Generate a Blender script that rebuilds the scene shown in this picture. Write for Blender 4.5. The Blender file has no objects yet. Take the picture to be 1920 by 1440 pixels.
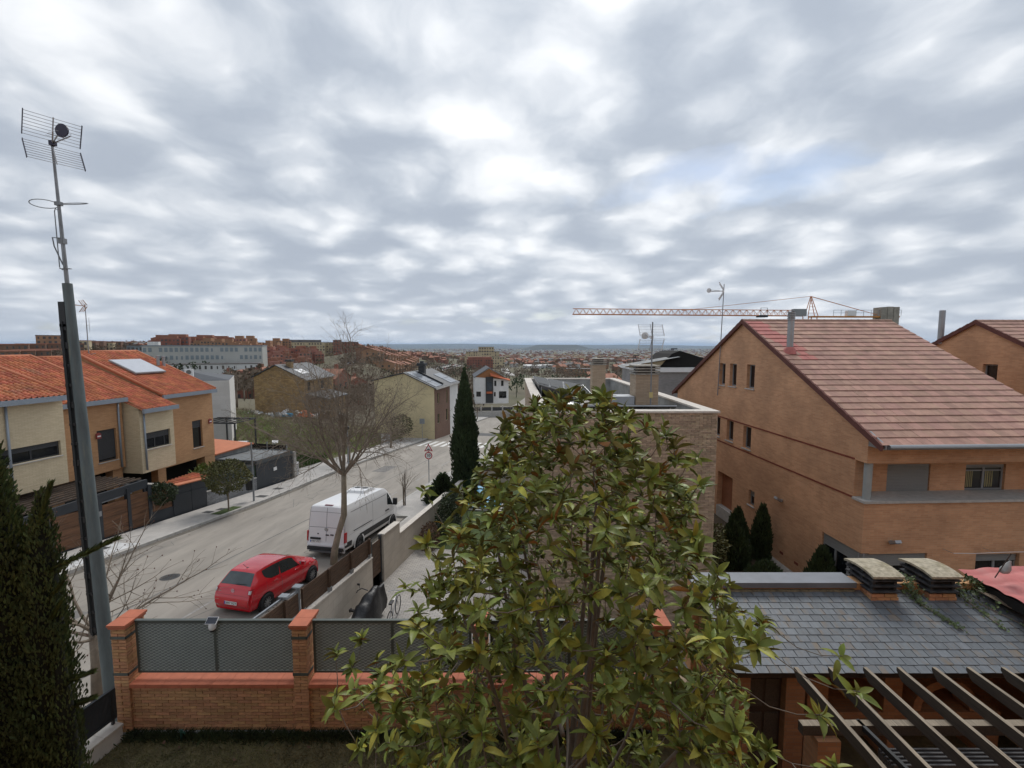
import bpy, math, random
from mathutils import Vector as V, Matrix as M
import numpy as np
rnd = random.Random(7)
S = bpy.context.scene
COL = S.collection
R = math.radians
# ------------------------------------------------------------------ camera
CAMZ = 7.1                                    # eye height above the garden lawn (lawn = 0)
cam = bpy.data.cameras.new('camera'); camo = bpy.data.objects.new('camera', cam); COL.objects.link(camo)
cam.sensor_width = 36; cam.lens = 15.94; cam.clip_start = 0.1; cam.clip_end = 120000
camo.location = (0, 0, CAMZ); camo.rotation_euler = (R(90 - 4.84), 0, 0)
S.camera = camo
# ------------------------------------------------------------------ sky (broken overcast)
SUN_EL, SUN_AZ = R(50), R(12)                 # azimuth measured from +Y towards +X
W = bpy.data.worlds.new('World'); S.world = W; W.use_nodes = True
def nodes(tree):
    n = tree.nodes; n.clear()
    def N(t, **k):
        x = n.new(t)
        for a, b in k.items():
            if a in x.inputs.keys() and not hasattr(x, a): x.inputs[a].default_value = b
            else: setattr(x, a, b)
        return x
    return N, tree.links.new
def build_sky():
    N, L = nodes(W.node_tree)
    out = N('ShaderNodeOutputWorld'); bg = N('ShaderNodeBackground'); bg.inputs[1].default_value = 1.0
    sky = N('ShaderNodeTexSky', sky_type='NISHITA', sun_disc=False, sun_elevation=SUN_EL, sun_rotation=SUN_AZ, air_density=1.0, dust_density=1.0)
    tc = N('ShaderNodeTexCoord'); sep = N('ShaderNodeSeparateXYZ'); L(tc.outputs['Generated'], sep.inputs[0])
    def math_(op, a, b=None, clamp=False):
        m = N('ShaderNodeMath', operation=op); m.use_clamp = clamp
        for i, x in enumerate((a, b)):
            if x is None: continue
            if isinstance(x, (int, float)): m.inputs[i].default_value = x
            else: L(x, m.inputs[i])
        return m.outputs[0]
    z = math_('MAXIMUM', sep.outputs[2], 0.0)
    inv = math_('DIVIDE', 1.0, math_('ADD', z, 0.22))
    px = math_('MULTIPLY', sep.outputs[0], inv); py = math_('MULTIPLY', sep.outputs[1], inv)
    comb = N('ShaderNodeCombineXYZ'); L(px, comb.inputs[0]); L(py, comb.inputs[1])
    wn = N('ShaderNodeTexNoise', noise_dimensions='2D'); wn.inputs['Scale'].default_value = 2.6; wn.inputs['Detail'].default_value = 4; L(comb.outputs[0], wn.inputs['Vector'])
    wv = N('ShaderNodeVectorMath', operation='MULTIPLY_ADD'); L(wn.outputs['Color'], wv.inputs[0]); wv.inputs[1].default_value = (.26, .26, 0); L(comb.outputs[0], wv.inputs[2]); warp = wv.outputs[0]
    def noise(scale, detail, rough, off, dist=0.0, stretch=(1, 1, 1)):
        mp = N('ShaderNodeMapping'); mp.inputs['Location'].default_value = off; mp.inputs['Scale'].default_value = stretch
        L(warp, mp.inputs[0])
        t = N('ShaderNodeTexNoise', noise_dimensions='2D'); t.inputs['Scale'].default_value = scale; t.inputs['Detail'].default_value = detail
        t.inputs['Roughness'].default_value = rough; t.inputs['Distortion'].default_value = dist
        L(mp.outputs[0], t.inputs['Vector']); return t.outputs['Fac']
    big = noise(0.5, 3, .5, (-2.3, 5.2, 0))
    med = noise(2.1, 8, .55, (8.2, 4.4, 2))
    vo = N('ShaderNodeTexVoronoi', feature='SMOOTH_F1', voronoi_dimensions='2D'); vo.inputs['Scale'].default_value = 4.3; vo.inputs['Smoothness'].default_value = .75; L(warp, vo.inputs['Vector']); cells = math_('SUBTRACT', 1.0, vo.outputs['Distance'])
    v = math_('ADD', math_('ADD', math_('MULTIPLY', big, .36), math_('MULTIPLY', med, .88)), math_('MULTIPLY', cells, .46))
    v = math_('SUBTRACT', v, .455)            # around .5
    ramp = N('ShaderNodeValToRGB'); L(v, ramp.inputs[0]); cr = ramp.color_ramp; cr.interpolation = 'B_SPLINE'
    pts = [(.28, (.305, .342, .402)), (.41, (.372, .41, .465)), (.51, (.455, .488, .535)), (.61, (.555, .58, .615)), (.76, (.71, .725, .745))]
    cr.elements[0].position = pts[0][0]; cr.elements[0].color = (*pts[0][1], 1)
    cr.elements[1].position = pts[-1][0]; cr.elements[1].color = (*pts[-1][1], 1)
    for p_, c_ in pts[1:-1]:
        e_ = cr.elements.new(p_); e_.color = (*c_, 1)
    # thin veil near the horizon where the layers stack up
    hz = math_('POWER', math_('SUBTRACT', 1.0, z, True), 14.0)
    mixh = N('ShaderNodeMixRGB'); L(math_('MULTIPLY', hz, .62), mixh.inputs[0]); L(ramp.outputs[0], mixh.inputs[1]); mixh.inputs[2].default_value = (.46, .495, .545, 1)
    # gaps to the blue sky
    gap = noise(.95, 6, .52, (2.4, 7.1, 7))
    gm = N('ShaderNodeMapRange'); L(gap, gm.inputs[0]); gm.inputs[1].default_value = .61; gm.inputs[2].default_value = .74
    sk = N('ShaderNodeMixRGB', blend_type='MULTIPLY'); sk.inputs[0].default_value = 1; L(sky.outputs[0], sk.inputs[1]); sk.inputs[2].default_value = (.075, .075, .075, 1)
    mixg = N('ShaderNodeMixRGB'); L(math_('MULTIPLY', gm.outputs[0], .7), mixg.inputs[0]); L(mixh.outputs[0], mixg.inputs[1]); L(sk.outputs[0], mixg.inputs[2])
    # diffuse brightening of the cloud deck towards the hidden sun
    sd = N('ShaderNodeVectorMath', operation='DOT_PRODUCT'); L(tc.outputs['Generated'], sd.inputs[0])
    sd.inputs[1].default_value = (math.cos(SUN_EL)*math.sin(SUN_AZ), math.cos(SUN_EL)*math.cos(SUN_AZ), math.sin(SUN_EL))
    glow = math_('ADD', 1.0, math_('MULTIPLY', math_('POWER', math_('MAXIMUM', sd.outputs['Value'], 0.0), 4.0), .12))
    mg = N('ShaderNodeMixRGB', blend_type='MULTIPLY'); mg.inputs[0].default_value = 1; L(mixg.outputs[0], mg.inputs[1])
    cg = N('ShaderNodeCombineXYZ'); [L(glow, cg.inputs[i]) for i in range(3)]; L(cg.outputs[0], mg.inputs[2])
    L(mg.outputs[0], bg.inputs[0]); L(bg.outputs[0], out.inputs[0])
build_sky()
sun = bpy.data.lights.new('sun', 'SUN'); sun.energy = 1.5; sun.angle = R(24); sun.color = (1, .965, .91)
suno = bpy.data.objects.new('sun', sun); COL.objects.link(suno)
suno.rotation_euler = V((math.cos(SUN_EL)*math.sin(SUN_AZ), math.cos(SUN_EL)*math.cos(SUN_AZ), math.sin(SUN_EL))).to_track_quat('Z', 'Y').to_euler()
vs = S.view_settings; vs.view_transform = 'Standard'; vs.look = 'None'; vs.exposure = 0.52; vs.gamma = 1; vs.use_curve_mapping = False
S.render.resolution_x, S.render.resolution_y = 1024, 768
# ------------------------------------------------------------------ materials
def srgb(r, g, b):
    f = lambda c: ((c/255 + .055)/1.055)**2.4 if c > 10 else c/255/12.92
    return (f(r), f(g), f(b))
MATS = {}
def mat(name, col, rough=.8, var=.18, scale=3.0, bump=0.0, bscale=40.0, metal=0.0, col2=None, spec=.5, streak=None, coat=0, tint=0.0, trans=None, detail=6, mix2=.5, transl=0):
    """procedural surface: base colour varied by noise (object space), optional second colour, bump and per-piece tint"""
    if name in MATS: return MATS[name]
    m = bpy.data.materials.new(name); m.use_nodes = True; MATS[name] = m
    N, L = nodes(m.node_tree)
    out = N('ShaderNodeOutputMaterial'); b = N('ShaderNodeBsdfPrincipled'); L(b.outputs[0], out.inputs[0])
    b.inputs['Roughness'].default_value = rough; b.inputs['Metallic'].default_value = metal
    b.inputs['Specular IOR Level'].default_value = spec; b.inputs['Coat Weight'].default_value = coat
    tc = N('ShaderNodeTexCoord'); vec = tc.outputs['Object']
    if streak:
        mp = N('ShaderNodeMapping'); mp.inputs['Scale'].default_value = streak; L(vec, mp.inputs[0]); vec = mp.outputs[0]
    if tint:      # pieces that share one mesh each get their own patch of the pattern
        oi0 = N('ShaderNodeObjectInfo'); vm = N('ShaderNodeVectorMath', operation='MULTIPLY_ADD'); L(oi0.outputs['Random'], vm.inputs[0]); vm.inputs[1].default_value = (37, 91, 53); L(vec, vm.inputs[2]); vec = vm.outputs[0]
    nz = N('ShaderNodeTexNoise'); nz.inputs['Scale'].default_value = scale; nz.inputs['Detail'].default_value = detail; nz.inputs['Roughness'].default_value = .62
    L(vec, nz.inputs['Vector'])
    lo = tuple(c*(1 - var) for c in col); hi = tuple(min(1, c*(1 + var)) for c in col)
    rp = N('ShaderNodeValToRGB'); L(nz.outputs['Fac'], rp.inputs[0])
    rp.color_ramp.elements[0].position = .3; rp.color_ramp.elements[0].color = (*lo, 1)
    rp.color_ramp.elements[1].position = .7; rp.color_ramp.elements[1].color = (*hi, 1)
    c = rp.outputs[0]
    if col2:
        n2 = N('ShaderNodeTexNoise'); n2.inputs['Scale'].default_value = scale*.37; n2.inputs['Detail'].default_value = 8; n2.inputs['Roughness'].default_value = .7
        L(vec, n2.inputs['Vector'])
        mr = N('ShaderNodeMapRange'); L(n2.outputs['Fac'], mr.inputs[0]); mr.inputs[1].default_value = mix2; mr.inputs[2].default_value = mix2 + .16
        mx = N('ShaderNodeMixRGB'); L(mr.outputs[0], mx.inputs[0]); L(c, mx.inputs[1]); mx.inputs[2].default_value = (*col2, 1); c = mx.outputs[0]
    if tint:
        oi = N('ShaderNodeObjectInfo'); at = N('ShaderNodeAttribute', attribute_name='tint')
        ad = N('ShaderNodeMath', operation='ADD'); L(oi.outputs['Random'], ad.inputs[0]); L(at.outputs['Fac'], ad.inputs[1])
        fr = N('ShaderNodeMath', operation='FRACT'); L(ad.outputs[0], fr.inputs[0])
        mr = N('ShaderNodeMapRange'); L(fr.outputs[0], mr.inputs[0]); mr.inputs[3].default_value = 1 - tint; mr.inputs[4].default_value = 1 + tint
        hs = N('ShaderNodeHueSaturation'); L(mr.outputs[0], hs.inputs['Value']); L(c, hs.inputs['Color']); c = hs.outputs[0]
        mr2 = N('ShaderNodeMapRange'); m7 = N('ShaderNodeMath', operation='MULTIPLY'); L(fr.outputs[0], m7.inputs[0]); m7.inputs[1].default_value = 7.3
        f7 = N('ShaderNodeMath', operation='FRACT'); L(m7.outputs[0], f7.inputs[0]); L(f7.outputs[0], mr2.inputs[0]); mr2.inputs[3].default_value = .5 - tint*.05; mr2.inputs[4].default_value = .5 + tint*.05
        L(mr2.outputs[0], hs.inputs['Hue'])
    L(c, b.inputs['Base Color'])
    if transl:
        tr = N('ShaderNodeBsdfTranslucent'); L(c, tr.inputs[0]); ms = N('ShaderNodeMixShader'); ms.inputs[0].default_value = transl; L(b.outputs[0], ms.inputs[1]); L(tr.outputs[0], ms.inputs[2]); L(ms.outputs[0], out.inputs[0])
    if trans: b.inputs['Transmission Weight'].default_value = trans
    if bump:
        nb = N('ShaderNodeTexNoise'); nb.inputs['Scale'].default_value = bscale; nb.inputs['Detail'].default_value = 5
        L(vec, nb.inputs['Vector'])
        bp = N('ShaderNodeBump'); bp.inputs['Strength'].default_value = bump; bp.inputs['Distance'].default_value = .02
        L(nb.outputs['Fac'], bp.inputs['Height']); L(bp.outputs[0], b.inputs['Normal'])
    return m
def brickmat(name, c1, c2, mortar, bw=.24, bh=.05, joint=.01, rough=.9, bump=.5, stain=.25, offset=.5):
    """brickwork too far off to pick bricks apart; UVs are metres"""
    if name in MATS: return MATS[name]
    m = bpy.data.materials.new(name); m.use_nodes = True; MATS[name] = m
    N, L = nodes(m.node_tree)
    out = N('ShaderNodeOutputMaterial'); b = N('ShaderNodeBsdfPrincipled'); L(b.outputs[0], out.inputs[0]); b.inputs['Roughness'].default_value = rough
    uv = N('ShaderNodeUVMap'); t = N('ShaderNodeTexBrick'); L(uv.outputs[0], t.inputs[0]); t.offset = offset
    t.inputs['Color1'].default_value = (*c1, 1); t.inputs['Color2'].default_value = (*c2, 1); t.inputs['Mortar'].default_value = (*mortar, 1)
    t.inputs['Scale'].default_value = 1; t.inputs['Mortar Size'].default_value = joint*.5; t.inputs['Mortar Smooth'].default_value = .2
    t.inputs['Brick Width'].default_value = bw + joint; t.inputs['Row Height'].default_value = bh + joint; t.inputs['Bias'].default_value = -.1
    nz = N('ShaderNodeTexNoise'); nz.inputs['Scale'].default_value = .5; nz.inputs['Detail'].default_value = 8; nz.inputs['Roughness'].default_value = .65
    tc = N('ShaderNodeTexCoord'); L(tc.outputs['Object'], nz.inputs['Vector'])
    mr = N('ShaderNodeMapRange'); L(nz.outputs['Fac'], mr.inputs[0]); mr.inputs[1].default_value = .25; mr.inputs[2].default_value = .75; mr.inputs[3].default_value = 1 - stain; mr.inputs[4].default_value = 1 + stain
    hs = N('ShaderNodeHueSaturation'); L(t.outputs['Color'], hs.inputs['Color']); L(mr.outputs[0], hs.inputs['Value']); L(hs.outputs[0], b.inputs['Base Color'])
    bp = N('ShaderNodeBump', invert=True); bp.inputs['Strength'].default_value = bump; bp.inputs['Distance'].default_value = .006; L(t.outputs['Fac'], bp.inputs['Height']); L(bp.outputs[0], b.inputs['Normal'])
    return m
def glass(name, col=(.02, .025, .03), rough=.06):
    return mat(name, col, rough=rough, var=.3, scale=1.2, spec=.6)
# ------------------------------------------------------------------ mesh builder
class B:
    def __init__(s): s.v = []; s.f = []; s.m = []; s.t = []
    def add(s, vs, fs, mi=0, tint=0.0):
        o = len(s.v); s.v += [tuple(x) for x in vs]; s.f += [tuple(i + o for i in f) for f in fs]; s.m += [mi]*len(fs); s.t += [tint]*len(fs); return s
    def box(s, c, d, rz=0.0, mi=0, tint=0.0, mx=None):
        x, y, z = d[0]/2, d[1]/2, d[2]/2; c = V(c); m = mx or (M.Rotation(rz, 3, 'Z') if rz else None)
        vs = [V((i*x, j*y, k*z)) for k in (-1, 1) for j in (-1, 1) for i in (-1, 1)]
        if m: vs = [m @ q for q in vs]
        return s.add([q + c for q in vs], [(0, 2, 3, 1), (4, 5, 7, 6), (0, 1, 5, 4), (2, 6, 7, 3), (0, 4, 6, 2), (1, 3, 7, 5)], mi, tint)
    def bb(s, x0, x1, y0, y1, z0, z1, mi=0, tint=0.0):
        return s.box(((x0 + x1)/2, (y0 + y1)/2, (z0 + z1)/2), (x1 - x0, y1 - y0, z1 - z0), mi=mi, tint=tint)
    def beam(s, p, q, w, h, mi=0, up=(0, 0, 1), tint=0.0):
        p, q = V(p), V(q); d = (q - p); l = d.length; d.normalize(); u = V(up)
        x = d.cross(u).normalized(); z = x.cross(d)
        m = M((x, d, z)).transposed(); return s.box((p + q)/2, (w, l, h), mi=mi, tint=tint, mx=m)
    def tube(s, p, q, r0, r1=None, n=8, mi=0, cap=True):
        p, q = V(p), V(q); r1 = r0 if r1 is None else r1; d = (q - p).normalized() if (q - p).length > 1e-9 else V((0, 0, 1))
        x = d.orthogonal().normalized(); y = d.cross(x)
        vs = []
        for c, r in ((p, r0), (q, r1)):
            for i in range(n):
                a = 2*math.pi*i/n; vs.append(c + (x*math.cos(a) + y*math.sin(a))*r)
        fs = [(i, (i + 1) % n, n + (i + 1) % n, n + i) for i in range(n)]
        if cap: fs += [tuple(range(n - 1, -1, -1)), tuple(range(n, 2*n))]
        return s.add(vs, fs, mi)
    def path(s, pts, rs, n=6, mi=0):
        """swept tube through points"""
        pts = [V(p) for p in pts]; k = len(pts); vs = []; x = None
        if not hasattr(rs, '__len__'): rs = [rs]*k
        for i, p in enumerate(pts):
            d = (pts[min(i + 1, k - 1)] - pts[max(i - 1, 0)])
            d = d.normalized() if d.length > 1e-9 else V((0, 0, 1))
            x = d.orthogonal().normalized() if x is None else (x - d*x.dot(d)).normalized()
            y = d.cross(x)
            for j in range(n):
                a = 2*math.pi*j/n; vs.append(p + (x*math.cos(a) + y*math.sin(a))*rs[i])
        fs = [(i*n + j, i*n + (j + 1) % n, (i + 1)*n + (j + 1) % n, (i + 1)*n + j) for i in range(k - 1) for j in range(n)]
        fs += [tuple(range(n - 1, -1, -1)), tuple(range((k - 1)*n, k*n))]
        return s.add(vs, fs, mi)
    def lathe(s, prof, c=(0, 0, 0), n=20, mi=0, axis='Z'):
        vs = []; c = V(c); k = len(prof)
        for r, h in prof:
            for i in range(n):
                a = 2*math.pi*i/n; x, y = r*math.cos(a), r*math.sin(a)
                vs.append(c + (V((x, y, h)) if axis == 'Z' else V((h, x, y)) if axis == 'X' else V((x, h, y))))
        fs = [(i*n + j, i*n + (j + 1) % n, (i + 1)*n + (j + 1) % n, (i + 1)*n + j) for i in range(k - 1) for j in range(n)]
        return s.add(vs, fs, mi)
    def prism(s, poly, n, mi=0, mside=None):
        """poly = list of 3-d points (ccw seen against n), extruded by vector n"""
        n = V(n); p = [V(q) for q in poly]; k = len(p)
        s.add(p + [q + n for q in p], [tuple(range(k - 1, -1, -1)), tuple(range(k, 2*k))], mi)
        return s.add(p + [q + n for q in p], [(i, (i + 1) % k, k + (i + 1) % k, k + i) for i in range(k)], mi if mside is None else mside)
    def quad(s, a, b, c, d, mi=0, tint=0.0): return s.add([a, b, c, d], [(0, 1, 2, 3)], mi, tint)
    def grid(s, rows, mi=0, closed=False):
        nr, nc = len(rows), len(rows[0]); vs = [p for r_ in rows for p in r_]
        return s.add(vs, [(i*nc + j, i*nc + (j + 1) % nc, (i + 1)*nc + (j + 1) % nc, (i + 1)*nc + j) for i in range(nr - 1) for j in range(nc if closed else nc - 1)], mi)
    def mesh(s, name, mats, smooth=False, uv=True, tint=False):
        me = bpy.data.meshes.new(name); me.from_pydata(s.v, [], s.f)
        mats = mats if isinstance(mats, (list, tuple)) else [mats]
        for m in mats: me.materials.append(MATS[m] if isinstance(m, str) else m)
        if len(mats) > 1: me.polygons.foreach_set('material_index', s.m)
        if smooth is True: me.polygons.foreach_set('use_smooth', [True]*len(s.f))
        if tint:
            a = me.attributes.new('tint', 'FLOAT', 'FACE'); a.data.foreach_set('value', s.t)
        if uv:
            u = me.uv_layers.new(name='UVMap'); co = np.empty(len(s.v)*3); me.vertices.foreach_get('co', co); co = co.reshape(-1, 3)
            nrm = np.empty(len(s.f)*3); me.polygons.foreach_get('normal', nrm); nrm = nrm.reshape(-1, 3)
            lt = np.empty(len(s.f), int); me.polygons.foreach_get('loop_total', lt); li = np.empty(lt.sum(), int); me.loops.foreach_get('vertex_index', li)
            fn = np.repeat(nrm, lt, axis=0); p = co[li]
            az = np.abs(fn[:, 2]) > .8; ax = np.abs(fn[:, 0]) > np.abs(fn[:, 1])
            U = np.where(az, p[:, 0], np.where(ax, p[:, 1], p[:, 0])); Vv = np.where(az, p[:, 1], p[:, 2])
            u.data.foreach_set('uv', np.stack([U, Vv], 1).ravel())
        me.validate(); return me
    def build(s, name, mats, parent=None, smooth=False, uv=True, loc=None, rz=0.0, tint=False, angle=None, **k):
        me = s.mesh(name, mats, smooth or angle is not None, uv, tint)
        if angle is not None:
            me.shade_smooth() if hasattr(me, 'shade_smooth') else None
            me.set_sharp_from_angle(angle=R(angle))
        return link(name, me, parent, loc, rz, **k)
def tag(o, label=None, category=None, group=None, kind=None):
    for k, v in (('label', label), ('category', category), ('group', group), ('kind', kind)):
        if v: o[k] = v
    return o
def link(name, data, parent=None, loc=None, rz=0.0, label=None, category=None, group=None, kind=None):
    o = bpy.data.objects.new(name, data); COL.objects.link(o)
    if parent: o.parent = parent
    if loc is not None: o.location = loc
    if rz: o.rotation_euler = (0, 0, rz)
    return tag(o, label, category, group, kind)
def thing(name, label, category, loc=(0, 0, 0), rz=0.0, group=None, tilt=0.0):
    o = link(name, None, None, loc, 0.0, label, category, group); o.rotation_euler = (tilt, 0, rz); o.empty_display_size = .2; return o
def copy_tree(o, parent=None, loc=None, rz=None, label=None, group=None):
    c = o.copy(); COL.objects.link(c)
    if parent: c.parent = parent
    if loc is not None: c.location = loc
    if rz is not None: c.rotation_euler = (c.rotation_euler[0], 0, rz)
    tag(c, label, None, group)
    for ch in list(o.children): copy_tree(ch, c)
    return c
def text_mesh(txt, size, name='lettering', extrude=.002, align='CENTER'):
    cu = bpy.data.curves.new(name, 'FONT'); cu.body = txt; cu.size = size; cu.extrude = extrude; cu.align_x = align; cu.align_y = 'CENTER'
    o = bpy.data.objects.new(name, cu); COL.objects.link(o); dg = bpy.context.evaluated_depsgraph_get()
    me = bpy.data.meshes.new_from_object(o.evaluated_get(dg)); bpy.data.objects.remove(o); bpy.data.curves.remove(cu); return me
# ------------------------------------------------------------------ street frame: a = along, l = lateral (right +)
AZ, SL = .14, .09
DV, RV = V((math.sin(AZ), math.cos(AZ), 0)), V((math.cos(AZ), -math.sin(AZ), 0))
def zs(a):
    if a < -25: return -2.0 + SL*38
    if a <= 105: return -2.0 - SL*(a - 13)
    t = min(a, 225) - 105; return -10.28 - SL*t*(1 - t/240.0)
def st(a, l, h=0.0): return DV*a + RV*l + V((0, 0, zs(a) + h))
def al(x, y): return x*DV.x + y*DV.y, x*RV.x + y*RV.y
ST_RZ = -AZ; TILT = -math.atan(SL)
# ================================================================== SETTING
asph = mat('asphalt', (.275, .248, .215), rough=.93, var=.2, scale=1.1, bump=.35, bscale=90, col2=(.185, .17, .152), mix2=.57, detail=12, streak=(1, .16, 1))
mat('asphalt_patch', (.10, .10, .10), rough=.95, var=.2, scale=2)
mat('paint_white', (.66, .65, .62), rough=.8, var=.16, scale=5)
mat('paint_worn', (.31, .295, .275), rough=.9, var=.25, scale=6)
mat('concrete', (.40, .385, .36), rough=.9, var=.15, scale=2.2, bump=.2, bscale=60)
mat('concrete_grey', (.27, .275, .27), rough=.92, var=.28, scale=1.6, bump=.25, bscale=30, col2=(.19, .19, .185), mix2=.55)
mat('stone_cap', (.56, .515, .46), rough=.85, var=.16, scale=6, bump=.2, bscale=30, col2=(.42, .38, .33), mix2=.58)
brickmat('paving_slabs', (.40, .375, .35), (.345, .33, .31), (.25, .24, .225), .39, .39, .01, bump=.2, stain=.2)
brickmat('pavers', (.40, .375, .345), (.31, .295, .28), (.13, .12, .11), .2, .1, .012, bump=.6, stain=.2)
mat('soil', (.19, .16, .10), rough=1, var=.35, scale=.25, bump=.6, bscale=3, col2=(.13, .18, .055), mix2=.42, detail=10)
mat('land', (.12, .105, .065), rough=1, var=.4, scale=.012, col2=(.085, .095, .04), mix2=.5, detail=12)
mat('lawn_soil', (.12, .10, .05), rough=1, var=.5, scale=3, bump=.8, bscale=20)
mat('gravel', (.42, .40, .37), rough=.95, var=.45, scale=30, bump=.8, bscale=60)

UC = [-3000, 0, 300, 480, 600, 690, 780, 870, 960, 1200, 1500, 5000]
DC = [100, 200, 350, 550, 900, 1500, 4000, 9000, 60000]
TT = [[-2, -2, -3, -4, -8, -9.5, -11, -11.5, -12, -11, -9, -8],
      [-5, -5, -6, -11, -13, -14, -15, -16, -17, -15, -13, -12],
      [-4, -4, -5, -15, -15, -4, -17, -19, -20, -20, -19, -18],
      [1, 1, 1, -4, -5, 1, -13, -22, -23, -25, -25, -24],
      [6, 6, 7, 5, 3, -2, -12, -25, -29, -32, -32, -32],
      [6, 6, 6, 3, -3, -12, -20, -33, -38, -40, -40, -40],
      [-30, -30, -30, -40, -50, -55, -60, -62, -64, -64, -64, -64],
      [-100]*12, [-130]*12]
def near_z(x, y):
    a, l = al(x, y); z = zs(max(-6, min(a, 140))) - .45
    if l < -24: z += .105*min(-24 - l, 45)*min(1, max(0, (a - 30)/14))
    if l > -8.6: z -= .75
    return min(z, -1.2)
def ground_z(x, y):
    r = math.hypot(x, y); n = near_z(x, y)
    if r < 75: return n
    if y > .05*r: u = 960 + 850*x/y
    else: u = 5000 if x > 0 else -3000
    u = max(-2999, min(4999, u)); d = max(100, min(59000, r))
    i = max(k for k in range(len(UC) - 1) if UC[k] <= u); j = max(k for k in range(len(DC) - 1) if DC[k] <= d)
    fu = (u - UC[i])/(UC[i + 1] - UC[i]); fd = (math.log(d) - math.log(DC[j]))/(math.log(DC[j + 1]) - math.log(DC[j]))
    fu = fu*fu*(3 - 2*fu); fd = fd*fd*(3 - 2*fd)
    t = (TT[j][i]*(1 - fu) + TT[j][i + 1]*fu)*(1 - fd) + (TT[j + 1][i]*(1 - fu) + TT[j + 1][i + 1]*fu)*fd
    b = min(1, max(0, (r - 75)/60)); b = b*b*(3 - 2*b)
    return n*(1 - b) + t*b
def make_ground():
    b = B(); rings = [0, 6, 12, 18, 24, 30, 36, 42, 50, 58, 66, 75, 84, 94, 105, 118, 135]
    while rings[-1] < 58000: rings.append(rings[-1]*1.13)
    angs = [R(x) for x in list(np.arange(-180, -66, 6)) + list(np.arange(-66, 66, 1.5)) + list(np.arange(66, 180, 6))]
    b.grid([[(r*math.sin(t), r*math.cos(t), ground_z(r*math.sin(t), r*math.cos(t))) for t in angs] for r in rings], closed=True)
    o = b.build('ground', 'land', smooth=True, uv=False, kind='structure')
make_ground()
def strip(a0, a1, l0, l1, h, step=4.0, b=None):
    b = b or B(); n = max(1, int((a1 - a0)/step)); f0 = l0 if callable(l0) else (lambda a: l0); f1 = l1 if callable(l1) else (lambda a: l1)
    A = [a0 + (a1 - a0)*i/n for i in range(n + 1)]
    b.grid([[st(a, f0(a), h), st(a, f1(a), h)] for a in A])
    return b
def smooth(t, a, b):
    t = max(0, min(1, (t - a)/(b - a))); return t*t*(3 - 2*t)
def far_kerb(a): return -20.35 - .9*smooth(a, 25, 40)
def near_kerb(a): return -9.95 - 1.6*(1 if 25 < a < 38 else 0) + 0 - (.55 if a >= 38 else 0)
road = strip(-40, 215, lambda a: far_kerb(a) - .4, lambda a: -8.9, 0.0, 3).build('road', asph, kind='structure')
mat('gutter_dirt', (.13, .115, .095), rough=1, var=.45, scale=1.4, streak=(1, .3, 1))
strip(-12, 120, lambda a: far_kerb(a) + .0, lambda a: far_kerb(a) + .3 + .06*math.sin(a*1.3), .004, 1.0).build('gutter_dirt', 'gutter_dirt', road); strip(-8, 24.9, lambda a: -10.05 + .1*math.sin(a*1.1), lambda a: -9.7, .004, 1.0).build('gutter_dirt', 'gutter_dirt', road)
# painted marks, covers and repairs lying on the road
for i in range(9):
    l = -20.3 + i*1.02
    strip(55.5, 60.5, l, l + .5, .006, 2).build('crossing_bar', 'paint_white', road)
for a0, a1 in ((8.5, 10.6), (12.4, 14.3), (16.1, 17.7), (22, 25), (28, 31), (35, 38), (42, 45)):
    strip(a0, a1, -12.95, -12.85, .006, 2).build('parking_line', 'paint_worn', road)
strip(3, 52, -15.33, -15.27, .005, 3).build('paving_joint', mat('joint_tar', (.13, .125, .12), rough=.9, var=.4, scale=4), road)
rk = random.Random(6)
for k in range(16):
    a0, l0 = rk.uniform(9, 48), rk.uniform(-19.5, -11); b = B(); P = [st(a0 + i*rk.uniform(.3, .6), l0 + rk.gauss(0, .16) + i*rk.uniform(-.12, .12), .005) for i in range(9)]; b.grid([[p - RV*rk.uniform(.008, .02), p + RV*rk.uniform(.008, .02)] for p in P]); b.build('crack', 'joint_tar', road)
for a0, a1, l0, l1 in ((10.2, 12.6, -17.6, -16.3), (27, 30.5, -14.4, -13.1), (38, 41, -18.2, -16.9)): strip(a0, a1, l0, l1, .003, 1).build('tarmac_patch', mat('patch_mid', (.17, .16, .15), rough=.95, var=.25, scale=2), road)
strip(69, 73, -16.5, -12.2, .005, 2).build('tarmac_patch', 'asphalt_patch', road)
b = B(); b.lathe([(0, .008), (.27, .008), (.28, .012), (.33, .012), (.345, .006)], n=24)
for k in range(7): b.box((0, -.21 + k*.07, .011), (2*math.sqrt(max(.01, .25**2 - (-.21 + k*.07)**2)), .022, .008))
mh = b.build('manhole_cover', mat('cast_iron', (.06, .06, .06), rough=.7, var=.3, scale=9, metal=.3), road); mh.matrix_local = M.Translation(st(15.5, -16.15)) @ M.Rotation(ST_RZ, 4, 'Z') @ M.Rotation(TILT, 4, 'X')
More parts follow.
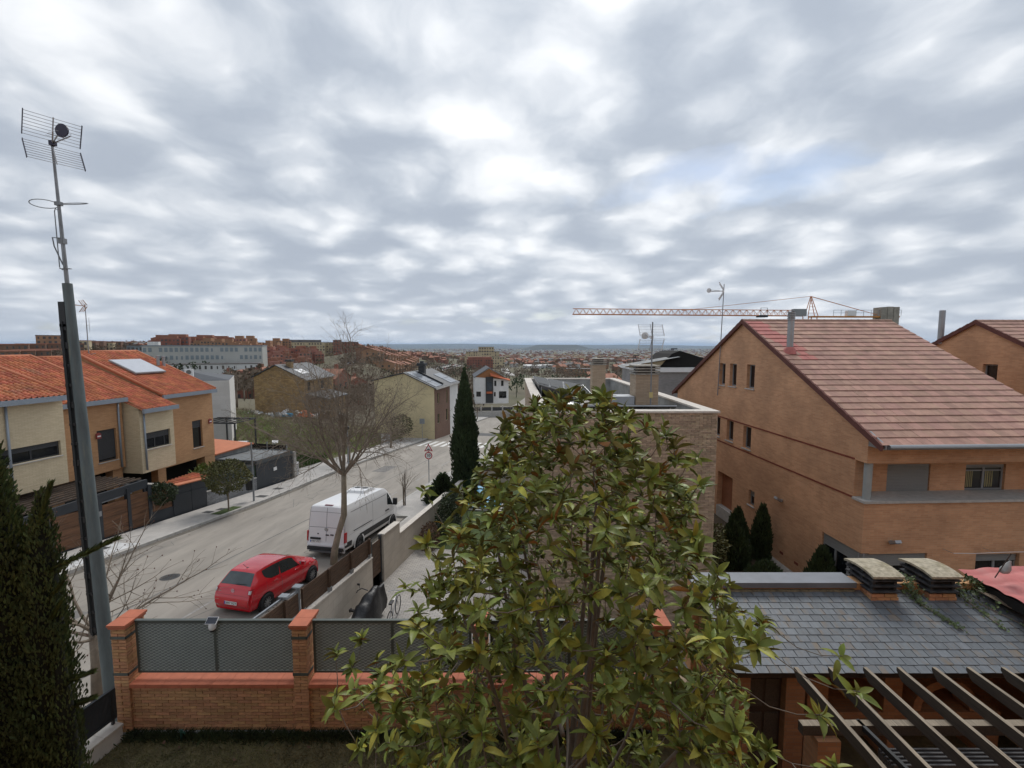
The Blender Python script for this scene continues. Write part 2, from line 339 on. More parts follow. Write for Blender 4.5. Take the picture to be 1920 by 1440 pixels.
# pavements with kerb stones
def pavement(name, a0, a1, lk, lo, side):
    """lk = kerb line, lo = outer line"""
    b = strip(a0, a1, lambda a: min(lk(a), lo(a)), lambda a: max(lk(a), lo(a)), .13, .5)
    o = b.build(name, 'paving_slabs', kind='structure')
    me = B().box((0, 0, 0), (.16, .985, .26)).mesh('kerb_stone', 'concrete')
    a = a0
    while a < min(a1, 75):
        k = link('kerb_stone', me, o); k.matrix_local = M.Translation(st(a + .5, lk(a + .5) + side*.08, .012)) @ M.Rotation(ST_RZ, 4, 'Z') @ M.Rotation(TILT, 4, 'X'); a += 1.0
    if a1 > 75:
        b = B()
        while a < a1: b.beam(st(a, lk(a) + side*.08, .012), st(a + 4, lk(a + 4) + side*.08, .012), .16, .26); a += 4
        b.build('kerb_run', 'concrete', o)
    return o
pl = pavement('pavement_left', -12, 150, far_kerb, lambda a: -22.75 - 2.2*smooth(a, 33.5, 36), -1)
pr = pavement('pavement_right', -8, 25, lambda a: -9.7, lambda a: -8.2, 1)
pr2 = pavement('pavement_corner', 25, 62, lambda a: -9.7 - 1.8*smooth(a, 25, 25.6)*(1 - smooth(a, 37, 41)) - .6*smooth(a, 37, 41), lambda a: -8.2 + 0*a, 1)
b = B(); b.beam(st(25.02, -11.5, .012), st(25.02, -9.7, .012), .16, .26); b.build('kerb_end', 'concrete', pr2)
for a, l, w in ((23.6, -21.7, .5), (24.3, -21.35, .55), (27.6, -21.2, .7), (29.9, -21.6, .65), (17.5, -21.6, .4)):
    b = B(); b.box((0, 0, .004), (w, w*.8, .006)); o = b.build('service_cover', 'cast_iron', pl); o.matrix_local = M.Translation(st(a, l, .132)) @ M.Rotation(ST_RZ, 4, 'Z') @ M.Rotation(TILT, 4, 'X')
strip(14.5, 18.3, -21.9, -20.6, .134, 1).build('cement_patch', mat('cement_pale', (.52, .52, .52), rough=.9, var=.25, scale=2), pl)
# paved yard of the neighbour, its garden strip, the garden of the brick house, the vacant plot
def slab(name, pts, m, z=None, **k):
    b = B(); b.add(pts, [tuple(range(len(pts)))]); return b.build(name, m, **k)
slab('yard_paving', [st(7.6, -8.1, -.62), st(8.6, 12, -.62), st(22, 12, -.62), st(22, -8.1, -.62)][::1], 'pavers', kind='structure')
slab('yard_terrace', [st(22, -8.1, -.62), st(22, 4, -.62), st(46, 4, -.62), st(46, -8.1, -.62)], mat('turf', (.05, .075, .02), rough=1, var=.4, scale=2, bump=.6, bscale=40), kind='structure')
slab('side_garden', [(6.4, 8.35, -1.74), (30, 8.35, -1.74), (30, 36, -1.74), (6.4, 36, -1.74)], mat('garden_soil', (.07, .05, .03), rough=1, var=.4, scale=1.5, bump=.6, bscale=12), kind='structure')
def plot_z(a, l): return zs(a) + .06 + .105*max(0, min(-24 - l, 45))*min(1, max(0, (a - 30)/14)) + .18*math.sin(a*.7 + l*.9)*math.sin(a*.31 - l*.53)
b = B(); A = [33.6 + i*1.0 for i in range(36)]; Ls = [-24.9 - j*1.1 for j in range(36)]
b.grid([[(*(DV*a + RV*l).xy, plot_z(a, l) if l < -25.5 else zs(a) + .1) for l in Ls] for a in A])
b.f = [f[::-1] for f in b.f]; b.build('vacant_plot', 'soil', smooth=True, uv=False, kind='structure')
# ------------------------------------------------------------------ our garden: lawn and grass
LEFT_DIR = V((.2, .98, 0)).normalized()           # low fence on the street side runs along this
def left_x(y): return -7.12 + (y - 7.75)*LEFT_DIR.x/LEFT_DIR.y
slab('lawn', [(left_x(-6), -6, 0), (9, -6, 0), (9, 7.95, 0), (left_x(7.95), 7.95, 0)], 'lawn_soil', kind='structure')
mat('grass_blade', (.16, .155, .06), rough=.75, var=.45, scale=1.3, col2=(.16, .13, .06), mix2=.47)
def grass(name, n, fx, h, w, m, r, lean=.5):
    b = B(); vs = []; fs = []
    for i in range(n):
        x, y, z = fx(r); t = r.uniform(0, 6.28); hh = h*r.uniform(.45, 1.25); ww = w*r.uniform(.6, 1.3)
        dx, dy = math.cos(t)*ww, math.sin(t)*ww; lx, ly = r.gauss(0, lean)*hh, r.gauss(0, lean)*hh
        o = len(vs); vs += [(x - dx, y - dy, z), (x + dx, y + dy, z), (x + lx*.45 + dx*.6, y + ly*.45 + dy*.6, z + hh*.62), (x + lx, y + ly, z + hh*.95)]; fs += [(o, o + 1, o + 2), (o, o + 2, o + 3)]
    b.v = vs; b.f = fs; b.m = [0]*len(fs); b.t = [0]*len(fs)
    return b.build(name, m, uv=False, kind='stuff')
r1 = random.Random(3)
def lawn_pt(r):
    y = r.uniform(5.6, 7.72); return (r.uniform(left_x(y) + .12, 2.5), y, 0)
tag(grass('lawn_grass', 42000, lawn_pt, .055, .004, 'grass_blade', r1, .7), 'short dull green grass of the garden lawn below the brick wall', 'grass')
def edge_pt(r):
    y = 7.72 - abs(r.gauss(0, .09)); return (r.uniform(left_x(y) + .15, 2.5), y, 0)
tag(grass('wall_foot_grass', 9000, edge_pt, .15, .005, mat('grass_dark', (.035, .05, .016), rough=.8, var=.4, scale=2), r1, .4), 'longer dark grass along the foot of the garden wall', 'grass')
# ================================================================== OUR GARDEN WALL
OR1, OR2 = (.38, .19, .095), (.29, .135, .066)
mat('brick_orange', (.47, .25, .128), rough=.9, var=.18, scale=14, bump=.35, bscale=60, tint=.2)
mat('mortar', (.35, .28, .20), rough=.95, var=.2, scale=8, bump=.3, bscale=80)
mat('mortar_dark', (.16, .105, .065), rough=.95, var=.3, scale=5, bump=.3, bscale=80)
mat('terracotta', (.42, .125, .065), rough=.75, var=.14, scale=6, bump=.12, bscale=60, col2=(.33, .11, .065), mix2=.6)
mat('metal_green', (.085, .098, .09), rough=.5, var=.12, scale=8, metal=.2)
mat('metal_grey', (.27, .29, .31), rough=.45, var=.1, scale=5, metal=.4)
mat('metal_dark', (.028, .032, .036), rough=.5, var=.15, scale=5, metal=.2)
mat('render_white', (.62, .60, .56), rough=.9, var=.1, scale=2, col2=(.48, .45, .40), mix2=.6)
mat('white_plastic', (.75, .75, .75), rough=.4, var=.03)
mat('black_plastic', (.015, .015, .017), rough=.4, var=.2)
mat('pv_cells', (.012, .016, .03), rough=.15, var=.2, scale=3, spec=.7)
def brick_run(parent, o, ux, n, length, courses, bl=.24, bh=.05, j=.01, dep=.03, m='brick_orange', limit=0, name='brick', seed=1, keep=None, only=None):
    """stretcher-bond bricks laid against a mortar core; `limit` of them as pieces of their own, the rest joined"""
    r = random.Random(seed); ux = V(ux).normalized(); n = V(n).normalized(); o = V(o); uz = V((0, 0, 1))
    me = {}; rest = B(); cnt = 0; rot = M((ux, -n, uz)).transposed().to_4x4()
    for c in range(courses):
        x = 0.0 if c % 2 == 0 else -(bl + j)/2
        while x < length - .02:
            x0, x1 = max(0, x), min(length, x + bl); x += bl + j
            if x1 - x0 < .03: continue
            z0 = c*(bh + j)
            if keep and not keep((x0 + x1)/2, z0 + bh/2): continue
            p = o + ux*(x0 + x1)/2 + uz*(z0 + bh/2) + n*(dep/2 + r.uniform(-.0025, .0035))
            w = round(x1 - x0, 2)
            if cnt < limit and (only is None or only((x0 + x1)/2, z0)):
                if w not in me: me[w] = B().box((0, 0, 0), (w, dep, bh)).mesh(name, m)
                q = link(name, me[w], parent); q.matrix_local = M.Translation(p) @ rot; cnt += 1
            else:
                rest.box(p, (w, dep, bh), mx=rot.to_3x3(), tint=r.random())
    if rest.f: rest.build(name + 's', m, parent, tint=True, kind='stuff')
    return cnt
gw = thing('garden_wall', 'low orange brick garden wall with terracotta coping, pillars and green mesh panels', 'wall', (0, 7.75, 0))
WX0, WX1 = -7.13, 3.45
b = B(); b.bb(WX0 + .03, WX1, .03, .27, -.9, .95); b.bb(WX0 - .02, WX1, -.035, .33, -1.0, .07, 1); b.build('wall_core', ['mortar', 'concrete_grey'], gw)
brick_run(gw, (WX0, .03, .075), (1, 0, 0), (0, -1, 0), WX1 - WX0, 15, limit=300, only=lambda x, z: x < 5.1, bh=.0485, j=.0105)
PX = (-7.05, -3.81, -.57, 2.67)
for k, px in enumerate(PX):
    p = B().bb(px - .105, px + .105, -.02, .35, .06, 2.08).build('pillar', 'mortar', gw)
    for (o, ux, n, ln) in (((px - .13, -.02, .075), (1, 0, 0), (0, -1, 0), .26), ((px + .105, -.045, .075), (0, 1, 0), (1, 0, 0), .42), ((px - .105, .375, .075), (0, -1, 0), (-1, 0, 0), .42)):
        r = random.Random(k); bh = .0485; me = {}
        if k < 2:
            brick_run(p, o, ux, n, ln, 34, dep=.025, limit=150, bh=bh, j=.0105, seed=k)
        else: brick_run(p, o, ux, n, ln, 34, dep=.025, bh=bh, j=.0105, seed=k)
    c = B(); c.bb(px - .165, px + .165, -.09, .16, 2.1, 2.14); c.bb(px - .165, px + .165, .164, .42, 2.1, 2.14); c.bb(px - .15, px + .15, -.075, .40, 2.06, 2.1)
    c.build('pillar_cap', 'terracotta', gw)
    for z in (1.17, 1.86): 
        c = B(); c.bb(px - .14, px + .14, -.055, -.046, z, z + .05); c.bb(px + .131, px + .14, -.055, .16, z, z + .05); c.bb(px - .14, px - .131, -.055, .16, z, z + .05); c.build('fixing_band', 'metal_green', gw)
for k in range(3):
    x0, x1 = PX[k] + .13, PX[k + 1] - .13
    n = 10
    for i in range(n):
        w = (x1 - x0)/n; c = B(); c.bb(x0 + i*w + .002, x0 + (i + 1)*w - .002, -.05, .36, .955 + rnd.uniform(0, .003), 1.0); c.bb(x0 + i*w + .002, x0 + (i + 1)*w - .002, -.05, -.02, .93, .955); c.build('coping_tile', 'terracotta', gw)
    y = .12; x0 += .04; x1 -= .04; pn = B(); xm = (x0 + x1)/2
    for (u0, u1, w0, w1) in ((x0, x1, 2.06, 2.1), (x0, x1, 1.1, 1.14), (x0, x0 + .045, 1.14, 2.06), (x1 - .045, x1, 1.14, 2.06), (xm - .025, xm + .025, 1.14, 2.06)): pn.bb(u0, u1, y, y + .045, w0, w1)
    pn.bb(x0, x1, y - .01, y + .05, 2.102, 2.115)
    po = pn.build('fence_panel', 'metal_green', gw)
    for h0, h1 in ((x0 + .045, xm - .025), (xm + .025, x1 - .045)):
        s_ = B(); cw, ch = .104, .056; nx = int((h1 - h0)/cw); cw = (h1 - h0)/nx; nz = int(.92/(ch/2)) + 1
        for j in range(nz):
            zc = 1.15 + j*ch/2
            for i in range(nx + (j % 2)):
                xc = h0 + (i + (.5 if j % 2 == 0 else 0))*cw
                xa, xb = max(h0, xc - cw*.5), min(h1, xc + cw*.5)
                s_.add([(xa, y + .02, zc), (xc, y + .006, zc - ch*.5), (xb, y + .02, zc), (xc, y + .034, zc + ch*.5)], [(0, 1, 2), (0, 2, 3)], 0)
                s_.add([(xa, y + .014, zc + .002), (xc, y + .001, zc - ch*.5), (xb, y + .014, zc + .002), (xc, y + .004, zc - ch*.22)], [(0, 1, 3), (1, 2, 3)], 1)
        s_.build('mesh_sheet', [mat('mesh_paint', (.13, .15, .14), rough=.55, var=.15, scale=4), mat('mesh_edge', (.34, .37, .35), rough=.5, var=.1)], po)
# street-side low fence
lf = thing('low_fence', 'low white wall with stone coping and dark mesh fence beside the street', 'fence', (-7.12, 7.75, 0), -math.atan2(LEFT_DIR.x, LEFT_DIR.y))
b = B(); b.bb(-.06, .14, -9, -.12, -1.9, .30); b.build('wall', 'render_white', lf)
for i in range(28):
    B().bb(-.1, .18, -.44 - i*.32, -.125 - i*.32, .305 + rnd.uniform(0, .004), .35).build('coping_stone', 'stone_cap', lf)
b = B(); b.bb(-.005, .045, -8.5, -.12, .44, .475); b.bb(-.005, .045, -8.5, -.12, .97, 1.005)
for i in range(5): b.bb(0, .04, -.2 - i*1.9, -.16 - i*1.9, .35, 1.0)
lfr = b.build('fence_frame', 'metal_dark', lf)
b = B()
for i in range(420): b.bb(.012, .028, -8.5 + i*.02, -8.5 + i*.02 + .013, .475, .97)
b.build('mesh_sheet', mat('mesh_black', (.02, .024, .03), rough=.55), lf)
# solar camera on the panel, garden tap
t = thing('security_camera', 'small white security camera with a solar panel on the mesh fence', 'camera', (-5.44, 7.83, 2.1))
mx = M.Rotation(R(38), 3, 'X')
B().box((0, 0, .03), (.2, .13, .014), mx=mx).build('panel_frame', 'white_plastic', t); B().box((0, -.006, .038), (.18, .11, .012), mx=mx).build('solar_panel', 'pv_cells', t)
b = B(); b.lathe([(0, -.14), (.05, -.13), (.062, -.1), (.062, -.05), (.045, -.02), (0, -.015)], n=16); b.bb(-.05, .05, -.03, .05, -.06, -.02); b.build('body', 'white_plastic', t, angle=40)
b = B(); b.lathe([(0, -.175), (.036, -.17), (.046, -.14), (.046, -.125), (0, -.12)], n=16); b.build('lens', 'black_plastic', t, angle=40)
t = thing('garden_tap', 'green garden tap standpipe at the foot of the brick wall', 'tap', (-5.95, 7.60, 0))
b = B(); b.tube((0, 0, 0), (0, 0, .2), .022, n=10); b.tube((0, 0, .17), (.07, -.02, .19), .013, n=8); b.tube((.07, -.02, .19), (.08, -.02, .15), .012, n=8); b.tube((-.04, 0, .215), (.04, 0, .215), .01, n=6); b.build('standpipe', mat('tap_green', (.02, .07, .05), rough=.5), t)
# ================================================================== OUTBUILDING WITH SLATE ROOF
ob = thing('garden_outbuilding', 'brick garden outbuilding with rust-stained grey slate roof and dark timber front', 'building', (0, 0, 0))
EY, EZ, RY, RZ = 6.55, 2.09, 8.13, 2.52; OX0, OX1 = 3.42, 9.3
mat('slate', (.115, .13, .145), rough=.5, var=.2, scale=5, bump=.2, bscale=25, tint=.16, col2=(.165, .12, .075), mix2=.53, streak=(3.2, .8, 1))
mat('lead', (.15, .165, .19), rough=.5, var=.15, scale=3)
mat('wood_dark', (.035, .02, .012), rough=.7, var=.4, scale=4, streak=(1, 1, .15))
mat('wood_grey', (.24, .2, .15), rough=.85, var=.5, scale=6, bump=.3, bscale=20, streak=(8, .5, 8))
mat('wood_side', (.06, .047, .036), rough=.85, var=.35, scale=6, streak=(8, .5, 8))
sl = V((0, RY - EY, RZ - EZ)); slen = sl.length; su = sl.normalized(); sn = V((0, -su.z, su.y)); pit = math.atan2(su.z, su.y)
b = B(); b.prism([(OX0 + .03, EY + .04, EZ - .03), (OX1, EY + .04, EZ - .03), (OX1, RY + .05, RZ - .03), (OX0 + .03, RY + .05, RZ - .03)], (0, 0, -.07)); roof = b.build('roof', 'wood_dark', ob)
me = {}; NC = 12; ex = slen/NC; rs = random.Random(11); rest = B(); cnt = 0
for c in range(NC):
    x = OX0 - (.095 if c % 2 else 0) - rs.uniform(0, .03)
    while x < OX1:
        w = rs.choice((.19, .19, .19, .2, .18)); x0, x1 = max(OX0, x), min(OX1, x + w - .009); x += w
        if x1 - x0 < .05: continue
        if any(cx - .34 < (x0 + x1)/2 < cx + .34 and c >= NC - 1 for cx in (6.79, 7.85)): continue
        p = V(((x0 + x1)/2, EY, EZ)) + su*(c*ex + ex*.62 + rs.uniform(-.004, .004)) + sn*(.006 + rs.uniform(0, .003))
        rot = M.Rotation(pit - R(3.2), 4, 'X') @ M.Rotation(rs.gauss(0, .008), 4, 'Z'); w_ = round(x1 - x0, 2)
        if cnt < 300:
            if w_ not in me: me[w_] = B().box((0, 0, 0), (w_, ex*1.3, .009)).mesh('slate', 'slate')
            q = link('slate', me[w_], roof); q.matrix_local = M.Translation(p) @ rot; cnt += 1
        else: rest.box(p, (w_, ex*1.3, .009), mx=rot.to_3x3(), tint=rs.random())
if rest.f: rest.build('slates', 'slate', roof, tint=True, kind='stuff')
b = B(); b.bb(OX0 - .02, 9.3, RY + .02, RY + .3, .9, 2.66); b.build('back_wall', 'brick_orange', ob)
b = B(); b.bb(OX0 - .06, 6.42, RY - .03, RY + .36, 2.662, 2.70); b.bb(OX0 - .06, 6.42, RY - .035, RY - .029, 2.60, 2.70); b.build('wall_flashing', 'lead', ob)
b = B(); b.bb(OX0 + .05, 6.4, RY - .028, RY + .015, 2.51, 2.56); b.build('render_fillet', mat('moss_render', (.20, .18, .12), rough=1, var=.5, scale=9, col2=(.07, .07, .045), mix2=.5), ob)
brickmat('brick_porch', OR1, OR2, (.24, .16, .1), bump=.4)
b = B(); b.bb(3.52, 3.76, 6.72, 8.13, 0, 2.02); b.build('side_wall', 'brick_porch', ob)
for x0, x1 in ((4.34, 4.64), (8.6, 8.9)): B().bb(x0, x1, 6.74, 7.04, 0, 2.0).build('brick_pier', 'brick_porch', ob)
b = B(); b.bb(3.45, 9.3, 6.72, 6.84, 1.9, 2.03); b.build('fascia_beam', 'wood_dark', ob)
dr = B().bb(3.77, 4.33, 6.86, 6.92, 0, 1.9).build('door', 'wood_dark', ob)
for i in range(2):
    for k in range(3): B().bb(3.81 + i*.26, 4.03 + i*.26, 6.845, 6.862, .15 + k*.58, .62 + k*.58).build('door_panel', 'wood_side', dr)
b = B(); b.bb(4.3, 9.3, 8.0, 8.1, 0, 2.4); b.build('inner_wall', 'brick_porch', ob)
b = B()
for x0, x1, z0, z1 in ((5.0, 5.35, .9, 1.9), (6.3, 6.6, .9, 1.9), (4.9, 8.3, .78, .9), (5.0, 5.2, 0, .78), (6.4, 6.6, 0, .78), (8.1, 8.3, 0, .78)): b.bb(x0, x1, 7.2, 7.95, z0, z1)
for k in range(9):
    a0, a1 = math.pi*k/9, math.pi*(k + 1)/9
    b.prism([(7.35 + r_*math.cos(a), 7.2, .92 + r_*math.sin(a)) for r_, a in ((.42, a0), (.56, a0), (.56, a1), (.42, a1))], (0, .3, 0))
b.build('barbecue_oven', 'brick_porch', ob)
B().bb(3.4, 9.3, -2, 6.7, -.01, .012).build('patio_floor', mat('patio_tile', (.09, .06, .045), rough=.8, var=.3, scale=3), ob)
# chimneys on the slate roof
mat('moss_slab', (.36, .32, .24), rough=1, var=.4, scale=12, bump=.4, bscale=40, col2=(.23, .2, .12), mix2=.5)
mat('soot_slab', (.045, .047, .052), rough=.95, var=.6, scale=7, col2=(.2, .19, .12), mix2=.56)
def cowl(cx, lab):
    t = thing('roof_chimney', lab, 'chimney', (cx, 8.18, 2.40), 0, 'squat chimneys on the slate roof')
    B().bb(-.22, .22, -.25, .29, -.05, .20).build('stack', 'mortar', t)
    n = 0
    for c in range(3):
        for (o, ux, nn, ln) in (((-.25, -.25, .02), (1, 0, 0), (0, -1, 0), .5), ((-.22, .32, .02), (0, -1, 0), (-1, 0, 0), .6)):
            pass
    brick_run(t, (-.25, -.25, .0), (1, 0, 0), (0, -1, 0), .5, 3, bl=.235, bh=.058, j=.008, dep=.03, limit=40)
    brick_run(t, (-.22, .32, .0), (0, -1, 0), (-1, 0, 0), .6, 3, bl=.235, bh=.058, j=.008, dep=.03, limit=40)
    b = B(); b.prism([(-.3, -.33, -.035), (.3, -.33, -.035), (.3, .3, .13), (-.3, .3, .13)], (0, 0, .03)); b.build('base_flange', 'moss_slab', t)
    for k in range(3):
        z = .20 + k*.105; w = .265 + .006*k
        B().bb(-w + .03, w - .03, -.27, .31, z, z + .03).build('core', 'soot_slab', t) if k == 0 else None
        b = B(); 
        for s0, s1 in (((-w, -.31, z + .03), (w, .35, z + .055)),): b.bb(s0[0], s1[0], s0[1], s1[1], s0[2], s1[2])
        for (x0, x1, y0, y1) in ((-.22, -.17, -.26, -.2), (.17, .22, -.26, -.2), (-.22, -.17, .24, .3), (.17, .22, .24, .3), (-.22, -.19, -.02, .05)): b.bb(x0, x1, y0, y1, z + .055, z + .135)
        b.build('louvre', 'soot_slab', t)
    b = B(); b.bb(-.2, .2, -.22, .27, .2, .54); b.build('flue_core', 'black_plastic', t)
    rows = []
    for i in range(9):
        y = -.345 + .73*i/8; z = .60 - .05*((i - 4)/4)**2
        rows.append([(-.285, y, z - .04), (-.285, y, z), (.285, y, z), (.285, y, z - .04)])
    b = B(); b.grid(rows); b.grid([[r_[3], r_[0]] for r_ in rows]); b.add(rows[0], [(0, 1, 2, 3)]); b.add(rows[-1], [(3, 2, 1, 0)])
    b.build('cap_slab', 'moss_slab', t); return t
cowl(6.79, 'squat louvred chimney beside the lead flashing on the slate roof')
cowl(7.85, 'squat louvred chimney wrapped in ivy next to the red metal roof')
# neighbouring red sheet roof
rr = thing('shed_roof', 'pinkish red corrugated metal tile roof beside the slate roof', 'roof', (8.68, 7.3, 2.5))
rows = []
for i in range(91):
    y = -1.6 + i*.031
    rows.append([(j*.06, y, .22 + .012*math.cos(j*.7) + .03*abs(math.sin(y*math.pi/.34)) + .008*((j//7) % 2) + .06*j*.06) for j in range(44)])
b = B(); b.grid(rows); b.build('sheet', mat('red_sheet', (.44, .12, .11), rough=.55, var=.14, scale=5, col2=(.36, .13, .12), mix2=.55), rr, smooth=True)
b = B(); b.bb(.05, 2.5, -1.55, 1.1, .02, .19); b.build('eaves_board', mat('soffit_black', (.012, .011, .01), rough=.9), rr)
B().bb(.35, 2.5, -1.5, 1.0, -2.6, .02).build('wall', 'brick_porch', rr)
# ================================================================== PERGOLA
pg = thing('pergola', 'open pergola of weathered grey timber beams in front of the slate roof', 'pergola', (0, 0, 0))
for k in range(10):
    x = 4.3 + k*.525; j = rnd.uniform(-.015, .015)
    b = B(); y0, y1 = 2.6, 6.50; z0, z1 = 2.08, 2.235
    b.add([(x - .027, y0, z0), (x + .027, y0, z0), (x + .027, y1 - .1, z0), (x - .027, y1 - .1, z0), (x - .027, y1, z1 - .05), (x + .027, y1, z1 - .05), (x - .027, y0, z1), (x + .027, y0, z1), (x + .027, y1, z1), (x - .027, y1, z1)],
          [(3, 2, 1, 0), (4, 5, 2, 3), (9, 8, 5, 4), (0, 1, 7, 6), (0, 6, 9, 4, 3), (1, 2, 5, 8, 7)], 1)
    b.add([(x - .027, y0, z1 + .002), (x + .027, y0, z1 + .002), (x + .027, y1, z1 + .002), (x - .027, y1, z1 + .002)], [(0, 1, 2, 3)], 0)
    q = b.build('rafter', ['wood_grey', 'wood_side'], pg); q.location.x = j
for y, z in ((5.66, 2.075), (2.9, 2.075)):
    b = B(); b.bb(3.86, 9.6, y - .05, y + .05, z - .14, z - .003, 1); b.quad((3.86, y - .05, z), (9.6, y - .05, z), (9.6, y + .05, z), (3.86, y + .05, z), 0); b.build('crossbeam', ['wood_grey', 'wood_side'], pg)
for x in (4.16, 8.4): B().bb(x - .15, x + .15, 5.52, 5.8, 0, 1.93).build('brick_post', 'brick_porch', pg)
b = B()
for i in range(9): b.bb(4.75, 9.4, 5.44 - i*.028, 5.44 - i*.028 + .022, 1.79 - (i % 2)*.02, 1.9 - (i % 2)*.03)
b.build('folded_awning', mat('awning_grey', (.075, .075, .078), rough=.9, var=.2, scale=3), pg)
b = B(); b.beam((4.92, 2.6, 2.04), (4.66, 5.72, 2.04), .045, .07); b.build('awning_rail', 'metal_dark', pg)
t = thing('patio_table', 'grey topped table standing under the pergola', 'table', (6.1, 4.75, 0))
B().bb(-.95, 1.3, -.35, .4, .72, .75).build('table_top', mat('table_grey', (.16, .17, .165), rough=.35, var=.1), t)
for x in (-.85, 1.2):
    for y in (-.28, .33): B().bb(x - .03, x + .03, y - .03, y + .03, 0, .72).build('leg', 'metal_dark', t)
t = thing('paper_bag', 'crumpled white bag left under the pergola', 'bag', (4.62, 4.95, 0.012))
b = B(); rb = random.Random(5); rows = [[(r_*(1 + rb.uniform(-.15, .15))*math.cos(a), r_*.8*(1 + rb.uniform(-.15, .15))*math.sin(a), z + rb.uniform(-.02, .02)) for a in [k*math.pi/6 for k in range(12)]] for r_, z in ((.13, 0), (.16, .15), (.15, .3), (.1, .42), (.04, .46))]
b.grid(rows, closed=True); b.build('bag', 'white_plastic', t)
t = thing('glint_lantern', 'small added orange lantern glowing in place of a reflection in the dark porch', 'lantern', (4.78, 5.3, 1.25))
b = B(); b.lathe([(0, .09), (.05, .07), (.06, .05), (.06, .04)], n=10); b.lathe([(.05, -.08), (.055, -.06), (0, -.06)], n=10)
for k in range(4): b.tube((.05*math.cos(k*1.57), .05*math.sin(k*1.57), -.06), (.05*math.cos(k*1.57), .05*math.sin(k*1.57), .05), .004, n=5)
b.tube((0, 0, .09), (0, 0, .66), .004, n=5); b.build('housing', 'black_plastic', t)
em = bpy.data.materials.new('glint_glow'); em.use_nodes = True; e_ = em.node_tree.nodes['Principled BSDF']; e_.inputs['Base Color'].default_value = (1, .3, .05, 1); e_.inputs['Emission Color'].default_value = (1, .32, .06, 1); e_.inputs['Emission Strength'].default_value = 4
b = B(); b.lathe([(0, -.03), (.014, -.02), (.016, 0), (.008, .02), (0, .03)], n=8); b.build('glint_bulb', em, t, smooth=True)  # added glowing bulb, stands in for a small orange reflection
# ================================================================== generic wall / window builders
def wall_strips(b, holes, s0, s1, zb, top, mp, n, mi=0, extra=()):
    """solid wall pieces round rectangular holes (s0,s1,z0,z1); mp maps (s,z) to 3-d, n = inward thickness vector"""
    br = sorted(set([s0, s1] + [h[i] for h in holes for i in (0, 1) if s0 < h[i] < s1] + [e for e in extra if s0 < e < s1]))
    for x0, x1 in zip(br, br[1:]):
        if x1 - x0 < 1e-4: continue
        hs = sorted((h[2], h[3]) for h in holes if h[0] <= x0 + 1e-6 and h[1] >= x1 - 1e-6)
        z = zb
        for z0, z1 in hs:
            if z0 > z + 1e-4: b.prism([mp(x0, z), mp(x1, z), mp(x1, z0), mp(x0, z0)], n, mi)
            z = max(z, z1)
        b.prism([mp(x0, z), mp(x1, z), mp(x1, top(x1)), mp(x0, top(x0))], n, mi)
mat('frame_grey', (.25, .26, .27), rough=.5, var=.06)
mat('frame_dark', (.035, .037, .04), rough=.5, var=.1)
mat('shutter_grey', (.235, .24, .235), rough=.6, var=.08, scale=2)
mat('shutter_dark', (.05, .052, .056), rough=.6, var=.1)
glass('pane_dark', (.012, .014, .017)); glass('pane_blue', (.05, .065, .08), .1)
mat('sill_stone', (.45, .43, .40), rough=.85, var=.15, scale=5)
mat('curtain', (.30, .27, .14), rough=.9, var=.2, scale=4, streak=(9, 9, .3))
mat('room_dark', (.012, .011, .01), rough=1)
def window(parent, o, ux, n, w, h, rec=.14, frame='frame_dark', pane='pane_dark', mull=(.5,), trans=(), shutter=0.0, shm='shutter_dark', sill='sill_stone', name='window', sillout=.06, slats=True):
    """o = lower left corner of the opening on the wall face, n = outward normal; built inside the reveal"""
    o, ux, n = V(o), V(ux).normalized(), V(n).normalized(); uz = V((0, 0, 1)); f = o - n*rec
    def bx(b, x0, x1, z0, z1, d0, d1, mi=0):
        p = [f + ux*x0 + uz*z0 + n*d0, f + ux*x1 + uz*z0 + n*d0, f + ux*x1 + uz*z1 + n*d0, f + ux*x0 + uz*z1 + n*d0]; b.prism(p, n*(d1 - d0), mi)
    b = B(); t = min(.06, w*.14)
    bx(b, 0, t, 0, h, 0, .05); bx(b, w - t, w, 0, h, 0, .05); bx(b, t, w - t, 0, t, 0, .05); bx(b, t, w - t, h - t, h, 0, .05)
    for m_ in mull: bx(b, w*m_ - t*.6, w*m_ + t*.6, t, h - t, .002, .054)
    for m_ in trans: bx(b, t, w - t, h*m_ - .02, h*m_ + .02, .004, .046)
    wo = b.build(name, frame, parent)
    b = B(); bx(b, t*.5, w - t*.5, t*.5, h - t*.5, .012, .022); b.build('pane', pane, wo)
    if sill:
        b = B(); bx(b, -.04, w + .04, -.05, -.004, 0, rec + sillout); b.build('sill', sill, wo)
    if shutter:
        b = B(); z1 = h; z0 = h*(1 - shutter); k = max(1, int((z1 - z0)/.05))
        for i in range(k): bx(b, t*.4, w - t*.4, z0 + (z1 - z0)*i/k + .003, z0 + (z1 - z0)*(i + 1)/k - .003, .055, .072 + .004*(i % 2))
        bx(b, t*.4, w - t*.4, z0 - .03, z0 - .002, .055, .085); b.build('roller_shutter', shm, wo)
    return wo
def back_room(parent, o, ux, n, w, h, rec, dep=.5):
    pass
